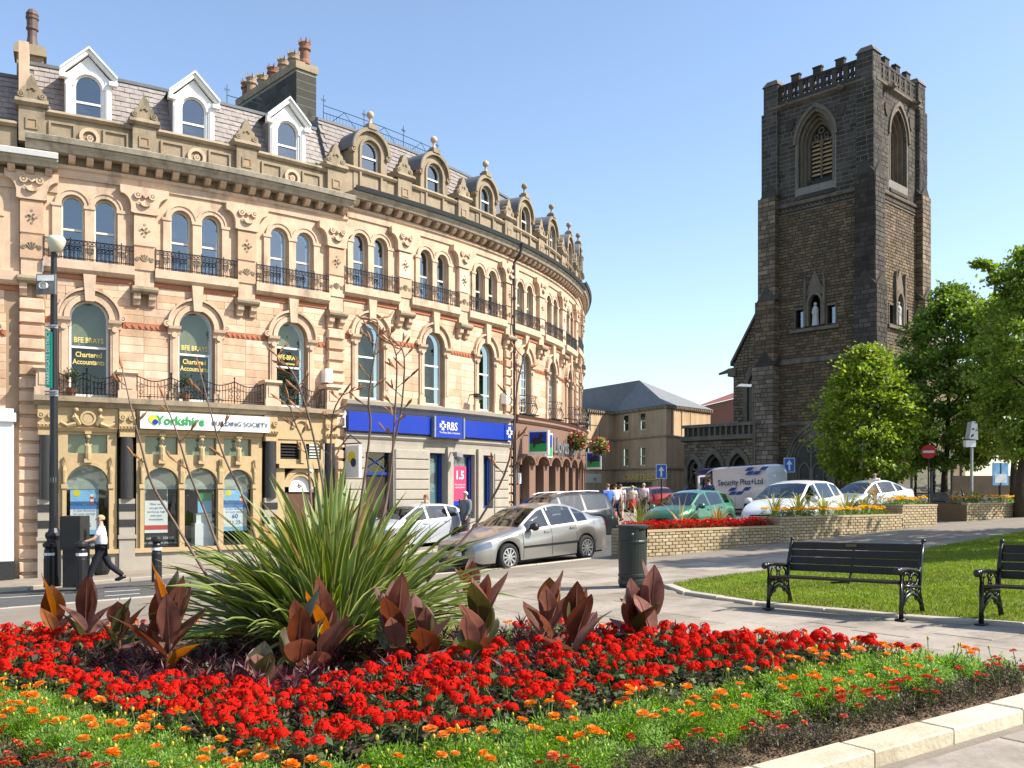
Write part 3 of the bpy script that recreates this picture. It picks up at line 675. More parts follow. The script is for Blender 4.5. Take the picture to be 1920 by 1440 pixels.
def white_dormer(house, c, dz):
    v = -.28; hw = .60; z0, ze, za = 9.98 + dz, 11.36 + dz, 11.95 + dz
    b = FB(); wz = 11.22 + dz; ow = .36
    wall_face(b, c - .46, c + .46, z0, ze + .12, [(c, ow, z0 + .12, wz - .14, 1.0)], v, .12, nA=12)
    b.add([(c - hw, v, ze), (c - .46, v, ze), (c - .46, v, ze + .12), (c, v, za), (c + .46, v, ze + .12), (c + .46, v, ze), (c + hw, v, ze), (c + .46, v, ze + .12), (c - .46, v, ze + .12)], [(0, 1, 2), (5, 6, 4), (2, 4, 3)]); b.box(c - hw, c - .46, v - .1, v, z0, ze); b.box(c + .46, c + hw, v - .1, v, z0, ze)
    for q in (-1, 1):
        b.box(c + q * .51 - .085, c + q * .51 + .085, v, v + .05, z0, ze); b.box(c + q * .51 - .05, c + q * .51 + .05, v + .05, v + .075, z0 + .25, 11.1 + dz)
    b.arch(c, wz - .14, ow, ow + .08, v, v + .045, 12)
    d = b.build('dormer', M['white'], house)
    b = FB(); b.add([(c - hw, v - .003, z0), (c - hw, v - .003, ze), (c - hw, -1.25, ze), (c - hw, -.9, z0 + .6), (c + hw, v - .003, z0), (c + hw, v - .003, ze), (c + hw, -1.25, ze), (c + hw, -.9, z0 + .6)], [(0, 1, 2, 3), (7, 6, 5, 4)]); b.build('dormer_cheek', M['slate'], d)
    b = FB()
    for q in (-1, 1):
        p0, p1 = (c + q * (hw + .13), ze - .08), (c, za + .03)
        for k, (e0, e1, vo) in enumerate(((.0, .13, .13), (.13, .19, .19))):
            b.add([(p0[0], v - .02, p0[1] + e0), (p1[0], v - .02, p1[1] + e0), (p1[0], v - .02, p1[1] + e1), (p0[0], v - .02, p0[1] + e1), (p0[0], v + vo, p0[1] + e0), (p1[0], v + vo, p1[1] + e0), (p1[0], v + vo, p1[1] + e1), (p0[0], v + vo, p0[1] + e1)],
                  [(4, 5, 6, 7), (0, 1, 5, 4), (3, 7, 6, 2), (0, 4, 7, 3)])
        b.box(c + q * (hw + .03) - .11, c + q * (hw + .03) + .11, v - .02, v + .16, ze - .14, ze - .03)
    b.build('barge_moulding', M['white'], d)
    b = FB(); e = .19
    b.add([(c - hw - .13, v + .15, ze - .08 + e), (c, v + .15, za + .03 + e), (c, -2.0, za + .03 + e), (c - hw - .13, -1.3, ze - .08 + e), (c + hw + .13, v + .15, ze - .08 + e), (c + hw + .13, -1.3, ze - .08 + e)], [(0, 1, 2, 3), (4, 5, 2, 1)]); b.build('dormer_roof', M['lead'], d)
    arched_window(house, c, ow, z0 + .12, wz - .14, v - .1, M['white'], [10.66 + dz], .045, back='dimroom', name='dormer_window', glass='glass_dark')
def round_dormer(house, c, dz):
    hw = .68; z0, zs = 9.36 + dz, 10.72 + dz; ow = .37; wz = 10.72 + dz
    b = FB(); v = .03
    pts = [(c - hw, z0), (c - hw, zs)] + [(c - hw * math.cos(math.pi * i / 16), zs + hw * math.sin(math.pi * i / 16)) for i in range(1, 16)] + [(c + hw, zs), (c + hw, z0)]
    inn = [(c - ow, z0 + .15), (c - ow, wz)] + [(c - ow * math.cos(math.pi * i / 16), wz + ow * math.sin(math.pi * i / 16)) for i in range(1, 16)] + [(c + ow, wz), (c + ow, z0 + .15)]
    for i in range(len(pts) - 1):
        b.quad((pts[i][0], v, pts[i][1]), (inn[i][0], v, inn[i][1]), (inn[i + 1][0], v, inn[i + 1][1]), (pts[i + 1][0], v, pts[i + 1][1]))
        b.quad((inn[i][0], v, inn[i][1]), (inn[i][0], v - .25, inn[i][1]), (inn[i + 1][0], v - .25, inn[i + 1][1]), (inn[i + 1][0], v, inn[i + 1][1]))
        b.quad((pts[i][0], v, pts[i][1]), (pts[i + 1][0], v, pts[i + 1][1]), (pts[i + 1][0], -1.5, pts[i + 1][1]), (pts[i][0], -1.5, pts[i][1]))
    b.quad((c - hw, v, z0), (c + hw, v, z0), (c + ow, v, z0 + .15), (c - ow, v, z0 + .15))
    b.arch(c, wz, ow + .02, ow + .10, v, v + .05, 14)
    for q in (-1, 1): b.box(c + q * (ow + .06) - .04, c + q * (ow + .06) + .04, v, v + .05, z0 + .15, wz); scroll(b, c + q * (hw + .02), zs - .05, .10, -.1, v + .08)
    d = b.build('stone_dormer', M['stone_old'], house)
    b = FB(); b.arch(c, zs, hw - .02, hw + .09, -.02, v + .11, 18); b.build('hood', M['stone_old'], d)
    b = FB(); b.arch(c, zs, hw + .085, hw + .11, -1.5, v + .09, 18); b.build('lead_cap', M['lead'], d)
    b = FB(); zt = zs + hw + .06
    b.box(c - .17, c + .17, -.15, v + .14, zt, zt + .13); b.box(c - .12, c + .12, -.1, v + .09, zt + .13, zt + .2)
    xo, yo, zo = fac(c, v - .02, zt + .2); bb = MB(); bb.lathe([(.10, 0), (.05, .06), (.038, .15), (.06, .19)] + [(max(.125 * math.sin(math.pi * i / 8), .001), .30 - .125 * math.cos(math.pi * i / 8)) for i in range(1, 9)], (xo, yo, zo), 12)
    b.build('finial_base', M['stone_old'], d); bb.build('ball_finial', M['stone_trim' if c < 18 else 'stone_old'], d, smooth=True)
    arched_window(house, c, ow, z0 + .15, wz, -.14, M['white'], [10.55 + dz], .05, back='dimroom', name='dormer_window', glass='glass_dark')

# ---------------------------------------------------------------- house 1: building society, white dormers
hA = thing('terrace_house', 'honey sandstone terrace house with three white gabled dormers above a columned shopfront', 'building', (*facxy(4.3, -1), g(*facxy(4.3, -1))))
hA_loc = hA.location.copy()
def rooted(h):                                      # keep children in world space although the root sits at the base
    for o in list(h.children):
        o.matrix_parent_inverse = Matrix.Translation(-h.location)
S0, S1, dz = 0.0, 8.7, 0.0
cornice(hA, S0 - .15, S1 + .45, 0, M['gutter_stone'])
pp = parapet(hA, S0, S1, 0)
for i in range(3):
    a, c = BAYS[i], BAYS[i + 1]; m = (a + c) / 2
    b = FB(); b.arch(m, 9.60, .17, .26, .0, .07, 16, a0=0, a1=2 * math.pi); scroll(b, m + .02, 9.60, .09, .0, .03); b.build('roundel', M['stone_trim'], pp)
    for q in (-1, 1):
        b = FB(); x0, x1 = sorted((m + q * .34, m + q * 1.0))
        for (p0, p1, r0, r1) in ((x0, x1, 9.84, 9.90), (x0, x1, 9.32, 9.38), (x0, x0 + .06, 9.38, 9.84), (x1 - .06, x1, 9.38, 9.84)): b.box(p0, p1, .0, .045, r0, r1)
        b.build('panel_moulding', M['stone_old'], pp)
    upper_floor(hA, a, c, 0, blinds=(7.25, 'slats') if i == 1 else None)
    txt = [('Chartered', 3.62, .20, 'gold'), ('Accountants', 3.42, .20, 'gold'), ('BFE BRAYS', 4.02 if i < 2 else 3.98, .2, 'gold')]
    first_floor(hA, a, c, 0, party=(i == 0, i == 2), rails=(3.88,) if i < 2 else (3.75, 4.35), text=txt if i < 2 else [('BFE-BRAYS', 4.0, .2, 'gold'), ('Chartered Accountants', 3.85, .085, 'gold')], blind=(3.9, 'slats') if i < 2 else (4.4, 'slats'))
    ledge(hA, a + .27, c - .27, 0); balconette(hA, a + .29, c - .29, 0)
    white_dormer(hA, m, 0)
for S in BAYS[:4]: pier(hA, S, 0); capital(hA, S, 0); pilaster(hA, S, 0)
quoins(hA, 0, -2.6, 5.08); quoins(hA, 8.7, -2.2, 5.1)
mansard(hA, -.1, 8.7, 0)
b = FB(); b.prism([(-.32, 9.3), (-.08, 9.3), (-.08, 12.0), (-.32, 12.0)], -.2, -1.2); b.build('gable_verge', M['stone_trim'], hA)
# ground floor shopfront: proud of the wall, balcony on top
V0 = .30
sh = FB(); fbox(sh, .05, 8.55, .0, .56, 2.33, 2.47); sh.sweep([(.0, 2.2), (.40, 2.2), (.48, 2.33), (.0, 2.33)], .05, 8.55, 16); slab = sh.build('balcony_slab', M['stone_old'], hA)
for S in (.3, 2.3, 6.35, 8.35):
    b = FB(); b.box(S - .24, S + .24, .08, .54, 2.47, 2.68); b.box(S - .2, S + .2, .12, .5, 2.68, 3.12); b.sweep([(.06, 3.12), (.52, 3.12), (.58, 3.17), (.56, 3.24), (.06, 3.24)], S - .27, S + .27); b.box(S - .13, S + .13, .5, .52, 2.74, 3.06); b.build('balcony_pedestal', M['stone_trim'], hA)
def bow_rail(S0_, S1_, panels):
    b = FB(); k = panels
    for p in range(k):
        a, c = S0_ + (S1_ - S0_) * p / k, S0_ + (S1_ - S0_) * (p + 1) / k
        zt = lambda x: 3.12 - .13 * math.sin(math.pi * (x - a) / (c - a))
        vv = lambda x: .40 + .05 * math.sin(math.pi * (x - S0_) / (S1_ - S0_))
        n = int((c - a) / .085)
        for i in range(n + 1):
            x = a + (c - a) * i / n; b.tube([(x, vv(x), 2.5), (x, vv(x), zt(x))], .008, 4)
        for off, r in ((0, .014), (-.16, .008)): b.tube([(a + (c - a) * i / 8, vv(a + (c - a) * i / 8), zt(a + (c - a) * i / 8) + off) for i in range(9)], r, 4)
        b.tube([(a, vv(a), 2.56), (c, vv(c), 2.56)], .012, 4)
        for x in (a, c): b.tube([(x, vv(x), 2.47), (x, vv(x), 3.2)], .017, 5); b.ball((x, vv(x), 3.23), .03, 6)
        for x in (a + .1, c - .1):
            for z in (2.68, 2.84): b.arch(x, z, .045, .06, vv(x) - .006, vv(x) + .006, 8, a0=0, a1=2 * math.pi)
    b.build('balcony_railing', M['iron'], hA)
bow_rail(.56, 2.05, 2); bow_rail(2.56, 6.1, 4); bow_rail(6.6, 8.1, 2)
M['shopcream'] = mat('buff_carved_stone', (.46, .335, .175), .8, .12, 5, .15, 30, dirt=((.28, .2, .1), 3, .62, .5))
M['frost'] = mat('grey_green_blind', (.33, .37, .31), .7, .1, 3)
def glazed_bay(openings, S0_, S1_, zsill=-1.66, ztop=2.2, extra=None):
    """carved stone arcade: arched lights with a square transom light over each"""
    b = FB(); ops = []
    wall_face(b, S0_, S1_, zsill - .12, .92, [(c, hw, zsill, .12, 1.0 * min(1, .58 / hw)) for c, hw in openings], V0, .16, nA=14)
    wall_face(b, S0_, S1_, .92, ztop, [(c, hw * .93, .96, 1.46, 0) for c, hw in openings], V0, .16)
    for c, hw in openings:
        el = min(1, .58 / hw); b.arch(c, .12, hw, hw + .09, V0, V0 + .06, 14, ell=el)
        for q in (-1, 1):
            x = c + q * (hw + .05); b.box(x - .05, x + .05, V0, V0 + .06, zsill, -.02); b.box(x - .075, x + .075, V0, V0 + .09, .0, .12); b.tube([(x, V0 + .05, .16), (x, V0 + .07, .5), (x, V0 + .05, .85)], [.045, .06, .035], 6)
        b.box(c - .1, c + .1, V0, V0 + .14, .70, .80)
    b.sweep([(V0, 1.52), (V0 + .06, 1.54), (V0 + .12, 1.64), (V0, 1.66)], S0_, S1_, nseg(S0_, S1_))
    fr = b.build('shopfront_arcade', M['shopcream'], hA)
    for c, hw in openings:
        b = FB(); b.tube([(c, V0 + .08, .80), (c, V0 + .09, .95), (c, V0 + .10, 1.15), (c, V0 + .09, 1.32)], [.075, .085, .07, .045], 8); b.ball((c, V0 + .09, 1.40), .06, 8); b.tube([(c - .08, V0 + .1, 1.2), (c, V0 + .14, 1.08), (c + .08, V0 + .1, 1.2)], .025, 5); b.box(c - .08, c + .08, V0, V0 + .14, 1.47, 1.54); b.build('statuette', M['shopcream'], fr)
        pane(arch_poly(c, hw, zsill, .12, ar=min(1, .58 / hw)), V0 - .13, 'shop_glass', M['shopglass'], fr)
        pane([(c - hw, .96), (c + hw, .96), (c + hw, 1.46), (c - hw, 1.46)], V0 - .13, 'shop_glass', M['glass'], fr)
        pane(clip_poly(arch_poly(c, hw - .01, zsill, .12, ar=min(1, .58 / hw)), -.02, True), V0 - .15, 'frosted_head', M['frost'], fr); pane([(c - hw, .96), (c + hw, .96), (c + hw, 1.46), (c - hw, 1.46)], V0 - .155, 'frosted_light', M['frost'], fr)
    return fr
a1 = glazed_bay([(1.34, .52)], .62, 2.06)
a2 = glazed_bay([(3.22, .47), (4.30, .47), (5.36, .44)], 2.56, 6.10)
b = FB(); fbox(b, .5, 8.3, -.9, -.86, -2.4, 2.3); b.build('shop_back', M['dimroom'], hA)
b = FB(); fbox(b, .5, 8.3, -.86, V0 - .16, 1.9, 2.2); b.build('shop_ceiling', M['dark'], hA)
for S, kind in ((.34, 0), (2.31, 0), (6.34, 0), (8.34, 0)):
    b = FB(); b.box(S - .2, S + .2, .05, V0 + .10, -2.6, -1.30); b.box(S - .23, S + .23, .05, V0 + .14, -1.38, -1.28); b.box(S - .2, S + .2, .05, V0 + .10, -1.28, -.28); pl_ = b.build('column_plinth', M['greystone'], hA)
    for z_ in (-1.05, -.62): b = FB(); b.box(S - .205, S + .205, V0, V0 + .115, z_, z_ + .2); b.build('granite_course', M['granite'], pl_)
    b = FB(); x_, y_, z_ = 0, 0, 0
    for i in range(1): b.lathe([(.17, -.28), (.175, .2), (.16, 1.42)], (S, V0 + .02, 0), 14)
    b.build('granite_column', M['granite'], hA, smooth=True)
    b = FB(); b.box(S - .19, S + .19, .05, V0 + .16, 1.42, 1.54); b.box(S - .2, S + .2, .05, V0 + .12, 1.54, 2.2)
    for q in range(5): b.tube([(S - .15 + .075 * q, V0 + .13, 1.58), (S - .17 + .085 * q, V0 + .2, 1.72)], [.02, .035], 5)
    scroll(b, S - .12, 1.95, .09, V0 + .1, V0 + .18); scroll(b, S + .12, 1.95, .09, V0 + .1, V0 + .18); b.build('carved_capital', M['shopcream'], hA)
b = FB(); b.box(.55, 2.1, .1, V0 + .04, 1.62, 2.2); 
b.arch(1.34, 1.9, .14, .2, V0 + .04, V0 + .12, 14, a0=0, a1=2 * math.pi); disc(b, 1.34, 1.9, .13, V0 + .04, V0 + .1, 12)
for q in (-1, 1):
    b.tube([(1.34 + q * .2, V0 + .08, 1.72), (1.34 + q * .33, V0 + .12, 1.92), (1.34 + q * .30, V0 + .10, 2.08)], [.05, .09, .05], 7); b.ball((1.34 + q * .29, V0 + .12, 2.12), .065, 7); b.tube([(1.34 + q * .3, V0 + .08, 1.75), (1.34 + q * .5, V0 + .09, 1.68), (1.34 + q * .66, V0 + .07, 1.78)], [.08, .06, .03], 6)
b.build('carved_panel', M['shopcream'], hA)
b = FB(); fbox(b, .54, 2.11, .02, V0 + .02, -2.6, -1.78); fbox(b, 2.51, 6.14, .02, V0 + .02, -2.6, -1.78); b.build('stall_riser', M['greystone'], hA)
b = FB(); fbox(b, .54, 2.11, V0 - .1, V0 + .09, -1.78, -1.66); fbox(b, 2.51, 6.14, V0 - .1, V0 + .09, -1.78, -1.66); b.build('shop_sill', M['shopcream'], hA)
# the doorway with its number
b = FB(); b.box(6.55, 8.14, .0, V0 + .04, 1.5, 2.2); wall_face(b, 6.55, 8.14, .75, 1.5, [(7.0, .32, .9, 1.38, 0), (7.72, .32, .9, 1.38, 0)], V0, .1); b.box(6.6, 8.1, .1, V0 + .1, .62, .75)
b.box(6.55, 6.82, .0, V0, -2.5, .62); b.box(7.95, 8.14, .0, V0, -2.5, .62); b.arch(7.38, .05, .45, .58, .1, V0 - .02, 14); b.arch(7.38, .05, .34, .43, .1, V0 - .06, 14)
b.box(7.3, 7.46, V0, V0 + .12, .78, 1.42); b.arch(7.35, 1.85, .22, .34, V0 + .04, V0 + .09, 12); dr = b.build('doorway', M['shopcream'], hA)
b = FB(); b.prism(arch_poly(7.38, .34, -.1, .05), .14, .1); b.build('fanlight', M['white'], dr)
facade_text('6', 7.38, .02, .26, .155, M['dark'], dr)
b = FB(); b.box(6.82, 7.95, .04, .09, -2.5, -.12); b.build('door_leaf', mat('brown_door', (.10, .05, .03), .5), dr)
b = FB()
for q in (7.0, 7.72):
    for k in range(5): b.sweep([(V0 - .08, .93 + .09 * k), (V0 - .02, .91 + .09 * k), (V0 - .02, .93 + .09 * k), (V0 - .08, .96 + .09 * k)], q - .3, q + .3)
b.build('louvre', M['dark'], dr)
# iron roof rail and chimney stacks
def stack(house, S, v0, v1, z0, z1, hw, pots, name_m):
    b = FB(); b.box(S - hw, S + hw, v1, v0, z0, z1 - .25); st = b.build('chimney_stack', M['stack'], house)
    b = FB(); b.box(S - hw - .06, S + hw + .06, v1 - .06, v0 + .06, z1 - .25, z1); b.build('stack_cap', M['stone_old'], st)
    h = .27; rows = int((z1 - .3 - z0) / h)
    for r in range(rows):
        x = v1; k = 0
        z_a = z0 + r * h
        n = max(2, round((v0 - v1) / .55)); w = (v0 - v1) / n
        for face in (1, -1):
            bb = FB()
        for i in range(n):
            o = (i + (.5 if r % 2 else 0)) * w; p0, p1 = v1 + o, min(v1 + o + w, v0)
            if p0 >= v0: continue
            bb = FB(); bb.box(S - hw - .012, S + hw + .012, p0 + .008, p1 - .008 + (.012 if p1 >= v0 - .001 else 0), z_a + .008, z_a + h - .008); bb.build('stack_block', M['stackstone'], st)
    for (t, hh, m) in pots:
        x_, y_, z_ = fac(S + U(-.05, .05), v1 + (v0 - v1) * t, z1); bb = MB()
        hh *= 1.1; bb.lathe([(.22, 0), (.2, .1), (.165, .17), (.16, hh * .6), (.21, hh * .64), (.21, hh * .7), (.17, hh * .74), (.19, hh * .9), (.2, hh * .92), (.14, hh * .98), (.08, hh * .6)], (x_, y_, z_), 12)
        for k in range(6): a = k * math.pi / 3; bb.tube([(x_ + .17 * math.cos(a), y_ + .17 * math.sin(a), z_ + hh * .9), (x_ + .19 * math.cos(a), y_ + .19 * math.sin(a), z_ + hh * 1.12)], [.05, .012], 4)
        bb.build('chimney_pot', M[m], st)
M['stack'] = mat('sooty_mortar', (.25, .23, .19), .95, .15, 5)
M['stackstone'] = mat('sooty_stone', (.055, .055, .043), .92, .25, 4, .3, 30, rand=.25)
stack(hA, 8.95, -2.1, -6.4, 11.3, 14.35, .40, [(.97, .72, 'terracotta'), (.80, .6, 'buffpot'), (.64, .62, 'buffpot'), (.46, .6, 'terracotta'), (.29, .55, 'buffpot'), (.12, .7, 'buffpot'), (.02, .66, 'terracotta')], None)
b = FB(); b.box(-.42, .28, -1.9, -1.3, 11.2, 12.1); b.box(-.5, .36, -2.0, -1.2, 12.1, 12.3); b.box(-.45, .3, -1.9, -1.3, 12.3, 12.42); q = b.build('chimney_base', M['stone_old'], hA)
x_, y_, z_ = fac(-.02, -1.5, 12.4); bb = MB(); bb.lathe([(.17, 0), (.15, .1), (.12, .3), (.125, .48), (.16, .5), (.16, .55), (.14, .57), (.145, .78), (.17, .8), (.17, .86), (.15, .88), (.17, .92), (.16, .97), (.1, 1.06), (.02, 1.1)], (x_, y_, z_), 12); bb.build('chimney_pot', M['darkpot'], q, smooth=False)
def roof_rail(house, pts, h=.95):
    b = MB(fac); 
    for (S_, v_, z_), (S2, v2, z2) in zip(pts, pts[1:]):
        L = math.hypot(S2 - S_, v2 - v_); n = max(2, int(L / .13))
        P_ = lambda t, dz_: (S_ + (S2 - S_) * t, v_ + (v2 - v_) * t, z_ + (z2 - z_) * t + dz_)
        for hh in (.08, h * .72, h): b.tube([P_(i / 4, hh) for i in range(5)], .013, 4)
        for i in range(n + 1): b.tube([P_(i / n, .0), P_(i / n, h * .72)], .007, 4)
        b.tube([P_(0, h * .1), P_(.5, h)], .011, 4); b.tube([P_(.5, h), P_(1, h * .1)], .011, 4)
        for t in (0, 1):
            b.tube([P_(t, 0), P_(t, h + .35)], [.018, .01], 5)
            for q in (-1, 1): b.arch(P_(t, 0)[0] + q * .06, z_ + h + .18, .03, .045, P_(t, 0)[1] - .006, P_(t, 0)[1] + .006, 6, a0=0, a1=2 * math.pi)
    b.build('roof_railing', M['blueiron'], house)
roof_rail(hA, [(6.1, -2.5, 11.75), (7.3, -2.5, 11.75), (8.2, -4.5, 11.75)])
rooted(hA)

# ---------------------------------------------------------------- house 2: bank with blue fascia
hB = thing('terrace_house', 'sandstone terrace house with round-headed stone dormers above the blue bank fascia', 'building', (*facxy(13, -1), g(*facxy(13, -1))))
D2 = .37
def upper_house(h, i0, i1, D, stones, bars=0, zb=2.95, rails=(3.9, 4.6), frame='white', lim=None, first_quoin=True):
    cornice(h, BAYS[i0] + (.46 if i0 == 3 else 0), BAYS[i1], D, M['gutter_dark']); parapet(h, BAYS[i0], BAYS[i1], D, 9.98); mansard(h, BAYS[i0], BAYS[i1], D, slates=i0 < 6)
    for i in range(i0, i1):
        a, c = BAYS[i], BAYS[i + 1]; m = (a + c) / 2
        upper_floor(h, a, c, D, far=i > 5); first_floor(h, a, c, D, party=(i == i0, i == i1 - 1), stones=stones and i < 8, bars=bars, zb=zb, rails=rails, frame=frame)
        ledge(h, a + .27, c - .27, D); balconette(h, a + .29, c - .29, D); round_dormer(h, m, D)
    for S in BAYS[i0 + 1:i1 + 1]: pier(h, S, D); capital(h, S, D); pilaster(h, S, D)
upper_house(hB, 3, 6, D2, True, rails=(3.55, 4.35))
quoins(hB, 17.55, -1.6, 5.45, .26, .14)
roof_rail(hB, [(9.4, -1.7, 12.1), (11.2, -1.7, 12.1), (13.2, -1.7, 12.1), (15.2, -1.7, 12.1)], .85)
b = FB(); b.sweep([(.0, 2.52), (.22, 2.52), (.28, 2.64), (.42, 2.72), (.45, 2.84), (.0, 2.92)], 8.9, 17.4, 18); b.sweep([(.0, 1.62), (.24, 1.62), (.30, 1.70), (.30, 1.80), (.24, 1.82), (.0, 1.84)], 8.95, 17.4, 18); b.sweep([(.0, 1.46), (.2, 1.46), (.22, 1.62), (.0, 1.62)], 8.95, 17.4, 18); b.build('shop_cornice', M['greystone'], hB)
b = FB(); wall_face(b, 9.0, 17.35, -2.1, 2.55, [(10.35, .58, -2.1, 1.2, 0), (13.0, .40, -.75, 1.25, 0), (14.45, .62, -1.1, 1.25, 0), (15.9, .36, -.75, 1.25, 0)], .2, .3); w = b.build('shopfront_wall', M['greystone'], hB)
gs = stone_mesh('grey_block', M['greystone'])
for (a, c) in ((8.98, 9.72), (10.98, 12.55), (16.32, 17.34)):
    z = -2.1
    while z < 1.3: place_stone(a, c, z + .01, z + .32, .2, .04, w, gs, 'grey_block'); z += .345
b = FB(); b.box(13.42, 13.72, .2, .3, -1.5, 1.46); b.box(15.16, 15.46, .2, .3, -1.5, 1.46); b.build('shop_pilaster', M['greystone'], hB)
M['bluetrim'] = mat('royal_blue_paint', (.012, .035, .22), .4); M['teal_blind'] = mat('teal_window_film', (.10, .21, .24), .6)
for (c, hw, z0, z1) in ((13.0, .40, -.75, 1.25), (14.45, .62, -1.1, 1.25), (15.9, .36, -.75, 1.25)):
    b = FB(); b.box(c - hw, c - hw + .07, -.06, .02, z0, z1); b.box(c + hw - .13, c + hw, -.06, .02, z0, z1); b.box(c - hw, c + hw, -.06, .02, z0, z0 + .1); b.box(c - hw, c + hw, -.06, .02, z1 - .07, z1); f_ = b.build('window_frame', M['bluetrim'], hB)
    pane([(c - hw, z0), (c + hw, z0), (c + hw, z1), (c - hw, z1)], -.04, 'glass_pane', M['shopglass'], f_); pane([(c - hw, z0), (c + hw, z0), (c + hw, z1), (c - hw, z1)], -.10, 'window_film', M['teal_blind'], f_)
b = FB(); b.box(9.77, 10.93, -.1, -.05, -2.1, .45); d_ = b.build('bank_door', mat('dark_oak_door', (.035, .02, .014), .4), hB)
b = FB(); b.box(9.77, 10.93, -.06, .0, .45, .55)
for q in (0, 1): b.tube([(9.8, -.02, .58 + q * .6), (10.9, -.02, 1.17 - q * .6)], .015, 4)
b.build('door_transom', M['bluetrim'], d_); pane([(9.77, .55), (10.93, .55), (10.93, 1.2), (9.77, 1.2)], -.05, 'fanlight', M['glass'], d_)
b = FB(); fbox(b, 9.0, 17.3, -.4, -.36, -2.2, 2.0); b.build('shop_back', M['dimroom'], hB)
b = MB(); pts_ = [fac(17.72, .62, 9.25 + D2), fac(17.72, .5, 8.8 + D2), fac(17.72, .25, 8.55 + D2), fac(17.72, .25, -1.2)]; b.tube(pts_, .055, 7)
for z in (7.5, 5.4, 3.2, 1.0): p_ = fac(17.72, .25, z); b.lathe([(.075, -.05), (.075, .05)], p_, 7)
b.build('downpipe', M['gutter_dark'], hB)
rooted(hB)
# ---------------------------------------------------------------- house 3: brown granite bank with scalloped head
hC = thing('terrace_house', 'sandstone terrace house with barred tall windows above a brown granite scalloped shopfront', 'building', (*facxy(22, -1), g(*facxy(22, -1))))
upper_house(hC, 6, 9, D2, True, bars=3, zb=3.05, rails=(), frame='white')
def scallop_shop(h, S0_, S1_):
    b = FB(); b.sweep([(.0, 2.62), (.30, 2.62), (.38, 2.72), (.34, 2.80), (.44, 2.92), (.0, 2.98)], S0_, S1_, 20); b.build('shop_cornice', M['brownstone'], h)
    b = FB(); n = round((S1_ - S0_) / 1.5); w = (S1_ - S0_) / n
    wall_face(b, S0_, S1_, -1.9, 2.62, [(S0_ + w * (i + .5), w * .30, -1.9, 1.05, .55) for i in range(n)], .26, .4)
    for i in range(n): b.arch(S0_ + w * (i + .5), 1.05, w * .30, w * .42, .26, .36, 12, ell=.6); b.arch(S0_ + w * (i + .5), .95, w * .42, w * .5, .26, .46, 12, ell=.62)
    f_ = b.build('shopfront_wall', M['brownstone'], h)
    for i in range(n):
        c = S0_ + w * (i + .5); pane([(c - w * .3, -1.9), (c + w * .3, -1.9), (c + w * .3, 1.4), (c - w * .3, 1.4)], -.08, 'shop_glass', M['shopglass'], f_)
        if i < 4:
            b = FB(); b.box(c - .3, c + .3, -.16, -.13, -1.2, -.1); b.box(c - .22, c + .22, -.13, -.128, -1.0, -.3, 1); b.build('window_poster', [M['white'], mat('green_print', (.05, .25, .08), .6)], f_)
    b = FB(); fbox(b, S0_, S1_, -.5, -.46, -2, 2.4); b.build('shop_back', M['dimroom'], h)
scallop_shop(hC, 17.85, 26.5)
def bow_balcony(h, c, z0, w=.62):
    b = FB(); n = 13
    for i in range(n):
        a = math.pi * i / (n - 1); x, v_ = c - w * math.cos(a), .05 + .42 * math.sin(a)
        b.tube([(x, .05 + .36 * math.sin(a), z0), (x + .0, v_ + .06, z0 + .22), (x, .05 + .34 * math.sin(a), z0 + .55), (x, v_, z0 + .72)], .010, 4)
    for z, e in ((z0, .36), (z0 + .42, .42), (z0 + .72, .42)): b.tube([(c - w * math.cos(math.pi * i / 10), .05 + e * math.sin(math.pi * i / 10), z) for i in range(11)], .014, 4)
    b.prism([(c - w, z0 - .05), (c + w, z0 - .05), (c + w, z0), (c - w, z0)], .4, .0); b.build('window_balcony', M['iron'], h)
for i in (6, 7, 8): bow_balcony(hC, (BAYS[i] + BAYS[i + 1]) / 2, 3.02)
rooted(hC)
# ---------------------------------------------------------------- house 4: last of the curve, a step higher
hD = thing('terrace_house', 'last terrace house where the crescent curves out of sight, a step taller than its neighbours', 'building', (*facxy(30, -1), g(*facxy(30, -1))))
upper_house(hD, 9, 12, D2 + .3, False, bars=0, zb=3.3, rails=(4.2,))
quoins(hD, 26.7, -1.2, 5.7, .26, .14); scallop_shop(hD, 26.9, 35.4)
for i in (9, 10, 11): bow_balcony(hD, (BAYS[i] + BAYS[i + 1]) / 2, 3.25)
rooted(hD)
# ---------------------------------------------------------------- house 0: neighbour at the edge, a step lower
hE = thing('terrace_house', 'sandstone terrace house with white-painted shopfront, a step lower than the building society', 'building', (*facxy(-3, -1), g(*facxy(-3, -1))))
DE = -.45
cornice(hE, -9, .62, DE, M['white']); parapet(hE, -9, -.35, DE); mansard(hE, -9, -.33, DE, slates=True)
for a, c in ((-2.9, -.3), (-5.8, -2.9), (-8.7, -5.8)):
    upper_floor(hE, a, c, DE); first_floor(hE, a, c, DE, stones=a > -3, zb=2.1, rails=(3.4,)); ledge(hE, a + .1, c, DE)
white_dormer(hE, -1.75, DE)
b = FB(); fbox(b, -8.8, -.42, .0, .22, 1.95, 2.1); b.box(-.78, -.42, .0, .34, -1.9, 1.95); b.box(-.84, -.36, .0, .42, 1.75, 1.98); fbox(b, -8.8, -.78, .02, .28, 1.2, 1.95); b.build('white_shopfront', M['white'], hE)
b = FB(); b.box(-.8, -.4, .0, .36, -2.75, -1.9); b.build('black_plinth', M['granite'], hE)
b = FB(); fbox(b, -8.8, -.78, -.1, -.06, -2.6, 1.2); b.build('shop_back', M['dark'], hE); pane([(-8, -2.4), (-.78, -2.4), (-.78, 1.2), (-8, 1.2)], .03, 'shop_glass', M['glass'], hE)
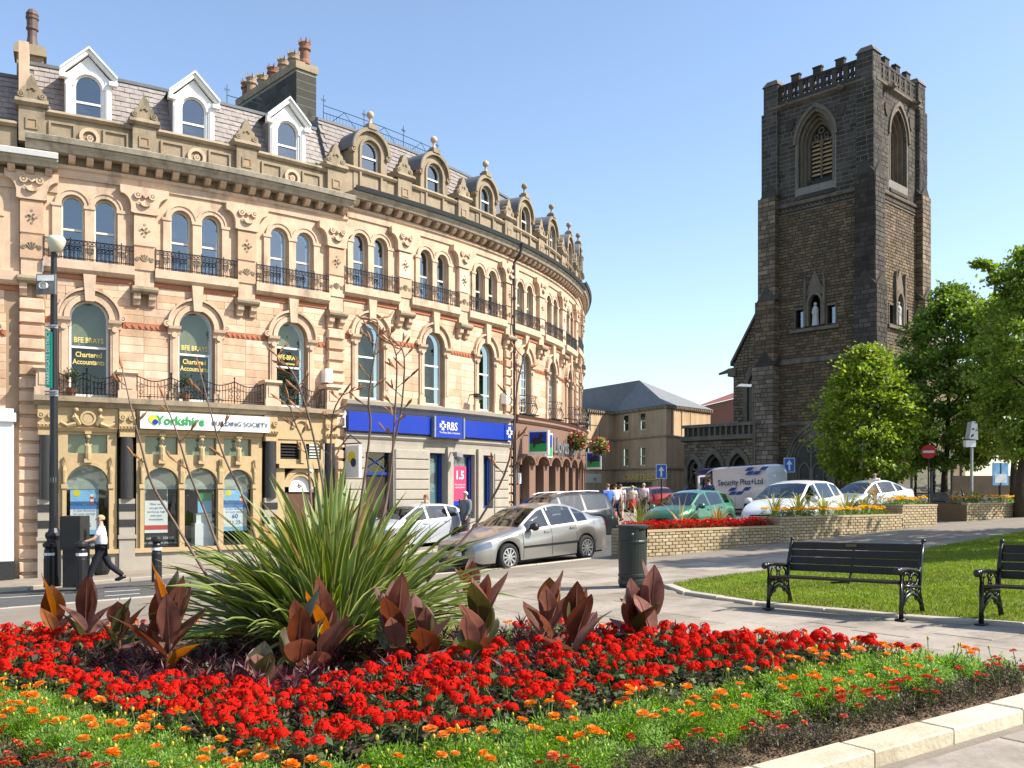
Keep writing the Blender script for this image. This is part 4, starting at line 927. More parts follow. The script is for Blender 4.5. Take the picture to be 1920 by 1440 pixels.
b = FB(); b.box(-.45, .02, -.35, -.02, -2.7, 9.0); b.build('party_wall', M['stone_trim'], hE)
rooted(hE)
# ================================================================ church with its tower
M['tower'] = mat('sooty_ashlar', (.058, .049, .038), .92, .3, 1.2, .3, 14, rand=.3, isl=.35, dirt=((.13, .105, .07), .5, .55, .6))
M['rubble'] = mat('brown_rubble', (.17, .122, .074), .92, .25, 1.0, .35, 14, rand=.3, isl=.40, dirt=((.07, .058, .042), .45, .50, .7))
M['tmortar'] = mat('pale_mortar', (.21, .19, .16), .95, .2, 3)
M['tmortar2'] = mat('dark_mortar', (.045, .037, .027), .95, .2, 3)
M['dressing'] = mat('church_dressing', (.155, .125, .088), .9, .25, 1.5, .25, 18, dirt=((.05, .045, .036), .8, .48, .75))
M['louvre'] = mat('belfry_louvre', (.52, .36, .19), .8, .15, 2)
M['redtile'] = mat('red_clay_tile', (.30, .085, .05), .85, .2, 2)
TA = R(133.5); ta = Vector((math.cos(TA), math.sin(TA))); tb = Vector((math.cos(TA - math.pi / 2), math.sin(TA - math.pi / 2)))
Z0 = 70.0; P0 = Vector(((1634 - CX) / F * Z0, Z0)); TL = 8.8
def xfL(u, n, z): p = P0 + ta * u - tb * n; return (p.x, p.y, z + CAMZ)
def xfR(w, n, z): p = P0 + tb * w - ta * n; return (p.x, p.y, z + CAMZ)
church = thing('church', 'dark sooty stone church with a tall square battlemented tower', 'church', (P0.x, P0.y + 6, g(P0.x, P0.y)))
n_ind = [0]
def blocks(xf, u0, u1, z0, z1, parent, m, bw=.62, bh=.33, n0=0.0, holes=(), ind=False, joined=None, proud=.03, mort=None):
    """one ashlar face: blocks proud of a mortar bed; single objects while the budget lasts"""
    rows = max(1, round((z1 - z0) / bh)); h = (z1 - z0) / rows
    for r in range(rows):
        za, zb = z0 + r * h, z0 + (r + 1) * h; spans = [(u0, u1)]
        for f_ in holes:
            q = f_((za + zb) / 2)
            if not q: continue
            ns = []
            for a, c in spans:
                if q[1] <= a or q[0] >= c: ns.append((a, c)); continue
                if q[0] > a: ns.append((a, q[0]))
                if q[1] < c: ns.append((q[1], c))
            spans = ns
        for a, c in spans:
            x = a
            while c - x > .03:
                w = bw * U(.65, 1.35)
                if c - x - w < bw * .4: w = c - x
                p = proud * U(.5, 1.3)
                bb = MB(xf) if ind and n_ind[0] < 298 else joined
                bb.add([(x + .016, n0 - .02, za + .016), (x + w - .016, n0 - .02, za + .016), (x + w - .016, n0 - .02, zb - .016), (x + .016, n0 - .02, zb - .016),
                        (x + .03, n0 + p, za + .03), (x + w - .03, n0 + p, za + .03), (x + w - .03, n0 + p, zb - .03), (x + .03, n0 + p, zb - .03)], [(0, 1, 5, 4), (1, 2, 6, 5), (2, 3, 7, 6), (3, 0, 4, 7), (4, 5, 6, 7)], 0)
                if bb is not joined: bb.build('stone_block', m, parent); n_ind[0] += 1
                x += w
def gothic_ring(b, sc, hw0, hw1, zs, n0, n1, zb=None, k=1.7, n=14):
    p, q = gothic_pts(sc, hw0, zs, n, k), gothic_pts(sc, hw1, zs, n, k)
    if zb is not None: p = [(sc - hw0, zb)] + p + [(sc + hw0, zb)]; q = [(sc - hw1, zb)] + q + [(sc + hw1, zb)]
    for i in range(len(p) - 1):
        a, c, d, e = p[i], p[i + 1], q[i + 1], q[i]
        b.quad((a[0], n1, a[1]), (c[0], n1, c[1]), (d[0], n1, d[1]), (e[0], n1, e[1]))
        b.quad((a[0], n0, a[1]), (c[0], n0, c[1]), (c[0], n1, c[1]), (a[0], n1, a[1])); b.quad((e[0], n1, e[1]), (d[0], n1, d[1]), (d[0], n0, d[1]), (e[0], n0, e[1]))
def goth_hole(sc, hw, zb, zs, k=1.7):
    def f_(z):
        if z < zb: return None
        if z <= zs: return (sc - hw, sc + hw)
        r = hw * k; t = r * r - (z - zs) ** 2
        if t <= 0: return None
        x = math.sqrt(t) - (r - hw); return (sc - x, sc + x) if x > 0 else None
    return f_
ZB = -1.6; STR = 22.0; BEL_B, BEL_S = 23.9, 27.4; PAR0, PAR1 = 30.7, 33.0
tm = MB(); jup, jlo = MB(), MB()
for side, xf in (('left', xfL), ('right', xfR)):
    c = TL / 2 + (.15 if side == 'left' else .2)
    ops = [(c, 1.45, BEL_B, BEL_S, 'g')]
    b = MB(xf); wall_face(b, 0, TL, STR, PAR0, ops, 0.0, 1.1, nA=14); up = b.build('belfry_wall', M['tmortar'], church)
    b = MB(xf); wall_face(b, 0, TL, ZB, STR, [(c, .55, 12.9, 14.6, 'g')] + ([(c - 1.35, .34, 12.8, 14.2, 0), (c + 1.35, .34, 12.8, 14.2, 0)]), 0.0, .4, nA=10); lo = b.build('shaft_wall', M['tmortar2'], church)
    jup, jlo = MB(xf), MB(xf)
    blocks(xf, .9, TL - .9, STR + .9, PAR0, up, M['tower'], .66, .36, holes=[goth_hole(c, 1.72, BEL_B - .7, BEL_S)], ind=True, joined=jup)
    blocks(xf, .9, TL - .9, ZB + 1, STR - .05, lo, M['rubble'], .52, .24, holes=[goth_hole(c, .85, 12.7, 15.2), (lambda z, c=c: (c - 1.8, c + 1.8) if 12.7 < z < 14.4 else None)] + ([goth_hole(c + .3, 2.0, -2, 2.2)] if side == 'left' else []), joined=jlo)
    if jup.v: stuff(jup.build('stone_courses', M['tower'], up))
    stuff(jlo.build('stone_courses', M['rubble'], lo))
    # belfry window: deep moulded reveal, tracery, louvres
    b = MB(xf)
    for k in range(4): gothic_ring(b, c, 1.45 - .17 * k, 1.62 - .17 * k, BEL_S, -.3 * k - .3, .03 - .3 * k, BEL_B)
    gothic_ring(b, c, 1.66, 1.88, BEL_S, -.1, .16); b.build('window_moulding', M['dressing'], up)
    b = MB(xf); hw = .92
    b.box(c - .07, c + .07, -1.1, -.95, BEL_B, BEL_S + .6)
    for q in (-1, 1): gothic_ring(b, c + q * .46, .33, .42, BEL_S - .2, -1.1, -.95); b.arch(c + q * .42, BEL_S + .55, .13, .2, -1.1, -.95, 8, a0=0, a1=2 * math.pi)
    b.arch(c, BEL_S + 1.0, .17, .27, -1.1, -.95, 10, a0=0, a1=2 * math.pi); b.build('tracery', M['dressing'], up)
    for q in (-1, 1):
        for k in range(9):
            bb = MB(xf); z = BEL_B + 1.0 + .33 * k; bb.sweep([(-1.25, z + .2), (-1.0, z), (-1.0, z + .04), (-1.25, z + .26)], c + q * .46 - .39, c + q * .46 + .39); bb.build('louvre', M['louvre'], up)
    b = MB(xf); b.box(c - 1.4, c + 1.4, -1.4, -1.32, BEL_B - .5, BEL_S + 2.4); b.build('belfry_back', M['dimroom'], up)
    b = MB(xf); b.add([(c - 1.45, -.9, BEL_B + .7), (c + 1.45, -.9, BEL_B + .7), (c + 1.6, .12, BEL_B - .75), (c - 1.6, .12, BEL_B - .75), (c - 1.6, .12, BEL_B - .95), (c + 1.6, .12, BEL_B - .95)], [(3, 2, 1, 0), (4, 5, 2, 3)]); b.build('sloped_sill', M['tower'], up)
    # strings, carved band, shields
    b = MB(xf); b.sweep([(.0, STR + .55), (.16, STR + .6), (.2, STR + .75), (.0, STR + .95)], .8, TL - .8); b.sweep([(.0, STR - .1), (.1, STR - .05), (.1, STR + .05), (.0, STR + .1)], .8, TL - .8); b.build('string_course', M['dressing'], up)
    b = MB(xf); x = 1.1
    while x < TL - 1.1: b.tube([(x, .03, STR + .2), (x + .17, .06, STR + .42), (x + .34, .03, STR + .2)], .06, 5); b.ball((x + .17, .05, STR + .24), .07, 6); x += .36
    b.build('carved_frieze', M['dressing'], up)
    b = MB(xf); b.box(.85, TL - .85, -.03, .022, STR + .1, STR + .55); b.build('frieze_ground', M['tmortar2'], up)
    for q in (-2.15, 2.15):
        bb = MB(xf); zz = BEL_S + 1.75; bb.prism([(c + q + x, zz + z) for x, z in ((-.36, .4), (-.36, -.05), (-.2, -.4), (0, -.55), (.2, -.4), (.36, -.05), (.36, .4))], .12, .0); bb.build('shield', M['tower'], up)
    # pierced, battlemented parapet
    b = MB(xf); b.sweep([(.0, PAR0 - .15), (.3, PAR0 + .05), (.3, PAR0 + .2), (.0, PAR0 + .3)], .3, TL - .3); b.build('parapet_string', M['dressing'], up)
    b = MB(xf); nM = 7; w = (TL - 2.2) / nM; b.box(1.1, TL - 1.1, -.3, .05, PAR0 + .2, PAR0 + .62)
    for k in range(nM + 1): x = 1.1 + w * k; b.box(x - .19, x + .19, -.28, .03, PAR0 + .4, PAR1 - .6)
    b.box(1.1, TL - 1.1, -.3, .05, PAR1 - .62, PAR1 - .44)
    for k in range(nM):
        x = 1.1 + w * (k + .5); zc = (PAR0 + PAR1) / 2 - .2; b.box(x - .09, x + .09, -.25, .0, PAR0 + .4, PAR1 - .6); b.box(x - w / 2, x + w / 2, -.25, .0, zc - .1, zc + .1)
        for q in (-1, 1):
            for s_ in (-1, 1): b.box(x + q * .26 - .10, x + q * .26 + .10, -.25, .0, zc + s_ * .62 - .16, zc + s_ * .62 + .16)
        if k % 2: b.box(x - w * .36, x + w * .36, -.3, .05, PAR1 - .44, PAR1); b.sweep([(-.36, PAR1), (.12, PAR1), (.06, PAR1 + .12), (-.3, PAR1 + .14)], x - w * .42, x + w * .42)
    b.build('battlement', M['tower'], up)
    for q in (2.2, TL - 2.2):
        bb = MB(xf); bb.tube([(q, .2, PAR0 + .05), (q, .7, PAR0 - .15), (q - .05, .9, PAR0 - .05)], [.22, .17, .12], 6); bb.build('gargoyle', M['dressing'], up)
    # niche with statue and two small lights
    b = MB(xf); gothic_ring(b, c, .52, .72, 14.5, -.3, .2, 12.8); b.prism([(c - .85, 15.2), (c + .85, 15.2), (c, 17.2)], .12, .02)
    for q in (-1, 1): b.box(c + q * .8 - .09, c + q * .8 + .09, .0, .25, 12.8, 16.1); b.prism([(c + q * .8 - .12, 16.1), (c + q * .8 + .12, 16.1), (c + q * .8, 16.9)], .25, .0)
    b.box(c - 2.1, c + 2.1, -.05, .25, 12.4, 12.65); b.build('niche', M['dressing'], lo)
    b = MB(xf); b.tube([(c, -.05, 12.8), (c, -.02, 13.5), (c, .0, 14.1), (c, .0, 14.35)], [.3, .24, .26, .1], 8); b.ball((c, .0, 14.5), .14, 8); b.tube([(c - .25, .05, 13.9), (c, .2, 13.6), (c + .25, .05, 13.9)], .07, 5); b.build('statue', mat('pale_statue', (.45, .44, .42), .8), lo)
    for q in (-1.35, 1.35):
        bb = MB(xf); bb.box(c + q - .34, c + q + .34, -.4, -.36, 12.8, 14.2); bb.build('lancet_glass', M['glass_dark'], lo)
        bb = MB(xf)
        for (x0, x1, p, r_) in ((-.44, -.34, 12.7, 14.3), (.34, .44, 12.7, 14.3), (-.44, .44, 14.2, 14.4)): bb.box(c + q + x0, c + q + x1, -.1, .06, p, r_)
        bb.build('lancet_frame', M['dressing'], lo)
    b = MB(xf); b.sweep([(.0, 9.9), (.2, 9.95), (.2, 10.1), (.0, 10.4)], .6, TL - .6); b.sweep([(.0, 5.0), (.14, 5.05), (.14, 5.15), (.0, 5.3)], .6, TL - .6); b.build('string_course', M['dressing'], lo)
# stepped corner buttresses
def buttress(cu, cw, top, near=False):
    """square pier round one corner, stepping out three times with gabled weatherings"""
    jb = MB()
    for k, (z0, z1, e) in enumerate(((PAR0 - .2, top, .22), (23.6, PAR0 - .2, .34), (15.2, 23.6, .55), (9.9, 15.2, .72), (ZB, 9.9, .9))):
        def xf(u, w_, z): p = P0 + ta * u + tb * w_; return (p.x, p.y, z + CAMZ)
        u0, u1, w0, w1 = cu - e, cu + e, cw - e, cw + e; i = 1.05
        if cu == 0: u0, u1 = -e, i
        else: u0, u1 = cu - i, cu + e
        if cw == 0: w0, w1 = -e, i
        else: w0, w1 = cw - i, cw + e
        b = MB(xf); b.add([(u0, w0, z0), (u1, w0, z0), (u1, w1, z0), (u0, w1, z0), (u0, w0, z1), (u1, w0, z1), (u1, w1, z1), (u0, w1, z1)], [(0, 1, 5, 4), (1, 2, 6, 5), (2, 3, 7, 6), (3, 0, 4, 7), (4, 5, 6, 7)])
        p = b.build('buttress', M['tmortar'] if k < 2 else M['tmortar2'], church)
        mm = M['tower'] if (k < 2 or near) else M['rubble']
        fl = lambda u, n, z: xf(u, w0 - n, z); fr = lambda w_, n, z: xf(u0 - n, w_, z)
        j1, j2 = MB(fl), MB(fr)
        blocks(fl, u0, u1, z0, z1, p, mm, .6, .36, joined=j1, ind=False); blocks(fr, w0, w1, z0, z1, p, mm, .6, .36, joined=j2, ind=False)
        stuff(j1.build('stone_courses', mm, p)); stuff(j2.build('stone_courses', mm, p))
        if 0 < k < 4:                               # weathered gablets on the set-offs
            e2 = (0, .0, .55, .72, .9)[k + 1] if k < 4 else 0
            b = MB(xf); um, wm = (u0 + u1) / 2, (w0 + w1) / 2
            for q in (0,):
                b.add([(u0 - .15, w0 - .2, z0), (u1 + .0, w0 - .2, z0), (um, w0 - .2, z0 + .95), (u0 - .15, w0, z0), (u1, w0, z0), (um, w0, z0 + 1.3)], [(0, 1, 2), (0, 2, 5, 3), (1, 4, 5, 2)])
                b.add([(u0 - .2, w0 - .15, z0), (u0 - .2, w1, z0), (u0 - .2, wm, z0 + .95), (u0, w0 - .15, z0), (u0, w1, z0), (u0, wm, z0 + 1.3)], [(2, 1, 0), (3, 5, 2, 0), (2, 5, 4, 1)])
            b.build('gablet', M['tower'], p)
        if k == 0:
            b = MB(xf); b.add([(u0 - .1, w0 - .1, z1), (u1 + .1, w0 - .1, z1), (u1 + .1, w1 + .1, z1), (u0 - .1, w1 + .1, z1), (u0 + .2, w0 + .2, z1 + .5), (u1 - .2, w0 + .2, z1 + .5), (u1 - .2, w1 - .2, z1 + .5), (u0 + .2, w1 - .2, z1 + .5)], [(0, 1, 5, 4), (1, 2, 6, 5), (2, 3, 7, 6), (3, 0, 4, 7), (4, 5, 6, 7)]); b.build('pier_cap', M['dressing'], p)
buttress(0, 0, PAR1 - .2, True); buttress(TL, 0, PAR1 - .3); buttress(0, TL, PAR1 - .3); buttress(TL, TL, PAR1 - .3)
b = MB(lambda u, w_, z: (*(P0 + ta * u + tb * w_), z + CAMZ)); b.box(1.9, TL - 1.9, 1.9, TL - 1.9, ZB, PAR0 + .2); b.build('tower_core', M['tmortar2'], church)
# west door recess at the tower foot
b = MB(xfL); c = TL / 2 + .45
for k in range(4): gothic_ring(b, c, 1.9 - .2 * k, 2.1 - .2 * k, 1.9, -.02, .34 - .1 * k, ZB)
for q in (-1, 1): gothic_ring(b, c + q * .58, .42, .52, 1.3, .0, .14, ZB)
b.box(c - .06, c + .06, .0, .14, ZB, 3.2); b.arch(c, 3.2, .3, .42, .0, .12, 10, a0=0, a1=2 * math.pi); b.build('west_window', M['dressing'], church)
b = MB(xfL); b.add([(x, .03, z) for x, z in [(c - 1.3, ZB)] + gothic_pts(c, 1.3, 1.9) + [(c + 1.3, ZB)]], [tuple(range(15))]); b.build('west_glass', M['dimroom'], church)
# nave gable standing behind the tower on the left, with a tall window
def xfN(u, n, z): p = P0 + ta * u - tb * (n - 2.4); return (p.x, p.y, z + CAMZ)
NV = 13.6
b = MB(xfN); b.prism([(TL - .5, ZB), (NV, ZB), (NV, 10.4), (NV - .2, 11.0), (TL - .5, 19.2)], .0, -.9); nv = b.build('nave_gable', M['tmortar2'], church)
jn = MB(xfN)
def slope_cut(z): return (NV - .2 - (z - 11.0) * (NV - .3 - TL) / 8.2, 99) if z > 11 else None
blocks(xfN, TL + .2, NV, ZB, 18.0, nv, M['rubble'], .5, .25, holes=[goth_hole(TL + 2.1, 1.5, .5, 8.5), slope_cut], joined=jn); stuff(jn.build('stone_courses', M['rubble'], nv))
b = MB(xfN); gothic_ring(b, TL + 2.1, 1.2, 1.6, 8.5, -.1, .2, .5); gothic_ring(b, TL + 2.1, .8, 1.1, 8.5, -.1, .1, .5); b.build('nave_window', M['dressing'], nv)
b = MB(xfN); b.add([(x, .025, z) for x, z in [(TL + 1.0, .5)] + gothic_pts(TL + 2.1, 1.1, 8.5) + [(TL + 3.2, .5)]], [tuple(range(15))]); b.build('nave_glass', M['glass_dark'], nv)
b = MB(xfN); p0, p1 = (NV + .2, 10.7), (TL - .5, 19.5); b.add([(p0[0], .2, p0[1]), (p1[0], .2, p1[1]), (p1[0], .2, p1[1] + .35), (p0[0], .2, p0[1] + .35), (p0[0], -1.0, p0[1]), (p1[0], -1.0, p1[1]), (p1[0], -1.0, p1[1] + .35), (p0[0], -1.0, p0[1] + .35)], [(0, 1, 2, 3), (3, 2, 6, 7), (0, 4, 5, 1), (0, 3, 7, 4)])
b.sweep([(-.9, 9.8), (.15, 9.8), (.15, 10.5), (-.9, 10.7)], NV - .3, NV + .5); b.tube([(NV + .5, .0, 10.3), (NV + 1.4, .1, 10.1)], [.2, .1], 6); b.build('gable_coping', M['dressing'], nv)
b = MB(lambda u, w_, z: (*(P0 + ta * u + tb * w_), z + CAMZ)); b.prism([(NV + .1, 10.0), (TL - 1, 19.0), (3.0, 14.0), (3.0, 10.0)], 3.4, 24); b.build('nave_roof', M['slate'], church)
# low porch range with a pierced parapet
def xfP(u, n, z): p = P0 + ta * u - tb * (n + 1.2); return (p.x, p.y, z + CAMZ)
b = MB(xfP); wall_face(b, TL + .6, 16.2, ZB, 5.2, [(TL + 2.0, .85, ZB + .4, 1.6, 'g'), (TL + 4.4, .85, ZB + .4, 1.6, 'g'), (TL + 6.4, .6, .0, 1.6, 'g')], 0.0, .8, nA=12); b.box(15.8, 16.2, -4, -.01, ZB, 5.2); po = b.build('porch', M['tmortar2'], church)
jp = MB(xfP); blocks(xfP, TL + .6, 16.2, ZB, 4.0, po, M['rubble'], .5, .26, holes=[goth_hole(TL + 2.0, 1.18, ZB, 1.6), goth_hole(TL + 4.4, 1.18, ZB, 1.6), goth_hole(TL + 6.4, .9, -.2, 1.6)], joined=jp); stuff(jp.build('stone_courses', M['rubble'], po))
b = MB(xfP)
for u_, w_ in ((2.0, .85), (4.4, .85), (6.4, .6)): gothic_ring(b, TL + u_, w_, w_ + .32, 1.6, -.1, .16, ZB + .4 if w_ > .7 else .0); gothic_ring(b, TL + u_, w_ - .18, w_, 1.6, -.5, -.25, ZB + .4 if w_ > .7 else .0)
b.arch(TL + 6.4, 1.9, .25, .4, -.4, -.2, 10, a0=0, a1=2 * math.pi); b.sweep([(.0, 4.0), (.3, 4.1), (.3, 4.35), (.0, 4.5)], TL + .4, 16.4)
b.sweep([(-.4, 5.2), (.2, 5.2), (.1, 5.45), (-.3, 5.5)], TL + .4, 16.4)
x = TL + .9
while x < 16.0: b.box(x - .08, x + .08, .0, .12, 4.4, 5.2); x += .55
b.build('porch_dressing', M['dressing'], po)
b = MB(xfP); b.box(TL + .6, 16.2, -3.5, -.7, ZB, 5.0); b.build('porch_inside', M['dark'], po)
# sunlit east end and churchyard wall on the right of the tower
def xfE(w_, n, z): p = P0 + tb * w_ - ta * (n - 3.0); return (p.x, p.y, z + CAMZ)
b = MB(xfE); b.prism([(TL + .5, ZB), (26, ZB), (26, 12.0), (TL + .5, 12.0)], .0, -3); 
b.box(TL + 3, TL + 4.2, -1, .6, ZB, 14.2); b.prism([(TL + 2.8, 14.2), (TL + 4.4, 14.2), (TL + 3.6, 16.4)], .6, -1); ev = b.build('aisle_wall', M['rubble'], church)
b = MB(xfE)
for k in range(3): gothic_ring(b, TL + 7 + 4 * k, .9, 1.2, 5.0, .0, .2, 1.0)
b.build('aisle_window', M['dressing'], ev)
b = MB(xfE); b.add([(TL + .4, .4, 12.0), (26.2, .4, 12.0), (26.2, -3.5, 13.6), (TL + .4, -3.5, 13.6)], [(0, 1, 2, 3)]); b.build('aisle_roof', M['redtile'], church)
rooted(church)

# ================================================================ distant corner building with gilt letters
M['bg_stone'] = mat('buff_ashlar', (.48, .335, .195), .9, .15, .6, .2, 8, isl=.1, dirt=((.24, .17, .10), .4, .55, .6)); M['bg_slate'] = mat('blue_grey_slate', (.19, .195, .20), .8, .15, 2, .2, 8)
def bgx(px, Yd): return ((px - CX) / F * Yd, Yd)
c0, c1, c2, c3 = Vector(bgx(1088, 88)), Vector(bgx(1152, 92)), Vector(bgx(1249, 84)), Vector(bgx(1332, 90))
crab = thing('corner_building', 'buff stone corner shop with hipped slate roof and gilt lettering on its fascia', 'building', (c2.x, c2.y, g(c2.x, c2.y)))
EV = 7.55; GB_ = -1.9
def plane_xf(p, q):
    d = (q - p); L = d.length; d = d / L; nrm = Vector((d.y, -d.x))
    return (lambda u, n, z: (p.x + d.x * u + nrm.x * n, p.y + d.y * u + nrm.y * n, z + CAMZ)), L
for (p, q, wins) in ((c0, c1, [(1.2, .42)]), (c1, c2, [(2.0, .55), (4.95, .55)]), (c2, c3, [])):
    xf, L = plane_xf(p, q); b = MB(xf)
    wall_face(b, 0, L, 4.7, EV, [(u, h, 5.5, 7.15, 0) for u, h in wins], 0.0, .2)
    wall_face(b, 0, L, 1.9, 4.7, [(u, h, 2.15, 3.9, 0) for u, h in wins], 0.0, .2)
    wall_face(b, 0, L, GB_, 1.9, [(2.5, 1.5, GB_, .2, 0)] if len(wins) == 2 else [], 0.0, .2)
    w = b.build('wall', M['bg_stone'], crab)
    b = MB(xf); b.sweep([(.0, 4.65), (.08, 4.68), (.08, 4.83), (.0, 4.85)], 0, L); b.sweep([(.0, 1.75), (.1, 1.78), (.1, 1.92), (.0, 1.95)], 0, L); b.sweep([(.0, EV - .35), (.12, EV - .3), (.2, EV - .05), (.0, EV)], -.1, L + .1)
    x = .2
    while x < L: b.box(x - .06, x + .06, .1, .26, EV - .25, EV - .05); x += .35
    b.build('string_course', M['stone_old'], w)
    if not wins:
        b = MB(xf)
        for u in (.9, 2.6, 4.2): b.box(u, u + .12, .0, .05, 4.9, EV - .4); b.build('pilaster_strip', M['bg_stone'], w)
    for u, h in wins:
        for z0, z1, lit in ((5.5, 7.15, 0), (2.15, 3.9, 1)):
            b = MB(xf)
            for (x0, x1, p0, p1) in ((-h, -h + .08, z0, z1), (h - .08, h, z0, z1), (-h, h, z0, z0 + .09), (-h, h, z1 - .08, z1), (-h, h, (z0 + z1) / 2 - .04, (z0 + z1) / 2 + .04)): b.box(u + x0, u + x1, -.16, -.08, p0, p1)
            f_ = b.build('window', M['cream'], crab); bb = MB(xf); bb.quad((u - h, -.13, z0), (u + h, -.13, z0), (u + h, -.13, z1), (u - h, -.13, z1)); bb.build('glass_pane', M['glass'], f_)
            bb = MB(xf); bb.quad((u - h, -.3, z0), (u + h, -.3, z0), (u + h, -.3, z1), (u - h, -.3, z1)); bb.build('curtain', M['curtain' if lit else 'dimroom'], f_)
    if len(wins) == 2:
        vs_, fs_ = text_geo('CRABTREES', .80, 'CENTER', 1.4, .03, .012); b = MB(xf); b.add([(4.6 + p[0], .06 + p[2], .80 + p[1]) for p in vs_], fs_); b.build('gilt_lettering', M['gold'], crab)
        b = MB(xf); b.quad((.9, .02, .6), (6.6, .02, .6), (6.6, 1.3, .15), (.9, 1.3, .15)); 
        for k in range(9): b.tube([(.9 + .71 * k, .03, .63), (.9 + .71 * k, 1.3, .18)], .03, 4)
        b.build('glass_awning', M['glass_dark'], crab); b = MB(xf); b.box(1.0, 4.0, -.8, -.3, GB_, -.9); b.build('shop_inside', M['dimroom'], crab)
    if len(wins) == 1:
        b = MB(xf); b.box(.6, 3.2, .02, .06, .55, 1.4); b.build('cream_fascia', M['cream'], crab); vs_, fs_ = text_geo('ng', .5); b = MB(xf); b.add([(2.2 + p[0], .08, .8 + p[1]) for p in vs_], fs_); b.build('shop_letters', M['dark'], crab)
b = MB(); hp = lambda v_, z: (v_.x, v_.y, z + CAMZ); mid = (c1 + c2) / 2
r0, r1 = Vector((c2.x - 1.6, c2.y + 6)), Vector((c0.x - 6, c0.y + 9)); back = Vector((c3.x - 2, c3.y + 14)); bl = Vector((c0.x - 8, c0.y + 14)); l0 = Vector((c0.x - 8, c0.y - 3))
o_ = .35
b.add([hp(c0 + Vector((0, -o_)), EV), hp(c1 + Vector((0, -o_)), EV), hp(c2 + Vector((0, -o_)), EV), hp(c3 + Vector((o_, 0)), EV), hp(back, EV), hp(bl, EV), hp(r0, EV + 2.9), hp(r1, EV + 1.6), hp(l0, EV)],
      [(0, 1, 7), (1, 2, 6, 7), (2, 3, 6), (3, 4, 6), (4, 5, 7, 6), (5, 8, 7), (8, 0, 7)]); b.build('roof', M['bg_slate'], crab)
b = MB(); b.add([hp(c3, GB_), hp(back, GB_), hp(back, EV), hp(c3, EV), hp(l0, GB_), hp(c0, GB_), hp(c0, EV), hp(l0, EV)], [(0, 1, 2, 3), (4, 5, 6, 7)]); b.build('side_wall', M['bg_stone'], crab)
rooted(crab)
# red-brick block far behind, between the corner shop and the church
q0, q1, q2 = Vector(bgx(1296, 128)), Vector(bgx(1385, 112)), Vector(bgx(1450, 130)); top = 12.6
rb = thing('brick_block', 'plain red-brick building seen behind the church porch', 'building', (q1.x, q1.y, 0))
xf, L = plane_xf(q0, q1); b = MB(xf); b.box(0, L, -8, 0, -2, 10.9); b.build('wall', mat('red_brick', (.27, .10, .06), .9, .15, 1.5), rb)
b = MB(xf); b.add([(-.3, .3, 10.9), (L + .3, .3, 10.9), (L + .3, -6, 13.2), (-.3, -6, 13.2)], [(0, 1, 2, 3)]); b.build('roof', M['redtile'], rb)
b = MB(xf); b.box(5.2, 5.6, .02, .35, 7.8, 9.2); b.box(6.2, 6.6, .02, .35, 7.8, 9.2); b.build('vent_pipe', M['white'], rb)
rooted(rb)
# ================================================================ signs on the crescent
M['signwhite'] = mat('sign_white', (.78, .78, .74), .4); M['signblue'] = mat('bank_blue', (.008, .035, .33), .35); M['signnavy'] = mat('navy_print', (.02, .04, .10), .5)
M['signgreen'] = mat('sign_green', (.02, .30, .06), .4); M['yellow'] = mat('sun_yellow', (.80, .62, .02), .5); M['teal'] = mat('banner_teal', (.0, .30, .20), .6); M['pink'] = mat('poster_pink', (.60, .05, .13), .5)
M['paleblue'] = mat('poster_blue', (.25, .50, .75), .5, .2, 2); M['seablue'] = mat('poster_sea', (.08, .22, .55), .5); M['redprint'] = mat('red_print', (.6, .04, .03), .5)
def board(name, label, cat, S0_, S1_, z0, z1, v0, v1, m):
    t = thing(name, label, cat, fac((S0_ + S1_) / 2, v0, z0)); b = FB(); fbox(b, S0_, S1_, v0, v1, z0, z1); b.build('panel', m, t); return t
def add_disc(t, name, S, z, r, v0, v1, m, n=18):
    b = FB(); disc(b, S, z, r, v0, v1, n); return b.build(name, m, t)
def fix(t):
    for o in t.children: o.matrix_parent_inverse = Matrix.Translation(-t.location)
t = board('fascia_sign', 'long white building society sign with green and navy lettering over the arcade', 'sign', 2.62, 6.22, 1.66, 2.13, .42, .56, M['signwhite'])
add_disc(t, 'yellow_disc', 2.95, 1.93, .12, .56, .575, M['yellow']); add_disc(t, 'blue_disc', 3.0, 1.85, .075, .575, .585, M['signblue'])
facade_text('Yorkshire', 3.03, 1.79, .35, .58, M['signgreen'], t, align='LEFT', bold=.008, squash=.92)
facade_text('BUILDING SOCIETY', 4.52, 1.81, .185, .58, M['signnavy'], t, align='LEFT', bold=.003, squash=1.02); fix(t)
t = board('fascia_sign', 'long royal blue bank fascia with a projecting white lettered box', 'sign', 8.98, 17.35, 1.86, 2.47, .30, .40, M['signblue'])
b = FB(); b.box(12.55, 13.98, .40, .52, 1.78, 2.52); b.build('lettered_box', M['signblue'], t)
for q_ in (12.48, 13.98): b = FB(); b.box(q_, q_ + .07, .38, .55, 1.78, 2.52); b.build('silver_edge', M['steel'], t)
def daisy(t, S, z, r, v):                           # four arrows pointing inwards round a diamond
    b = FB()
    for k in range(4):
        a = math.pi / 2 * k + math.pi / 4
        for q in (-1, 1):
            pts = [(.30, q * .08), (.62, q * .62), (.98, q * .62), (.98, q * .36), (.55, q * .08)]
            pl = [(S + r * (x * math.cos(a) - y * math.sin(a)) * .9, z + r * (x * math.sin(a) + y * math.cos(a)) * .9) for x, y in pts]; b.add([(x, v, zz) for x, zz in pl], [tuple(range(5))])
    b.build('emblem', M['signwhite'], t)
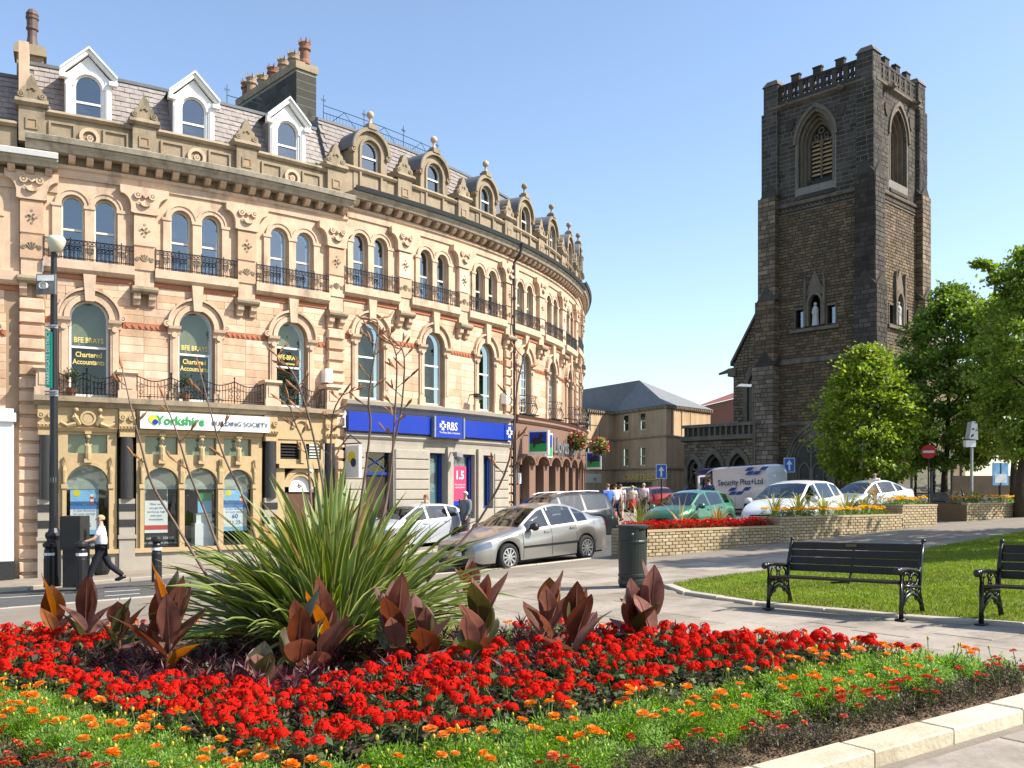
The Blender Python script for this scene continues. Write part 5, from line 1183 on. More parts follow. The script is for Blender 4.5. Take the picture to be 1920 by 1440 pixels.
daisy(t, 12.92, 2.2, .17, .525); facade_text('RBS', 13.12, 2.06, .40, .525, M['signwhite'], t, align='LEFT', squash=.86, bold=.004); facade_text('The Royal Bank of Scotland', 13.28, 1.93, .095, .525, M['signwhite'], t)
b = FB(); b.box(16.75, 17.34, .40, .43, 1.87, 2.46); b.build('emblem_panel', M['signblue'], t); daisy(t, 17.05, 2.17, .22, .435); fix(t)
def horse(b, S, z, k, v):                           # a dark prancing silhouette, as printed on the panel
    pts = [(-.42, .05), (-.30, .22), (-.05, .20), (.10, .38), (.22, .50), (.28, .40), (.40, .33), (.30, .24), (.20, .05), (.40, -.02), (.42, -.14), (.22, -.10), (.10, -.18), (-.12, -.16), (-.22, -.34), (-.36, -.42), (-.30, -.26), (-.34, -.08), (-.5, .0)]
    b.add([(S + x * k, v, z + y * k) for x, y in pts], [tuple(range(len(pts)))])
def horse_sign(name, label, S, v0, z0, w, h, face='front'):
    p = fac(S, v0, z0); t = thing(name, label, 'sign', p)
    # boxed sign projecting from the wall, its printed face towards the square
    a = (S - S_OFF) / RW; out = Vector((math.cos(a), math.sin(a))); 
    if face == 'front': d = Vector((-math.sin(a), math.cos(a))); nrm = out
    else: d = out; nrm = Vector((math.sin(a), -math.cos(a)))
    xf = lambda u, n, z: (p[0] + d.x * u + nrm.x * n, p[1] + d.y * u + nrm.y * n, z + CAMZ)
    b = MB(xf); b.box(0, w, -.08, .08, z0, z0 + h); b.build('sign_box', M['signwhite'], t)
    b = MB(xf); b.quad((.06, .085, z0 + h * .45), (w - .06, .085, z0 + h * .45), (w - .06, .085, z0 + h - .06), (.06, .085, z0 + h - .06)); b.build('blue_field', M['signblue'], t)
    b = MB(xf); b.quad((.06, .085, z0 + h * .12), (w - .06, .085, z0 + h * .12), (w - .06, .085, z0 + h * .45), (.06, .085, z0 + h * .45)); b.build('green_field', M['signgreen'], t)
    b = MB(xf); horse(b, w / 2, z0 + h * .55, w * .75, .092); b.build('horse_emblem', M['dark'], t)
    if face != 'front': b = MB(xf); b.box(-.25, 0, -.02, .02, z0 + h * .8, z0 + h * .84); b.build('bracket', M['iron'], t)
    fix(t); return t
horse_sign('projecting_sign', 'square blue and green sign with a dark horse projecting from the brown bank corner', 18.4, .55, 1.35, .88, .95, 'side')
t = board('fascia_sign', 'pale bank lettering with a small blue and green panel on brown granite', 'sign', 20.3, 21.1, 1.3, 2.35, .32, .40, M['signwhite'])
b = FB(); b.box(20.36, 21.04, .40, .41, 1.75, 2.28); b.build('blue_field', M['signblue'], t); b = FB(); b.box(20.36, 21.04, .40, .41, 1.38, 1.75); b.build('green_field', M['signgreen'], t); b = FB(); horse(b, 20.7, 1.8, .5, .415); b.build('horse_emblem', M['dark'], t)
facade_text('Lloyds TSB', 21.3, 1.55, .95, .36, M['steel'], t, align='LEFT', squash=.9, depth=.03, bold=.01); fix(t)
horse_sign('projecting_sign', 'small hanging sign with a dark horse beyond the flower baskets', 27.6, .45, .95, .75, .85, 'side')
p = fac(9.05, .5, .1); t = thing('projecting_sign', 'round-cornered white hanging sign with yellow and dark discs beside the bank door', 'sign', fac(8.9, .35, .4))
a = (8.9 - S_OFF) / RW; out = Vector((math.cos(a), math.sin(a))); nrm = Vector((math.sin(a), -math.cos(a))); p = fac(8.9, .42, 0)
xf = lambda u, n, z: (p[0] + out.x * u + nrm.x * n, p[1] + out.y * u + nrm.y * n, z + CAMZ)
b = MB(xf); b.box(0, .75, -.05, .05, .35, 1.35); b.build('sign_box', M['signwhite'], t)
b = MB(xf); disc(b, .36, .98, .2, .05, .06); b.build('yellow_disc', M['yellow'], t); b = MB(xf); disc(b, .46, .82, .14, .06, .07); b.build('dark_disc', M['signnavy'], t); b = MB(xf); b.box(-.4, .8, -.02, .02, 1.4, 1.44); b.tube([(-.3, 0, 1.4), (.2, 0, 1.7), (.7, 0, 1.44)], .02, 5); b.build('iron_bracket', M['iron'], t); fix(t)
# posters behind the arcade glass
def poster(label, S0_, S1_, z0, z1, kind):
    v = V0 - .17; t = thing('window_poster', label, 'poster', fac((S0_ + S1_) / 2, v, z0)); b = FB(); b.box(S0_, S1_, v - .01, v, z0, z1); c = (S0_ + S1_) / 2; w = S1_ - S0_; h = z1 - z0
    b.build('sheet', M['signwhite'], t)
    def q(n, a, e, p_, r_, m, k=.004): bb = FB(); bb.quad((S0_ + w * a, v + k, z0 + h * p_), (S0_ + w * e, v + k, z0 + h * p_), (S0_ + w * e, v + k, z0 + h * r_), (S0_ + w * a, v + k, z0 + h * r_)); bb.build(n, M[m], t)
    if kind == 'sea':
        q('sky_print', 0, 1, .62, 1, 'paleblue'); q('sea_print', 0, 1, .55, .72, 'seablue'); q('band_print', 0, 1, 0, .1, 'paleblue')
        bb = FB(); disc(bb, S0_ + w * .22, z0 + h * .9, w * .13, v + .004, v + .008, 12); bb.build('sun_print', M['yellow'], t)
        for k in range(4): q('lighthouse_band', .70, .82, .66 + .055 * k, .715 + .055 * k, 'redprint' if k % 2 == 0 else 'signwhite', .007)
        facade_text('A new direction', c, z0 + h * .50, w * .12, v + .006, M['seablue'], t); facade_text('for your savings', c, z0 + h * .43, w * .12, v + .006, M['seablue'], t); facade_text('60', c, z0 + h * .30, w * .26, v + .006, M['seablue'], t, bold=.003); facade_text('11.25', c, z0 + h * .16, w * .22, v + .006, M['seablue'], t)
    elif kind == 'red':
        q('photo_print', .03, .97, .72, .98, 'dimroom'); q('red_print', 0, 1, .07, .17, 'redprint')
        for k, s_ in enumerate(('Make sure', 'you get the', 'service to help', 'with your', 'investments')): facade_text(s_, c, z0 + h * (.62 - .085 * k), w * .13, v + .006, M['signnavy'], t)
    fix(t)
poster('blue seaside savings poster with lighthouse behind the single arched shop window', .92, 1.62, -1.25, .0, 'sea')
poster('white investment poster with a red strip in the arcade window', 2.8, 3.42, -1.25, .02, 'red')
poster('blue seaside savings poster with lighthouse in the third arch of the arcade', 4.98, 5.7, -1.25, .0, 'sea')
for (c_, l_, lab) in ((1.34, ('call 0845 1 200 100', 'or click www.ybs.co.uk'), 'white telephone lettering on the single arched shop window'), (3.22, ('call 0845 1 200 100', 'or click www.ybs.co.uk'), 'white telephone lettering on the first arch of the arcade')):
    t = thing('window_lettering', lab, 'lettering', fac(c_, V0 - .12, -1.6))
    b = FB(); b.box(c_ - .46, c_ + .46, V0 - .17, V0 - .165, -1.64, -1.3); b.build('dark_strip', M['dark'], t)
    for k, s_ in enumerate(l_): facade_text(s_, c_, -1.43 - .13 * k, .10, V0 - .155, M['signwhite'], t, squash=.95)
    fix(t)
t = thing('cash_machine', 'pale freestanding cash machine with green and blue header inside the arcade window', 'machine', fac(4.5, .0, -1.9))
b = FB(); b.box(4.2, 4.75, -.35, V0 - .25, -1.9, -1.0); b.box(4.25, 4.7, -.3, V0 - .3, -1.0, -.72); b.build('cabinet', M['signwhite'], t); b = FB(); b.box(4.28, 4.68, -.05, V0 - .25, -.7, -.36); b.build('blue_header', M['paleblue'], t); b = FB(); b.box(4.28, 4.68, -.05, V0 - .24, -.36, -.12); b.build('green_header', M['signgreen'], t); fix(t)
t = thing('window_poster', 'pink bank poster with white numerals and a blue foot in the centre bank window', 'poster', fac(14.4, .1, -.4))
b = FB(); b.box(14.05, 14.78, .0, .012, -.45, .82); b.build('sheet', M['pink'], t); b = FB(); b.box(14.05, 14.78, .0, .014, -.62, -.45); b.build('blue_foot', M['signblue'], t); facade_text('1.5', 14.4, .35, .42, .018, M['signwhite'], t, bold=.012); facade_text('Our savings rate', 14.4, .12, .09, .018, M['signwhite'], t); facade_text('is getting better', 14.4, .02, .09, .018, M['signwhite'], t); fix(t)
t = thing('cash_dispenser', 'small white cash dispenser set below the pink bank poster', 'machine', fac(14.4, .1, -1.1)); b = FB(); b.box(14.0, 14.85, -.02, .06, -1.12, -.68); b.build('surround', M['dark'], t); b = FB(); b.box(14.08, 14.65, .06, .1, -1.1, -.74); b.build('panel', M['signwhite'], t); fix(t)
for (S, z, lab) in ((8.35, 3.35, 'white alarm box on the quoins by the balcony'), (17.2, 3.3, 'small white alarm box above the bank cornice'), (18.1, .2, 'white notice box on the corner pier beside the downpipe')):
    t = thing('alarm_box', lab, 'box', fac(S, .17, z)); b = FB(); b.box(S - .13, S + .13, .0, .28, z, z + .42); b.box(S - .10, S + .10, .28, .30, z + .05, z + .3); b.build('case', M['signwhite'], t); fix(t)
for (S, v, z, lab) in ((13.55, .35, 1.15, 'grey floodlight on the bank pilaster'), (15.0, .1, 3.35, 'small dark camera under the bank first-floor window')):
    t = thing('wall_lamp', lab, 'lamp', fac(S, v, z)); b = FB(); b.box(S - .02, S + .02, v - .1, v + .25, z + .1, z + .14); b.prism([(S - .16, z), (S + .16, z - .06), (S + .16, z + .08), (S - .16, z + .14)], v + .4, v + .2); b.build('lamp_body', M['steel' if v > .2 else 'iron'], t); fix(t)

# ================================================================ street furniture
M['street_black'] = mat('black_street_paint', (.016, .016, .017), .38, .2, 12); M['bingreen'] = mat('dark_green_grey_plastic', (.019, .024, .021), .42, .15, 6, .1, 40)
def on(px, py, off=0.0): x, y = gp(px, py, off); return (x, y, g(x, y) + off)
# lamp column with floodlight and banner
p = on(101, 1099, PAV); t = thing('lamp_post', 'tall black lamp column carrying a teal banner and a square floodlight', 'lamp post', p)
k_ = p[1] / F; hh = lambda py: (1099 - py) * k_
b = MB(); b.lathe([(.16, 0), (.16, .5), (.15, hh(1000)), (.10, hh(990)), (.085, hh(700)), (.075, hh(560)), (.065, hh(475)), (.03, hh(470))], (0, 0, 0), 12); b.lathe([(.17, hh(1010)), (.19, hh(1004)), (.17, hh(998))], (0, 0, 0), 12); b.build('column', M['street_black'], t, smooth=False)
b = MB(); zt = hh(474); b.lathe([(.02, zt), (.12, zt + .02), (.20, zt + .22), (.21, zt + .3), (.17, zt + .36), (.01, zt + .37)], (.08, -.05, 0), 12); b.build('lantern', mat('milky_lantern', (.62, .58, .44), .3), t, smooth=True)
b = MB(); z0, z1 = hh(556), hh(519); b.box(-.26, .17, -.30, -.22, z0, z1); b.box(-.06, .0, -.22, -.05, (z0 + z1) / 2 - .04, (z0 + z1) / 2 + .04); b.build('floodlight_case', mat('grey_case', (.14, .15, .15), .5), t)
b = MB(); b.box(-.235, .145, -.312, -.302, z1 - .16, z1 - .03); b.build('floodlight_glass', M['signwhite'], t); b = MB(); b.lathe([(.09, 0), (.08, .1), (.001, .11)], (-.05, -.42, (z0 + z1) / 2 - .05), 10, axis='y'); b.build('sensor_dome', M['signwhite'], t)
b = MB(); z0, z1 = hh(727), hh(617); b.prism([(-.13, z0), (.02, z0 - .03), (.02, z1 - .1), (-.13, z1)], -.14, -.12); b.build('banner', M['teal'], t)
vs_, fs_ = text_geo('HARROGATE DISTRICT', .12); b = MB(); b.add([(-.03 - q[1], -.145, (z0 + z1) / 2 + q[0]) for q in vs_], fs_); b.build('banner_lettering', M['signwhite'], t)
b = MB()
for z in (z0 - .1, z1 + .05, hh(740)): b.tube([(-.16, -.1, z), (.12, -.1, z)], .018, 5); b.lathe([(.10, -.04), (.10, .04)], (0, 0, z), 8)
b.build('banner_bracket', M['steel'], t)
b = MB(); b.lathe([(.094, 0), (.094, .12)], (0, 0, hh(905)), 10); b.build('grey_clamp', M['steel'], t)
# bollards
def bollard(px, py, lab, hgt=1.05):
    t = thing('bollard', lab, 'bollard', on(px, py, PAV), 0, 'black bollards along the far kerb'); b = MB()
    b.lathe([(.115, 0), (.115, hgt * .62), (.105, hgt * .66), (.105, hgt * .82), (.085, hgt * .85), (.10, hgt * .87), (.135, hgt * .90), (.135, hgt * .95), (.09, hgt), (.01, hgt + .02)], (0, 0, 0), 12); b.build('post', M['street_black'], t)
    b = MB(); b.lathe([(.118, hgt * .70), (.118, hgt * .76)], (0, 0, 0), 12); b.build('white_band', M['signwhite'], t)
bollard(92, 1101, 'black bollard tight beside the lamp column'); bollard(153, 1104, 'black bollard in front of the dark kerbside cabinet'); bollard(294, 1091, 'black bollard standing alone before the arcade')
t = thing('street_cabinet', 'tall dark kerbside cabinet with an overhanging upper box', 'cabinet', on(143, 1100, PAV)); b = MB(); b.box(-.22, .22, -.2, .2, 0, .86); b.build('base_box', mat('brown_black_metal', (.022, .019, .017), .5, .2, 8), t); b = MB(); b.box(-.26, .2, -.24, .24, .86, 1.62); b.build('upper_box', mat('dark_cabinet_metal', (.026, .025, .024), .5, .2, 8), t)
b = MB(); b.box(-.22, .16, -.255, -.245, .92, 1.56); b.build('door_panel', M['street_black'], t)
t = thing('rubbish_sack', 'dark woven basket bin at the foot of the granite column', 'bin', on(190, 1078, PAV)); b = MB(); b.lathe([(.16, 0), (.22, .12), (.24, .42), (.23, .5), (.19, .5), (.18, .1)], (0, 0, 0), 12); b.build('basket', M['street_black'], t)
# litter bin
p = on(1186, 1100, PAV); t = thing('litter_bin', 'round dark green litter bin with ribbed bands and a side opening', 'bin', p, R(18))
k_ = p[1] / F; hb = 116 * k_; r_ = 27.5 * k_
b = MB(); b.lathe([(r_ * .88, 0), (r_ * .92, .03), (r_ * .98, .06), (r_ * .98, .13), (r_ * .93, .14), (r_ * .95, .17), (r_ * .99, .18), (r_ * .99, .22), (r_ * .94, .23), (r_ * .99, hb * .70), (r_ * 1.03, hb * .72), (r_ * 1.03, hb * .745), (r_ * .99, hb * .76)], (0, 0, 0), 28); b.build('body', M['bingreen'], t, smooth=False)
n_ = 28; b = MB(); z0, z1 = hb * .76, hb * .965; za, zb_ = hb * .80, hb * .94
for i in range(n_):
    a0, a1 = 2 * math.pi * i / n_, 2 * math.pi * (i + 1) / n_; am = (a0 + a1) / 2; R_ = r_ * 1.0
    P_ = lambda a, z: (R_ * math.cos(a), R_ * math.sin(a), z)
    da = abs((am - R(-62) + math.pi) % (2 * math.pi) - math.pi); db = abs((am - R(118) + math.pi) % (2 * math.pi) - math.pi)
    for (q0, q1) in (((z0, za), (zb_, z1)) if min(da, db) < .55 else ((z0, z1),)): b.quad(P_(a0, q0), P_(a1, q0), P_(a1, q1), P_(a0, q1))
b.build('hood', M['bingreen'], t, smooth=True)
b = MB(); b.lathe([(r_ * 1.0, z1 - .002), (r_ * 1.09, z1), (r_ * 1.09, z1 + .025), (r_ * .98, hb), (.005, hb + .008)], (0, 0, 0), 28); b.build('lid', M['bingreen'], t)
b = MB(); b.lathe([(r_ * .9, z0), (r_ * .9, z1)], (0, 0, 0), 20); b.build('liner', M['dark'], t); b = MB(); b.ball((r_ * .98 * math.cos(R(-115)), r_ * .98 * math.sin(R(-115)), hb * .86), .018, 8); b.build('lock', M['steel'], t)
# benches
M['benchiron'] = mat('glossy_black_iron', (.010, .010, .009), .28, spec=.45); M['benchwood'] = mat('black_brown_slat', (.030, .021, .016), .5, .25, 14, .1, 60, spec=.25)
def bench(pl, pr, lab, L=None):
    a, c = Vector(pl[:2]), Vector(pr[:2]); d = (c - a); L = L or d.length; d.normalize(); rz = math.atan2(d.y, d.x)
    t = thing('park_bench', lab, 'bench', (a.x, a.y, g(a.x, a.y) + PAV), rz, 'park benches along the lawn edge'); t.rotation_euler = (0, -math.asin((g(c.x, c.y) - g(a.x, a.y)) / max(L, .1)) if pr else 0, rz)
    # local x along the seat, y towards the back
    for x in (0.0, L):
        b = MB(); T = lambda pts, r, n=6: b.tube([(x, y, z) for y, z in pts], r, n)
        T([(-.03, 0), (-.01, .22), (.0, .42), (-.01, .58)], [.032, .026, .026, .026]); T([(.50, 0), (.45, .2), (.43, .42), (.47, .66), (.55, .90)], [.034, .028, .028, .026, .022])
        T([(-.08, .575), (-.02, .60), (.15, .60), (.32, .58), (.42, .55), (.47, .63)], [.035, .034, .026, .026, .024, .024]); b.ball((x, -.09, .585), .045, 8); b.ball((x, .56, .92), .03, 7)
        T([(.0, .40), (.44, .37)], .022); T([(.0, .16), (.10, .27), (.22, .31), (.34, .27), (.46, .16)], .024)
        T([(.0, .24), (.12, .33), (.22, .36)], .016); T([(.45, .24), (.34, .33), (.22, .36)], .016)
        for (yy, zz, rr) in ((.12, .48, .075), (.31, .47, .075), (.21, .54, .04), (.08, .34, .04), (.37, .33, .04), (.21, .43, .04), (.11, .25, .03), (.34, .25, .03)):
            T([(yy + rr * math.cos(2 * math.pi * i / 10), zz + rr * math.sin(2 * math.pi * i / 10)) for i in range(11)], .012, 5)
        b.box(x - .05, x + .05, -.09, .04, 0, .022); b.box(x - .05, x + .05, .44, .57, 0, .022)
        b.build('bench_end', M['benchiron'], t, smooth=True)
    def slat(y0, z0, y1, z1, th, nm):
        dy, dz_ = y1 - y0, z1 - z0; l_ = math.hypot(dy, dz_); ny, nz = -dz_ / l_ * th, dy / l_ * th
        b = MB(); b.sweep([(y0, z0), (y1, z1), (y1 + ny, z1 + nz), (y0 + ny, z0 + nz)], .02, L - .02); b.build(nm, M['benchwood'], t)
    for k in range(5): slat(-.03 + .093 * k, .425 - .004 * k, .05 + .093 * k, .421 - .004 * k, .028, 'seat_slat')
    for k in range(4): slat(.445 + .026 * k, .50 + .098 * k, .468 + .026 * k, .588 + .098 * k, -.03, 'back_slat')
    b = MB(); b.tube([(L / 2, .40, .36), (L / 2, .47, .5), (L / 2, .57, .88)], .014, 5); b.tube([(L / 2, .0, .40), (L / 2, .40, .38)], .014, 5); b.build('centre_stay', M['benchiron'], t)
    b = MB(); b.box(L / 2 - .09, L / 2 + .06, .505, .511, .835, .868); b.build('brass_plaque', mat('dull_brass', (.12, .10, .05), .4, metal=.5), t)
    return t
bl, br = on(1443, 1142, PAV), on(1692, 1163, PAV); bench(bl, br, 'black slatted park bench with ornate iron ends facing the bin')
d_ = (Vector(br[:2]) - Vector(bl[:2])); q = on(1842, 1172, PAV); bench(q, (q[0] + d_.x, q[1] + d_.y, 0), 'black park bench beyond the paved gap, next along the lawn edge', d_.length)
# road signs
def sign_post(px, py, hgt, lab, kind, off=PAV, r=.3, face=0.0):
    p = on(px, py, off); t = thing('road_sign', lab, 'sign', p, face); b = MB(); b.tube([(0, .05, 0), (0, .05, hgt + r)], .038, 7); b.build('post', M['iron' if kind != 'noentry_grey' else 'steel'], t)
    if kind == 'oneway':
        b = MB(); b.box(-r * .78, r * .78, -.012, .008, hgt - r * 1.05, hgt + r * 1.05); b.build('white_border', M['signwhite'], t); b = MB(); b.box(-r * .70, r * .70, -.018, -.013, hgt - r * .96, hgt + r * .96); b.build('blue_plate', mat('road_sign_blue', (.015, .14, .55), .4), t)
        b = MB(); b.add([(x * r, -.021, hgt + z * r) for x, z in ((-.12, -.75), (.12, -.75), (.12, .1), (.42, .1), (0, .75), (-.42, .1), (-.12, .1))], [tuple(range(7))]); b.build('arrow', M['signwhite'], t)
    else:
        b = MB(); n = 20; b.prism([(r * math.cos(2 * math.pi * i / n), hgt + r * math.sin(2 * math.pi * i / n)) for i in range(n)], -.012, .01); b.build('red_disc', mat('road_sign_red', (.55, .02, .02), .4), t); b = MB(); b.box(-r * .75, r * .75, -.02, -.013, hgt - r * .16, hgt + r * .16); b.build('white_bar', M['signwhite'], t)
    return t
def sign_at(px, py_face, Yd, lab, kind, r=.3, face=0.0):
    x = (px - CX) / F * Yd; z = CAMZ + (HZ - py_face) / F * Yd; gr = g(x, Yd); t = sign_post(px, HZ - F * (gr - CAMZ) / Yd, z - gr, lab, kind, 0.0, r, face); return t
sign_at(1240, 884, 52, 'blue one-way arrow sign on a post in front of the corner shop', 'oneway', .38, R(-12)); sign_at(1480, 872, 46, 'blue one-way arrow sign against the dark church tower', 'oneway', .34, R(-12))
sign_at(1613, 860, 46, 'no-entry sign turned edgewise beside a pale post under the small tree', 'noentry', .32, R(-45)); sign_at(1741, 847, 44, 'round red no-entry sign facing the lawn below the broad tree', 'noentry', .33, R(-22))
def rel_post(px, pytop, Yd, name, lab, cat):
    x = (px - CX) / F * Yd; return thing(name, lab, cat, (x, Yd, g(x, Yd))), CAMZ + (HZ - pytop) / F * Yd - g(x, Yd)
t, h_ = rel_post(1822, 790, 40, 'box_post', 'grey post with a tall wedge box and a white box beneath', 'post'); b = MB(); b.tube([(0, 0, 0), (0, 0, h_ - .2)], .06, 8); b.build('post', M['steel'], t); b = MB(); b.prism([(-.2, h_ - .75), (.18, h_ - .8), (.14, h_), (-.08, h_ - .02)], -.2, .2); b.build('wedge_box', mat('pale_grey_case', (.42, .45, .47), .5), t); b = MB(); b.box(-.3, .12, -.12, .12, h_ - 1.1, h_ - .82); b.build('white_box', M['signwhite'], t)
t, h_ = rel_post(1875, 868, 42, 'notice_board', 'blue and white notice board on a dark post by the churchyard wall', 'notice board'); b = MB(); b.tube([(0, 0, 0), (0, 0, h_)], .07, 6); b.build('post', M['iron'], t); b = MB(); b.box(-.35, .35, -.06, .0, h_ - 1.0, h_); b.build('board', M['paleblue'], t); b = MB(); b.box(-.26, .26, -.07, -.062, h_ - .9, h_ - .5); b.build('paper', M['signwhite'], t)
t, h_ = rel_post(1651, 876, 45, 'white_post', 'short white rounded post below the small tree', 'post'); b = MB(); b.prism([(-.27, h_ - 1.0), (.27, h_ - 1.0), (.27, h_ - .2)] + [(.27 * math.cos(math.pi * i / 8), h_ - .2 + .2 * math.sin(math.pi * i / 8)) for i in range(1, 8)] + [(-.27, h_ - .2)], -.05, .05); b.build('plate', M['signwhite'], t); b = MB(); b.tube([(0, .08, 0), (0, .08, h_ - .3)], .05, 6); b.build('stem', M['steel'], t)
t, h_ = rel_post(1618, 825, 44, 'pale_post', 'slim pale twin-topped post beside the edgewise no-entry sign', 'post'); b = MB(); b.tube([(-.07, 0, 1.5), (-.07, 0, h_)], .09, 7); b.tube([(.12, 0, 1.2), (.12, 0, h_ - .15)], .06, 7); b.build('pale_tube', M['signwhite'], t); b = MB(); b.tube([(0, .02, 0), (0, .02, h_ - .5)], .09, 7); b.build('stem', M['iron'], t)
t, h_ = rel_post(1413, 724, 62, 'street_lamp', 'thin dark street lamp with a white head in front of the nave gable', 'lamp post'); b = MB(); b.tube([(0, 0, 0), (0, 0, h_ * .7), (0, 0, h_ - .1), (-.25, -.1, h_)], [.09, .07, .05, .04], 7); b.build('column', M['iron'], t); b = MB(); b.prism([(-1.15, h_ - .02), (-.2, h_ - .06), (-.15, h_ + .1), (-.9, h_ + .14)], -.16, .16); b.build('lamp_head', M['signwhite'], t)
# low guard rail by the bank
t = thing('guard_rail', 'buff painted guard rail on the pavement before the bank', 'railing', (*facxy(16.0, 2.4), g(*facxy(16, 2.4)) + PAV)); b = FB()
for z in (-.62, -1.0): b.tube([(S, 2.4, z) for S in np.arange(14.8, 18.1, .4)], .03, 5)
for S in np.arange(14.8, 18.2, .8): b.tube([(S, 2.4, -2.0), (S, 2.4, -.6)], .03, 5)
b.build('rail_frame', mat('buff_rail_paint', (.42, .35, .2), .6), t); fix(t)
# bus shelter under the trees
x = (1748 - CX) / F * 50; t = thing('bus_shelter', 'dark-roofed shelter with glazed sides under the trees', 'shelter', (x, 50, g(x, 50)), R(10)); b = MB(); b.prism([(-1.9, 2.15), (1.9, 2.15), (1.9, 2.3), (0, 2.75), (-1.9, 2.3)], -1.0, 1.0); b.build('roof', M['slate'], t)
for sx in (-1.75, -.6, .6, 1.75): b = MB(); b.box(sx - .05, sx + .05, -.85, -.75, 0, 2.15); b.build('upright', M['iron'], t)
b = MB(); b.box(-1.75, 1.75, .8, .84, .3, 2.1); b.build('back_panel', M['glass_dark'], t); b = MB(); b.box(-1.4, 1.4, .35, .7, .42, .48); b.build('seat', M['benchwood'], t)
# ================================================================ vehicles
def lerp_tab(tab, x):
    if x >= tab[0][0]: return tab[0][1]
    for (x0, v0), (x1, v1) in zip(tab, tab[1:]):
        if x >= x1:
            t = (x - x1) / (x0 - x1); return v1 + (v0 - v1) * t
    return tab[-1][1]
def smooth_tab(tab, x, e=.07): return (lerp_tab(tab, x - e) + 2 * lerp_tab(tab, x) + lerp_tab(tab, x + e)) / 4
M['carglass'] = glass_mat('car_glass', (.42, .47, .45), .90, .0, (.8, .85, .88)); M['seatcloth'] = mat('grey_seat_cloth', (.05, .05, .052), .9, .2, 12); M['tyre'] = mat('tyre_rubber', (.014, .014, .014), .8); M['alloy'] = mat('alloy_rim', (.55, .55, .54), .3, metal=.8)
M['blacktrim'] = mat('black_trim', (.014, .014, .015), .45); M['headlamp'] = mat('headlamp_glass', (.20, .22, .25), .06, spec=.8, coat=.6, metal=.5); M['taillamp'] = mat('tail_lamp', (.45, .015, .012), .15, coat=.6)
M['plate'] = mat('number_plate', (.75, .73, .62), .5); M['plate_y'] = mat('yellow_plate', (.75, .55, .05), .5)
def paint(name, col, metal=.0, rough=.32): return mat(name, col, rough, metal=metal, coat=.7, spec=.5)
def wheel(parent, x, y, r, w=.2, spokes=10, side=1):
    b = MB(); b.lathe([(r * .62, -w / 2 + .02), (r * .9, -w / 2), (r * .985, -w / 2 + .03), (r, -w / 4), (r, w / 4), (r * .985, w / 2 - .03), (r * .9, w / 2), (r * .64, w / 2 - .01), (r * .62, -w / 2 + .02)], (x, y, r), 26, axis='y'); t = b.build('wheel', M['tyre'], parent, smooth=True)
    b = MB(); yo = y + side * (w / 2 - .015)
    b.lathe([(r * .64, -.01 * side), (r * .67, .012 * side), (r * .61, .014 * side), (r * .58, -.03 * side), (r * .60, -.05 * side)], (x, yo, r), 26, axis='y'); b.lathe([(.001, .012 * side), (r * .17, .01 * side), (r * .2, -.02 * side)], (x, yo, r), 14, axis='y')
    for k in range(spokes):
        a = 2 * math.pi * k / spokes; ca, sa = math.cos(a), math.sin(a); P_ = lambda rr, t_, d: (x + rr * ca - t_ * sa, yo + d * side, r + rr * sa + t_ * ca); e, f_ = r * .055, r * .075
        b.add([P_(r * .15, -e, .008), P_(r * .63, -f_, .004), P_(r * .63, f_, .004), P_(r * .15, e, .008), P_(r * .15, -e, -.03), P_(r * .63, -f_, -.03), P_(r * .63, f_, -.03), P_(r * .15, e, -.03)], [(0, 1, 2, 3), (0, 4, 5, 1), (3, 2, 6, 7)])
    b.build('rim', M['alloy'], t)
    b = MB(); b.lathe([(.001, -.04 * side), (r * .6, -.04 * side)], (x, yo, r), 16, axis='y'); b.build('brake_shadow', M['blacktrim'], t)
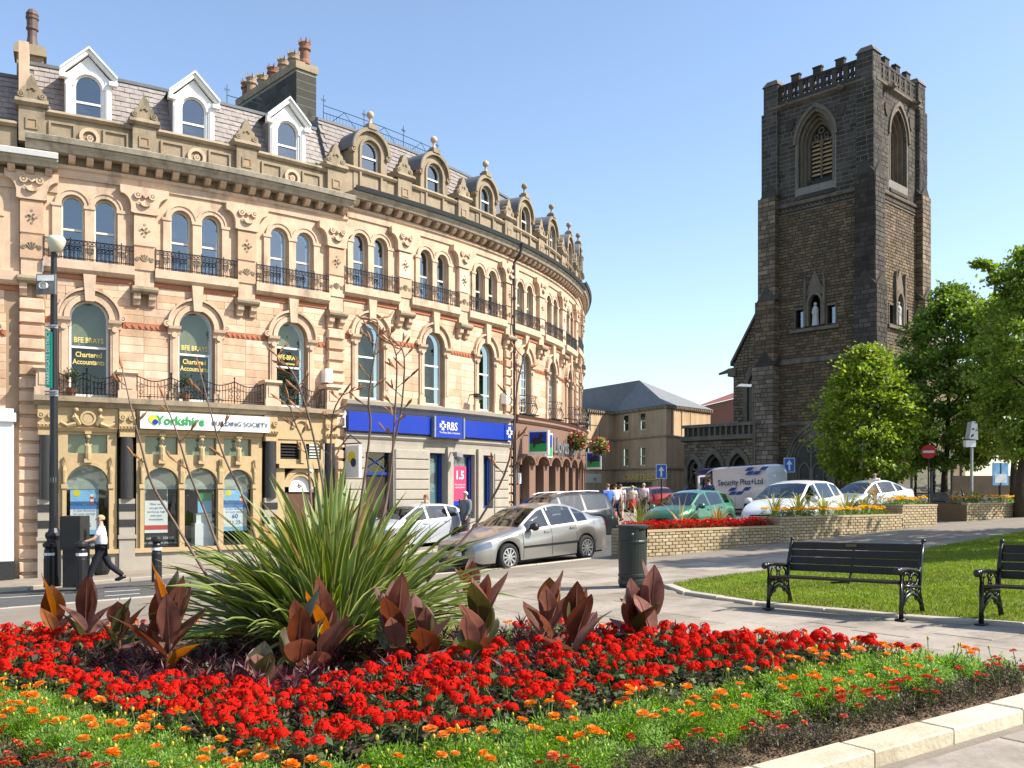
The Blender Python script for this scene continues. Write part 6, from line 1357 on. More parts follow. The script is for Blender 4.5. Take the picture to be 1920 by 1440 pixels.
def car(name, label, cat, loc, heading, sp, body, group=None):
    hx = Vector((heading[0], heading[1])).normalized(); rz = math.atan2(hx.y, hx.x)
    pitch = math.atan(GB * hx.x + GC * hx.y); roll = math.atan(GB * -hx.y + GC * hx.x)
    t = thing(name, label, cat, (loc[0], loc[1], g(*loc)), rz, group); t.rotation_euler = (roll, -pitch, rz); t.scale = (sp.get('scale', 1),) * 3
    top, belt, plan = sp['top'], sp['belt'], sp['plan']; xf_, xr_ = top[0][0], top[-1][0]; rw = sp.get('rw', .31); ra = rw + .055; ax = sp['axles']; sill = sp.get('sill', .21)
    xs = list(np.arange(xr_, xf_ + .001, .075))
    for a in ax: xs += [a + ra * math.cos(math.pi * i / 14) for i in range(15)]
    xs += [w for pr in sp['side'] for w in pr] + list(sp['screen']) + list(sp['rear']); xs = sorted(set(round(float(x), 3) for x in xs if xr_ <= x <= xf_)); xs = [x for i, x in enumerate(xs) if i == 0 or x - xs[i - 1] > .012]
    H = max(z for _, z in top); roofw = sp.get('roofw', .56); secs = []
    for x in xs:
        w = smooth_tab(plan, x); zb = smooth_tab(belt, x); zt = max(smooth_tab(top, x, .05), zb + .012)
        endk = min(1, min(abs(x - xf_), abs(x - xr_)) / .16); zl = sill + (1 - endk) * .10
        for a in ax:
            if abs(x - a) < ra: zl = max(zl, rw + math.sqrt(ra * ra - (x - a) ** 2))
        zl = min(zl, zb - .06); h = min(1, (zt - zb) / (H - zb + 1e-6)); wr = w * .91 + (roofw - w * .91) * h ** .9
        q = [(w * (.93 + .03 * endk), zl), (w * .985, zl + (zb - zl) * .22), (w, zl + (zb - zl) * .5), (w * .995, zl + (zb - zl) * .72), (w * .965, zl + (zb - zl) * .92), (w * .945, zb), (w * .93, zb + min(.02, (zt - zb) * .2)),
             (wr + .012, zt - min(.075, (zt - zb) * .45)), (wr - .035, zt - min(.022, (zt - zb) * .2)), (wr * .55, zt + .012 * h), (0, zt + .022)]
        secs.append(q)
    nq = 11; body_f, glass_s, ws, rwin, hl, tl = [], {}, [], [], [], []
    full = []
    for q, x in zip(secs, xs): full.append([(x, y, z) for y, z in q] + [(x, -y, z) for y, z in q[:-1]][::-1])
    nf = len(full[0]); V = [p for r_ in full for p in r_]
    for i in range(len(xs) - 1):
        xm = (xs[i] + xs[i + 1]) / 2
        for j in range(nf - 1):
            f_ = (i * nf + j, (i + 1) * nf + j, (i + 1) * nf + j + 1, i * nf + j + 1); jj = j if j < 10 else nf - 2 - j; sd = 0 if j < 10 else 1
            zmid = sum(V[k][2] for k in f_) / 4
            if jj == 6 and any(a <= xm <= c for a, c in sp['side']):
                k = [i_ for i_, (a, c) in enumerate(sp['side']) if a <= xm <= c][0]; glass_s.setdefault((k, sd), []).append(f_)
            elif jj in (8, 9) and sp['screen'][0] <= xm <= sp['screen'][1]: ws.append(f_)
            elif jj in (8, 9) and sp['rear'][0] <= xm <= sp['rear'][1]: rwin.append(f_)
            elif jj in (3, 4) and xm > xf_ - sp.get('hl', .32) and xm < xf_ - .02: hl.append((sd, f_))
            elif jj in (3, 4) and xm < xr_ + sp.get('tl', .22): tl.append((sd, f_))
            else: body_f.append(f_)
    n_ = len(xs); body_f.append(tuple(range(nf))[::-1]); body_f.append(tuple((n_ - 1) * nf + k for k in range(nf)))
    def sub(nm, faces, m, smooth=True, off=0.0):
        if not faces: return None
        ids = sorted(set(i for f_ in faces for i in f_)); mp = {k: i for i, k in enumerate(ids)}; b = MB(); b.add([V[k] for k in ids], [tuple(mp[k] for k in f_) for f_ in faces]); return b.build(nm, m, t, smooth=smooth)
    bo = sub('body', body_f, body)
    try:
        bo.data.shade_smooth() if hasattr(bo.data, 'shade_smooth') else None
        bo.data.set_sharp_from_angle(angle=R(38))
    except Exception: pass
    for k, f_ in glass_s.items(): sub('side_window', f_, M['carglass'])
    sub('windscreen', ws, M['carglass']); sub('rear_window', rwin, M['carglass'])
    for sd in (0, 1): sub('headlight', [f_ for s_, f_ in hl if s_ == sd], M['headlamp']); sub('tail_light', [f_ for s_, f_ in tl if s_ == sd], M['taillamp'])
    b = MB(); b.box(xr_ + .25, xf_ - .25, -.66, .66, sill - .05, .6); b.build('underbody', M['blacktrim'], t)
    for a in ax:
        for s_ in (1, -1): wheel(t, a, s_ * (smooth_tab(plan, a) - .105), rw, spokes=sp.get('spokes', 10), side=s_)
    def side_pt(x, z, s_, o_):
        w = smooth_tab(plan, x); zb = smooth_tab(belt, x); zl = sill; f_ = max(0, min(1, (z - zl) / (zb - zl)))
        ww = np.interp(f_, [0, .22, .5, .72, .92, 1], [.96, .985, 1, .995, .965, .945]) * w; return (x, s_ * (ww + o_), z)
    b = MB()
    for s_ in (1, -1):
        for x in sp.get('seams', []):
            zt_ = smooth_tab(belt, x); pts = [sill + .03 + (zt_ - sill - .03) * k / 6 for k in range(7)]
            for z0, z1 in zip(pts, pts[1:]): b.quad(side_pt(x - .006, z0, s_, .004), side_pt(x + .006, z0, s_, .004), side_pt(x + .006, z1, s_, .004), side_pt(x - .006, z1, s_, .004))
    if b.v: b.build('door_seam', M['blacktrim'], t)
    if 'mould' in sp:
        z, x0, x1 = sp['mould']
        for s_ in (1, -1):
            b = MB(); k = 14
            for i in range(k):
                a, c = x0 + (x1 - x0) * i / k, x0 + (x1 - x0) * (i + 1) / k
                for (p0, p1, o0, o1) in ((z - .022, z + .022, .016, .016), (z + .022, z + .026, .016, .0), (z - .026, z - .022, .0, .016)): b.quad(side_pt(a, p0, s_, o0), side_pt(c, p0, s_, o0), side_pt(c, p1, s_, o1), side_pt(a, p1, s_, o1))
            b.build('side_moulding', M['blacktrim'], t)
    for s_ in (1, -1):
        for x in sp.get('handles', []):
            p = side_pt(x, smooth_tab(belt, x) - .10, s_, .012); b = MB(); b.box(p[0] - .09, p[0] + .09, p[1] - .012, p[1] + .018, p[2] - .018, p[2] + .018); b.build('door_handle', body, t)
        xm = sp['screen'][0] + (sp['screen'][1] - sp['screen'][0]) * .62; zb = smooth_tab(belt, xm); wy = smooth_tab(plan, xm)
        b = MB(); b.lathe([(.001, -.10), (.07, -.095), (.10, 0), (.085, .07), (.001, .09)], (xm + .0, s_ * (wy + .10), zb + .07), 10, axis='y'); b.box(xm - .03, xm + .03, min(s_ * (wy - .06), s_ * (wy + .06)), max(s_ * (wy - .06), s_ * (wy + .06)), zb + .02, zb + .05); b.build('door_mirror', sp.get('mirror', body), t, smooth=True)
    b = MB(); zf = smooth_tab(belt, xf_ - .05); b.box(xf_ - .12, xf_ + .012, -.34, .34, zf - .05, zf + .06); b.build('grille', M['blacktrim'], t)
    b = MB(); b.box(xf_ - .02, xf_ + .02, -.26, .26, .40, .51); b.build('number_plate', M['plate'], t); b = MB(); b.box(xr_ - .02, xr_ + .02, -.26, .26, .55, .66); b.build('number_plate', M['plate_y'], t)
    b = MB(); b.box(xf_ - .1, xf_ + .008, -.5, .5, .24, .34); b.build('air_intake', M['blacktrim'], t)
    if sp['rear'][0] > -5:                          # seats, dashboard and wheel seen through the glass
        zf_ = smooth_tab(belt, 0)
        for (sx, sy) in ((.12, .36), (.12, -.36), (-.72, .36), (-.72, -.36)):
            b = MB(); b.prism([(sx + .25, .32), (sx - .25, .32), (sx - .42, zf_ + .12), (sx - .30, zf_ + .16), (sx - .14, .55), (sx + .25, .55)], sy - .22, sy + .22); b.prism([(sx - .43, zf_ + .15), (sx - .31, zf_ + .17), (sx - .34, zf_ + .34), (sx - .44, zf_ + .33)], sy - .12, sy + .12); b.build('seat', M['seatcloth'], t)
        b = MB(); b.prism([(.62, .5), (1.0, .5), (1.0, zf_ - .04), (.62, zf_ - .02)], -.68, .68); b.build('dashboard', M['blacktrim'], t)
        b = MB(); b.lathe([(.16, -.015), (.18, 0), (.16, .015), (.15, 0), (.16, -.015)], (.52, -.36, zf_ - .02), 16, axis='x'); b.build('steering_wheel', M['blacktrim'], t)
        b = MB(); b.box(xr_ + .3, xf_ - .4, -.70, .70, .28, .34); b.build('cabin_floor', M['blacktrim'], t)
    if sp.get('rails'):
        for s_ in (1, -1): b = MB(); b.tube([(x, s_ * (roofw - .02), smooth_tab(top, x) + .045) for x in np.linspace(sp['rails'][0], sp['rails'][1], 8)], .018, 5); b.build('roof_rail', M['steel'], t)
    return t
SALOON = dict(top=[(2.32, .52), (2.26, .66), (2.05, .75), (1.55, .86), (1.0, .95), (.62, 1.16), (.22, 1.36), (-.1, 1.43), (-.45, 1.455), (-.8, 1.43), (-1.15, 1.33), (-1.5, 1.18), (-1.78, 1.07), (-2.15, 1.045), (-2.27, .98), (-2.32, .7)],
              belt=[(2.32, .48), (2.24, .60), (2.0, .68), (1.5, .79), (1.0, .86), (0, .91), (-1, .945), (-1.8, .985), (-2.2, .97), (-2.32, .6)], plan=[(2.32, .52), (2.26, .66), (2.1, .76), (1.8, .84), (1.3, .875), (0, .885), (-1.3, .875), (-1.9, .83), (-2.2, .74), (-2.32, .60)],
              axles=(1.40, -1.275), screen=(.20, .96), rear=(-1.72, -.95), side=[(.03, .78), (-.92, -.04), (-1.38, -.99)], seams=(.95, -.01, -.90), mould=(.50, -1.0, .93), hl=.42, handles=(.14, -.76), mirror=M['blacktrim'])
silver = paint('silver_grey_paint', (.40, .385, .355), .75, .30)
fw, rw_ = Vector(gp(942, 1072)), Vector(gp(1109, 1049)); hd = (fw - rw_).normalized(); lf = Vector((-hd.y, hd.x)); cpos = (fw + rw_) / 2 - hd * .06 - lf * .80
car('parked_saloon', 'silver-grey saloon parked at the kerb beside the planting', 'car', (cpos.x, cpos.y), hd, SALOON, silver)
ESTATE = dict(top=[(2.38, .58), (2.3, .76), (2.05, .86), (1.5, .97), (1.0, 1.06), (.6, 1.30), (.25, 1.50), (-.2, 1.60), (-1.2, 1.60), (-1.9, 1.55), (-2.1, 1.40), (-2.30, 1.05), (-2.38, .7)],
              belt=[(2.38, .54), (2.28, .68), (2.0, .78), (1.4, .90), (1.0, .97), (0, 1.0), (-1, 1.03), (-2.2, 1.06), (-2.38, .65)], plan=[(2.38, .58), (2.25, .74), (1.9, .86), (1.3, .90), (0, .91), (-1.4, .90), (-2.0, .86), (-2.3, .76), (-2.38, .7)],
              axles=(1.42, -1.32), screen=(.24, .95), rear=(-2.24, -1.95), side=[(.05, .78), (-.88, -.03), (-1.85, -.95)], seams=(.95, 0, -.9), handles=(.14, -.76), rails=(.0, -1.7), roofw=.62, rw=.34, sill=.27, mould=(.6, -1.0, .9))
HATCH = dict(top=[(1.95, .56), (1.88, .74), (1.6, .88), (1.15, 1.0), (.75, 1.2), (.35, 1.40), (-.1, 1.47), (-.9, 1.44), (-1.35, 1.36), (-1.75, 1.08), (-1.9, .95), (-1.95, .7)],
             belt=[(1.95, .52), (1.86, .66), (1.5, .80), (1.1, .90), (0, .94), (-1, .98), (-1.75, 1.0), (-1.95, .62)], plan=[(1.95, .52), (1.85, .68), (1.5, .80), (1.0, .835), (-1.0, .83), (-1.6, .78), (-1.95, .64)],
             axles=(1.22, -1.24), screen=(.34, 1.10), rear=(-1.76, -1.34), side=[(.06, .90), (-.85, -.02), (-1.36, -.92)], seams=(1.0, .02, -.86), handles=(.16, -.74), rw=.29)
VAN = dict(top=[(2.45, .62), (2.38, .95), (2.15, 1.12), (1.85, 1.28), (1.45, 1.80), (1.1, 2.22), (.7, 2.38), (-2.2, 2.42), (-2.4, 2.36), (-2.45, 1.9)], belt=[(2.45, .56), (2.36, .85), (2.1, 1.05), (1.8, 1.2), (0, 1.25), (-2.35, 1.25), (-2.45, 1.0)],
           plan=[(2.45, .6), (2.3, .84), (1.9, .95), (1.0, .97), (-2.2, .97), (-2.45, .93)], axles=(1.6, -1.45), screen=(1.1, 1.82), rear=(-9, -8.9), side=[(.75, 1.55)], seams=(1.6, .7, -.6), handles=(.85,), roofw=.88, rw=.33, sill=.28, tl=.12)
def px_car(px, Yd): return ((px - CX) / F * Yd, Yd)
car('parked_estate', 'dark grey estate car with roof rails parked beyond the saloon', 'car', px_car(1026, 28.8), (-.80, -.60), ESTATE, paint('dark_grey_paint', (.022, .024, .026), .4))
car('parked_hatchback', 'green hatchback behind the red begonia planter', 'car', px_car(1296, 31.2), (-.66, -.75), HATCH, paint('green_paint', (.03, .165, .085), .4))
car('parked_hatchback', 'white hatchback behind the yellow flowers of the planter', 'car', px_car(1492, 28.6), (-.66, -.75), dict(HATCH, scale=1.12), paint('white_car_paint', (.66, .68, .68), .0))
car('parked_saloon', 'pale silver-blue saloon beyond the white hatchback', 'car', px_car(1622, 37.5), (-.85, -.52), SALOON, paint('ice_blue_paint', (.42, .50, .56), .5))
car('parked_hatchback', 'pale hatchback half hidden behind the spiky plant before the bank', 'car', px_car(778, 30.8), (-.70, -.71), HATCH, paint('pale_silver_paint', (.52, .55, .58), .3))
car('distant_hatchback', 'red hatchback in the road before the corner shop', 'car', px_car(1226, 56), (-.2, .98), HATCH, paint('red_paint', (.30, .025, .02), .2))
car('distant_saloon', 'dark saloon half hidden by the strolling people', 'car', px_car(1180, 60), (-.3, .95), SALOON, paint('dark_blue_paint', (.02, .025, .04), .3))
vp = px_car(1382, 47); vh = Vector((-.66, .75)).normalized(); vw = paint('white_van_paint', (.70, .72, .73)); wv = car('delivery_van', 'white van with blue chevrons and navy lettering on its side', 'van', vp, vh, dict(VAN, scale=.98), vw)
car('delivery_van', 'dark blue van behind the white lettered van', 'van', px_car(1352, 53), (-.66, .75), VAN, paint('navy_van_paint', (.02, .025, .12), .2))
# lettering and chevrons on the van's near (left) side
vblue = mat('van_blue', (.02, .09, .36), .4)
vs_, fs_ = text_geo('Security Plus+Ltd', .40, 'CENTER', .95, 0, .008); b = MB(); b.add([(-.95 - q[0], .985, 1.48 + q[1]) for q in vs_], [f_[::-1] for f_ in fs_]); b.build('lettering', mat('van_lettering', (.03, .09, .16), .5), wv)
def chev(x, z, w, h):
    b = MB(); b.add([(x, .987, z), (x - w, .987, z), (x - w - .22, .987, z + h), (x - .22, .987, z + h)], [(0, 1, 2, 3)]); b.build('chevron', vblue, wv)
for i in range(3):
    for j in range(2):
        if (i + j) % 3 != 2: chev(-1.25 - .42 * i, 1.95 + .2 * j, .36, .17); chev(-.2 - .42 * i, .98 + .2 * j, .36, .17)
# its open driver's door
b = MB(lambda x, y, z: (x, y, z)); Rm = Matrix.Rotation(R(62), 4, 'Z'); P_ = lambda u, z: tuple(Vector((1.62, .95, 0)) + Rm @ Vector((-u, 0, 0)) + Vector((0, 0, z)))
def slab(u0, u1, z0, z1): 
    q = [P_(u0, z0), P_(u1, z0), P_(u1, z1), P_(u0, z1)]; b.add(q + [(p[0] + .04, p[1] + .03, p[2]) for p in q], [(0, 1, 2, 3), (7, 6, 5, 4), (0, 4, 5, 1), (1, 5, 6, 2), (2, 6, 7, 3), (3, 7, 4, 0)])
slab(0, .85, .45, 1.28); slab(0, .08, 1.28, 2.0); slab(.77, .85, 1.28, 2.05); slab(.08, .77, 1.95, 2.05); b.build('open_door', vw, wv)
# ================================================================ people
M['skin'] = mat('skin', (.52, .30, .21), .55)
def skinned(name, verts, edges, radii, m, parent, levels=1):
    me = bpy.data.meshes.new(name); me.from_pydata(verts, edges, []); me.materials.append(m); o = bpy.data.objects.new(name, me); link(o, parent)
    md = o.modifiers.new('skin', 'SKIN'); md.use_smooth_shade = True
    for i, r in enumerate(radii): me.skin_vertices[0].data[i].radius = r if isinstance(r, tuple) else (r, r)
    me.skin_vertices[0].data[0].use_root = True
    sb = o.modifiers.new('sub', 'SUBSURF'); sb.levels = levels; sb.render_levels = levels; return o
def person(label, px, Yd, heading, shirt, legs, hair, H=1.7, off=0.0, stride=.0, arm=(.2, -.2), elbow=(.3, .3), skirt=None, sleeve='short', bald=False, foot_py=None, hat=None, bag=None, trouser='long'):
    if foot_py: x, y = gp(px, foot_py, off)
    else: x, y = (px - CX) / F * Yd, Yd
    t = thing('person', label, 'person', (x, y, g(x, y) + off), math.atan2(heading[1], heading[0])); k = H / 1.7; t.scale = (k, k, k)
    # forward is +x, left is +y
    def leg(s, a, bend):
        hip = Vector((0, s * .095, .90)); kn = hip + Vector((math.sin(a), 0, -math.cos(a))) * .43; an = kn + Vector((math.sin(a - bend), 0, -math.cos(a - bend))) * .41; return hip, kn, an, an + Vector((.15 * math.cos(a * .4), s * .02, -.045 - (.04 if a < 0 else 0)))
    def armp(s, a, e):
        sh = Vector((0, s * .185, 1.39)); el = sh + Vector((math.sin(a) * .29, s * .055, -math.cos(a) * .28)); ha = el + Vector((math.sin(a + e) * .25, -s * .01, -math.cos(a + e) * .24)); return sh, el, ha
    L1, L2 = leg(1, stride, .12 if stride > 0 else .1), leg(-1, -stride, .45 if stride else .05); A1, A2 = armp(1, arm[0], elbow[0]), armp(-1, arm[1], elbow[1])
    low = min(L1[3].z, L2[3].z) - .035
    V = [(0, 0, .93), (.0, 0, 1.10), (.01, 0, 1.30), (.005, 0, 1.44), (.02, 0, 1.52), (.035, 0, 1.60), (.02, 0, 1.665)]; Rr = [(.12, .15), (.11, .13), (.12, .155), (.062, .07), (.055, .055), (.085, .07), (.07, .062)]; E = [(0, 1), (1, 2), (2, 3), (3, 4), (4, 5), (5, 6)]
    for lg in (L1, L2):
        b = len(V); V += [tuple(q) for q in lg]; Rr += [.088, .06, .04, .03]; E += [(0, b), (b, b + 1), (b + 1, b + 2), (b + 2, b + 3)]
    for s, ar in ((1, A1), (-1, A2)):
        b = len(V); V += [tuple(q) for q in ar]; Rr += [.055, .04, .028]; E += [(2, b), (b, b + 1), (b + 1, b + 2)]
        d = (ar[2] - ar[1]).normalized(); palm = ar[2] + d * .06; V.append(tuple(palm)); Rr.append((.018, .032)); E.append((b + 2, b + 3))
        sd = Vector((1, 0, 0)) - d * d.x; sd.normalize(); inn = Vector((0, -s, 0))
        for f_, (o_, ln) in enumerate(((.026, .068), (.009, .078), (-.009, .074), (-.026, .058))):
            r0 = palm + sd * o_ + d * .03; r1 = r0 + d * ln * .55 + inn * .008; r2 = r1 + d * ln * .45 + inn * .022; c = len(V); V += [tuple(r0), tuple(r1), tuple(r2)]; Rr += [.009, .0085, .0075]; E += [(b + 3, c), (c, c + 1), (c + 1, c + 2)]
        c = len(V); V += [tuple(ar[2] + d * .03 + sd * .035), tuple(ar[2] + d * .065 + sd * .055 + inn * .01)]; Rr += [.010, .009]; E += [(b + 3, c), (c, c + 1)]
    V = [(v[0], v[1], v[2] - low) for v in V]; dz = Vector((0, 0, -low))
    skinned('body', V, E, Rr, M['skin'], t, 1)
    # face: eyes, nose, mouth, ears
    hz = 1.605 - low; b = MB(); b.add([(.115, -.014, hz - .02), (.115, .014, hz - .02), (.145, 0, hz - .022), (.112, 0, hz + .025)], [(0, 2, 3), (2, 1, 3), (0, 1, 2)]); b.build('nose', M['skin'], t)
    for s in (1, -1):
        b = MB(); b.ball((.098, s * .032, hz + .012), .012, 6); b.build('eye', M['dark'], t); b = MB(); b.ball((.03, s * .078, hz), .02, 6, sz=1.5); b.build('ear', M['skin'], t)
        lg = L1 if s > 0 else L2; b = MB(); a_, f_ = lg[2] + dz, lg[3] + dz; b.tube([tuple(a_ + Vector((-.05, 0, -.03))), tuple(a_ + Vector((.02, 0, -.02))), tuple(f_ + Vector((-.02, 0, .005))), tuple(f_ + Vector((.05, 0, -.005)))], [.035, .05, .048, .025], 8); b.build('shoe', M['blacktrim'] if legs is not None else M['cream'], t, smooth=True)
    b = MB(); b.box(.112, .118, -.022, .022, hz - .048, hz - .040); b.build('mouth', mat('lips', (.35, .13, .10), .5), t)
    hm = mat('hair', hair, .7, .3, 40)
    if not bald:
        b = MB(); N_ = 9
        for i in range(N_):
            for j in range(12):
                a = math.pi * .5 * (i / (N_ - 1)) * 1.25; ph = 2 * math.pi * j / 12; back = math.cos(ph) < .3
                aa = a if back else a * .62; b.v.append((.015 + .098 * math.sin(aa) * math.cos(ph), .088 * math.sin(aa) * math.sin(ph), hz + .025 + .085 * math.cos(aa)))
        for i in range(N_ - 1):
            for j in range(12): b.f.append([i * 12 + j, i * 12 + (j + 1) % 12, i * 12 + 12 + (j + 1) % 12, i * 12 + 12 + j]); b.m.append(0)
        b.build('hair', hm, t, smooth=True)
    # clothes
    Z = lambda p: tuple(Vector(p) + dz); sm = mat('shirt', shirt, .85, .08, 10)
    cut = .62 if sleeve == 'short' else .93
    def sleeve_pts(ar):
        return [Z(ar[0]), Z(ar[1])] if sleeve != 'short' else [Z(ar[0]), Z(ar[0].lerp(ar[1], .75))]
    Vs = [Z((0, 0, .90)), Z((0, 0, 1.08)), Z((.01, 0, 1.28)), Z((0, 0, 1.41))]; Rs = [(.15, .18), (.14, .165), (.145, .18), (.075, .085)]; Es = [(0, 1), (1, 2), (2, 3)]
    for ar in (A1, A2):
        c = len(Vs); q = sleeve_pts(ar)
        if sleeve != 'short': q.append(Z(ar[2]))
        Vs += q; Rs += [.078, .062] + ([.045] if sleeve != 'short' else []); Es += [(2, c), (c, c + 1)] + ([(c + 1, c + 2)] if sleeve != 'short' else [])
    skinned('shirt', Vs, Es, Rs, sm, t, 1)
    if skirt:
        b = MB(); b.lathe([(.13, .98 - low), (.17, .85 - low), (.20, .68 - low), (.215, .50 - low), (.19, .50 - low), (.12, .9 - low)], (0, 0, 0), 16); b.build('skirt', mat('skirt', skirt, .85, .1, 8), t, smooth=True)
    elif legs:
        Vt = [Z((0, 0, .95))]; Rt = [(.135, .17)]; Et = []
        for lg in (L1, L2):
            c = len(Vt); q = [Z(lg[0]), Z(lg[1])] + ([Z(lg[2])] if trouser == 'long' else []); Vt += q; Rt += [.105, .085] + ([.07] if trouser == 'long' else []); Et += [(0, c), (c, c + 1)] + ([(c + 1, c + 2)] if trouser == 'long' else [])
        skinned('trousers', Vt, Et, Rt, mat('trousers', legs, .85, .1, 8), t, 1)
    if bag:
        h_ = A1[2] + dz; b = MB(); b.box(h_.x - .12, h_.x + .12, h_.y - .05, h_.y + .05, h_.z - .42, h_.z - .14); b.tube([(h_.x - .07, h_.y, h_.z - .14), (h_.x, h_.y, h_.z - .02), (h_.x + .07, h_.y, h_.z - .14)], .012, 5); b.build('bag', mat('bag', bag, .6), t)
    return t
person('woman with fair hair, white blouse and dark trousers striding past the building society', 190, 0, (-.93, -.37), (.74, .74, .78), (.012, .013, .018), (.42, .30, .16), 1.64, PAV, .42, (.55, -.35), (.7, .4), foot_py=1098)
person('man in a royal blue shirt and dark trousers walking by the estate car', 1140, 40.5, (-.4, .9), (.05, .16, .55), (.015, .013, .014), (.22, .10, .05), 1.8, .0, .2)
person('man in a white shirt with a dark strap walking beside the blue-shirted man', 1154, 43, (-.35, .93), (.66, .70, .78), (.016, .016, .02), (.05, .03, .02), 1.78, .0, .25, (.1, -.3))
person('person in a pink top and pale shorts among the strolling group', 1163, 44, (.1, 1), (.72, .50, .47), (.5, .42, .32), (.12, .06, .03), 1.74, .0, .15, trouser='short')
person('woman in a cream top and red skirt walking away towards the corner shop', 1186, 48.5, (.1, 1), (.68, .60, .48), None, (.42, .36, .28), 1.62, .0, .18, skirt=(.52, .04, .035), bag=(.5, .36, .2))
person('man in a pale pink shirt and grey trousers walking away beside the woman in red', 1207, 48.5, (.15, 1), (.66, .52, .53), (.10, .085, .075), (.40, .38, .36), 1.72, .0, .16)
person('white-haired man in a grey jacket standing by the guard rail', 873, 31.0, (-.6, -.8), (.16, .18, .20), (.10, .10, .11), (.62, .62, .60), 1.7, PAV, .1, sleeve='long')
person('brown-haired person in a peach top behind the pale hatchback', 799, 31.6, (-.8, -.6), (.55, .28, .18), (.10, .10, .12), (.20, .09, .04), 1.66, PAV, .1)
person('driver in a dark blue uniform at the open van door', 1329, 45.2, (.5, .85), (.03, .05, .16), (.012, .013, .025), (.01, .01, .012), 1.78, .0, .08, (.6, .3), (.5, .4), sleeve='long')
person('bald man in a white shirt standing under the small tree', 1640, 42, (-.3, -.95), (.66, .66, .66), (.05, .05, .06), (.2, .2, .2), 1.72, .0, .1, bald=True)
# ================================================================ planting
rg = np.random.default_rng(5)
def leaves(P, D, L, W, lift=.0, twist=None):
    """diamond leaves: base P, unit direction D, length L, width W -> verts, quads"""
    n = len(P); D = D / np.linalg.norm(D, axis=1, keepdims=True); up = np.tile([0, 0, 1.0], (n, 1)) + rg.normal(0, .35, (n, 3)); S = np.cross(D, up); S /= np.linalg.norm(S, axis=1, keepdims=True) + 1e-9
    if twist is not None:
        Nn = np.cross(S, D); S = S * np.cos(twist)[:, None] + Nn * np.sin(twist)[:, None]
    L = np.broadcast_to(np.asarray(L, float), (n,)); W = np.broadcast_to(np.asarray(W, float), (n,))
    V = np.zeros((n, 4, 3)); mid = P + D * (L * .48)[:, None]; mid[:, 2] += lift * L
    V[:, 0] = P; V[:, 1] = mid + S * (W / 2)[:, None]; V[:, 2] = P + D * L[:, None]; V[:, 3] = mid - S * (W / 2)[:, None]
    return V.reshape(-1, 3), np.arange(4 * n).reshape(n, 4)
def dirs(n, zmin=-.2, zmax=1.0):
    th = rg.uniform(0, 2 * np.pi, n); z = rg.uniform(zmin, zmax, n); r = np.sqrt(1 - np.clip(z, -1, 1) ** 2); return np.c_[r * np.cos(th), r * np.sin(th), z]
def mesh_only(o): me = o.data; bpy.data.objects.remove(o); return me
def inst(name, me, parent, loc=(0, 0, 0), rz=0, sc=1.0, tilt=0.0):
    o = bpy.data.objects.new(name, me); o.location = loc; o.rotation_euler = (tilt, 0, rz); o.scale = (sc, sc, sc) if not isinstance(sc, tuple) else sc; return link(o, parent)
M['fern'] = mat('marigold_leaf', (.14, .27, .022), .6, .3, 9, rand=.22, isl=.35, trans=.45); M['fern2'] = mat('marigold_leaf_pale', (.27, .36, .08), .55, .3, 9, rand=.2, isl=.3, trans=.35)
M['orange'] = mat('orange_petal', (.72, .20, .004), .6, .12, 60, rand=.1, isl=.2, trans=.25); M['rust'] = mat('rust_petal', (.48, .045, .006), .6, .15, 60, rand=.22, isl=.25, trans=.2)
M['red'] = mat('scarlet_petal', (.53, .014, .008), .9, .12, 60, isl=.38, trans=.10, spec=.02); M['gerleaf'] = mat('geranium_leaf', (.055, .085, .022), .6, .3, 9, rand=.3, isl=.35, trans=.2); M['bronzeleaf'] = mat('bronze_bedding_leaf', (.085, .055, .035), .55, .3, 9, rand=.3, isl=.35, trans=.2)
M['darkleaf'] = mat('dark_marigold_leaf', (.065, .065, .028), .6, .3, 9, rand=.25, isl=.35, trans=.2); M['stem'] = mat('green_stem', (.10, .16, .03), .6); M['bud'] = mat('yellow_bud', (.45, .36, .03), .6)
# --- flower heads
def pompom(r, m, name, nl=46):
    V, Q = [], []; nn = 0; n = nl
    for layer, (k, el, s) in enumerate(((14, .05, 1.0), (14, .45, .92), (12, .85, .8), (9, 1.2, .6), (5, 1.5, .35))):
        for j in range(k):
            a = 2 * math.pi * (j + rg.uniform(-.3, .3) + layer * .5) / k; e = el + rg.uniform(-.15, .15); d = np.array([math.cos(a) * math.cos(e), math.sin(a) * math.cos(e), math.sin(e) * .75]); p = d * r * .35; tip = d * r * s * rg.uniform(.9, 1.08) + np.array([0, 0, .1 * r]); sd = np.cross(d, [0, 0, 1.0]); sd = sd / (np.linalg.norm(sd) + 1e-6) * r * .27; lift = np.array([0, 0, r * .12])
            V += [p - sd * .4, tip - sd + lift * rg.uniform(-1, 1), tip + d * r * .08, tip + sd + lift * rg.uniform(-1, 1)]; Q.append((nn, nn + 1, nn + 2, nn + 3)); nn += 4
    return mesh_only(np_mesh(name, V, Q, m))
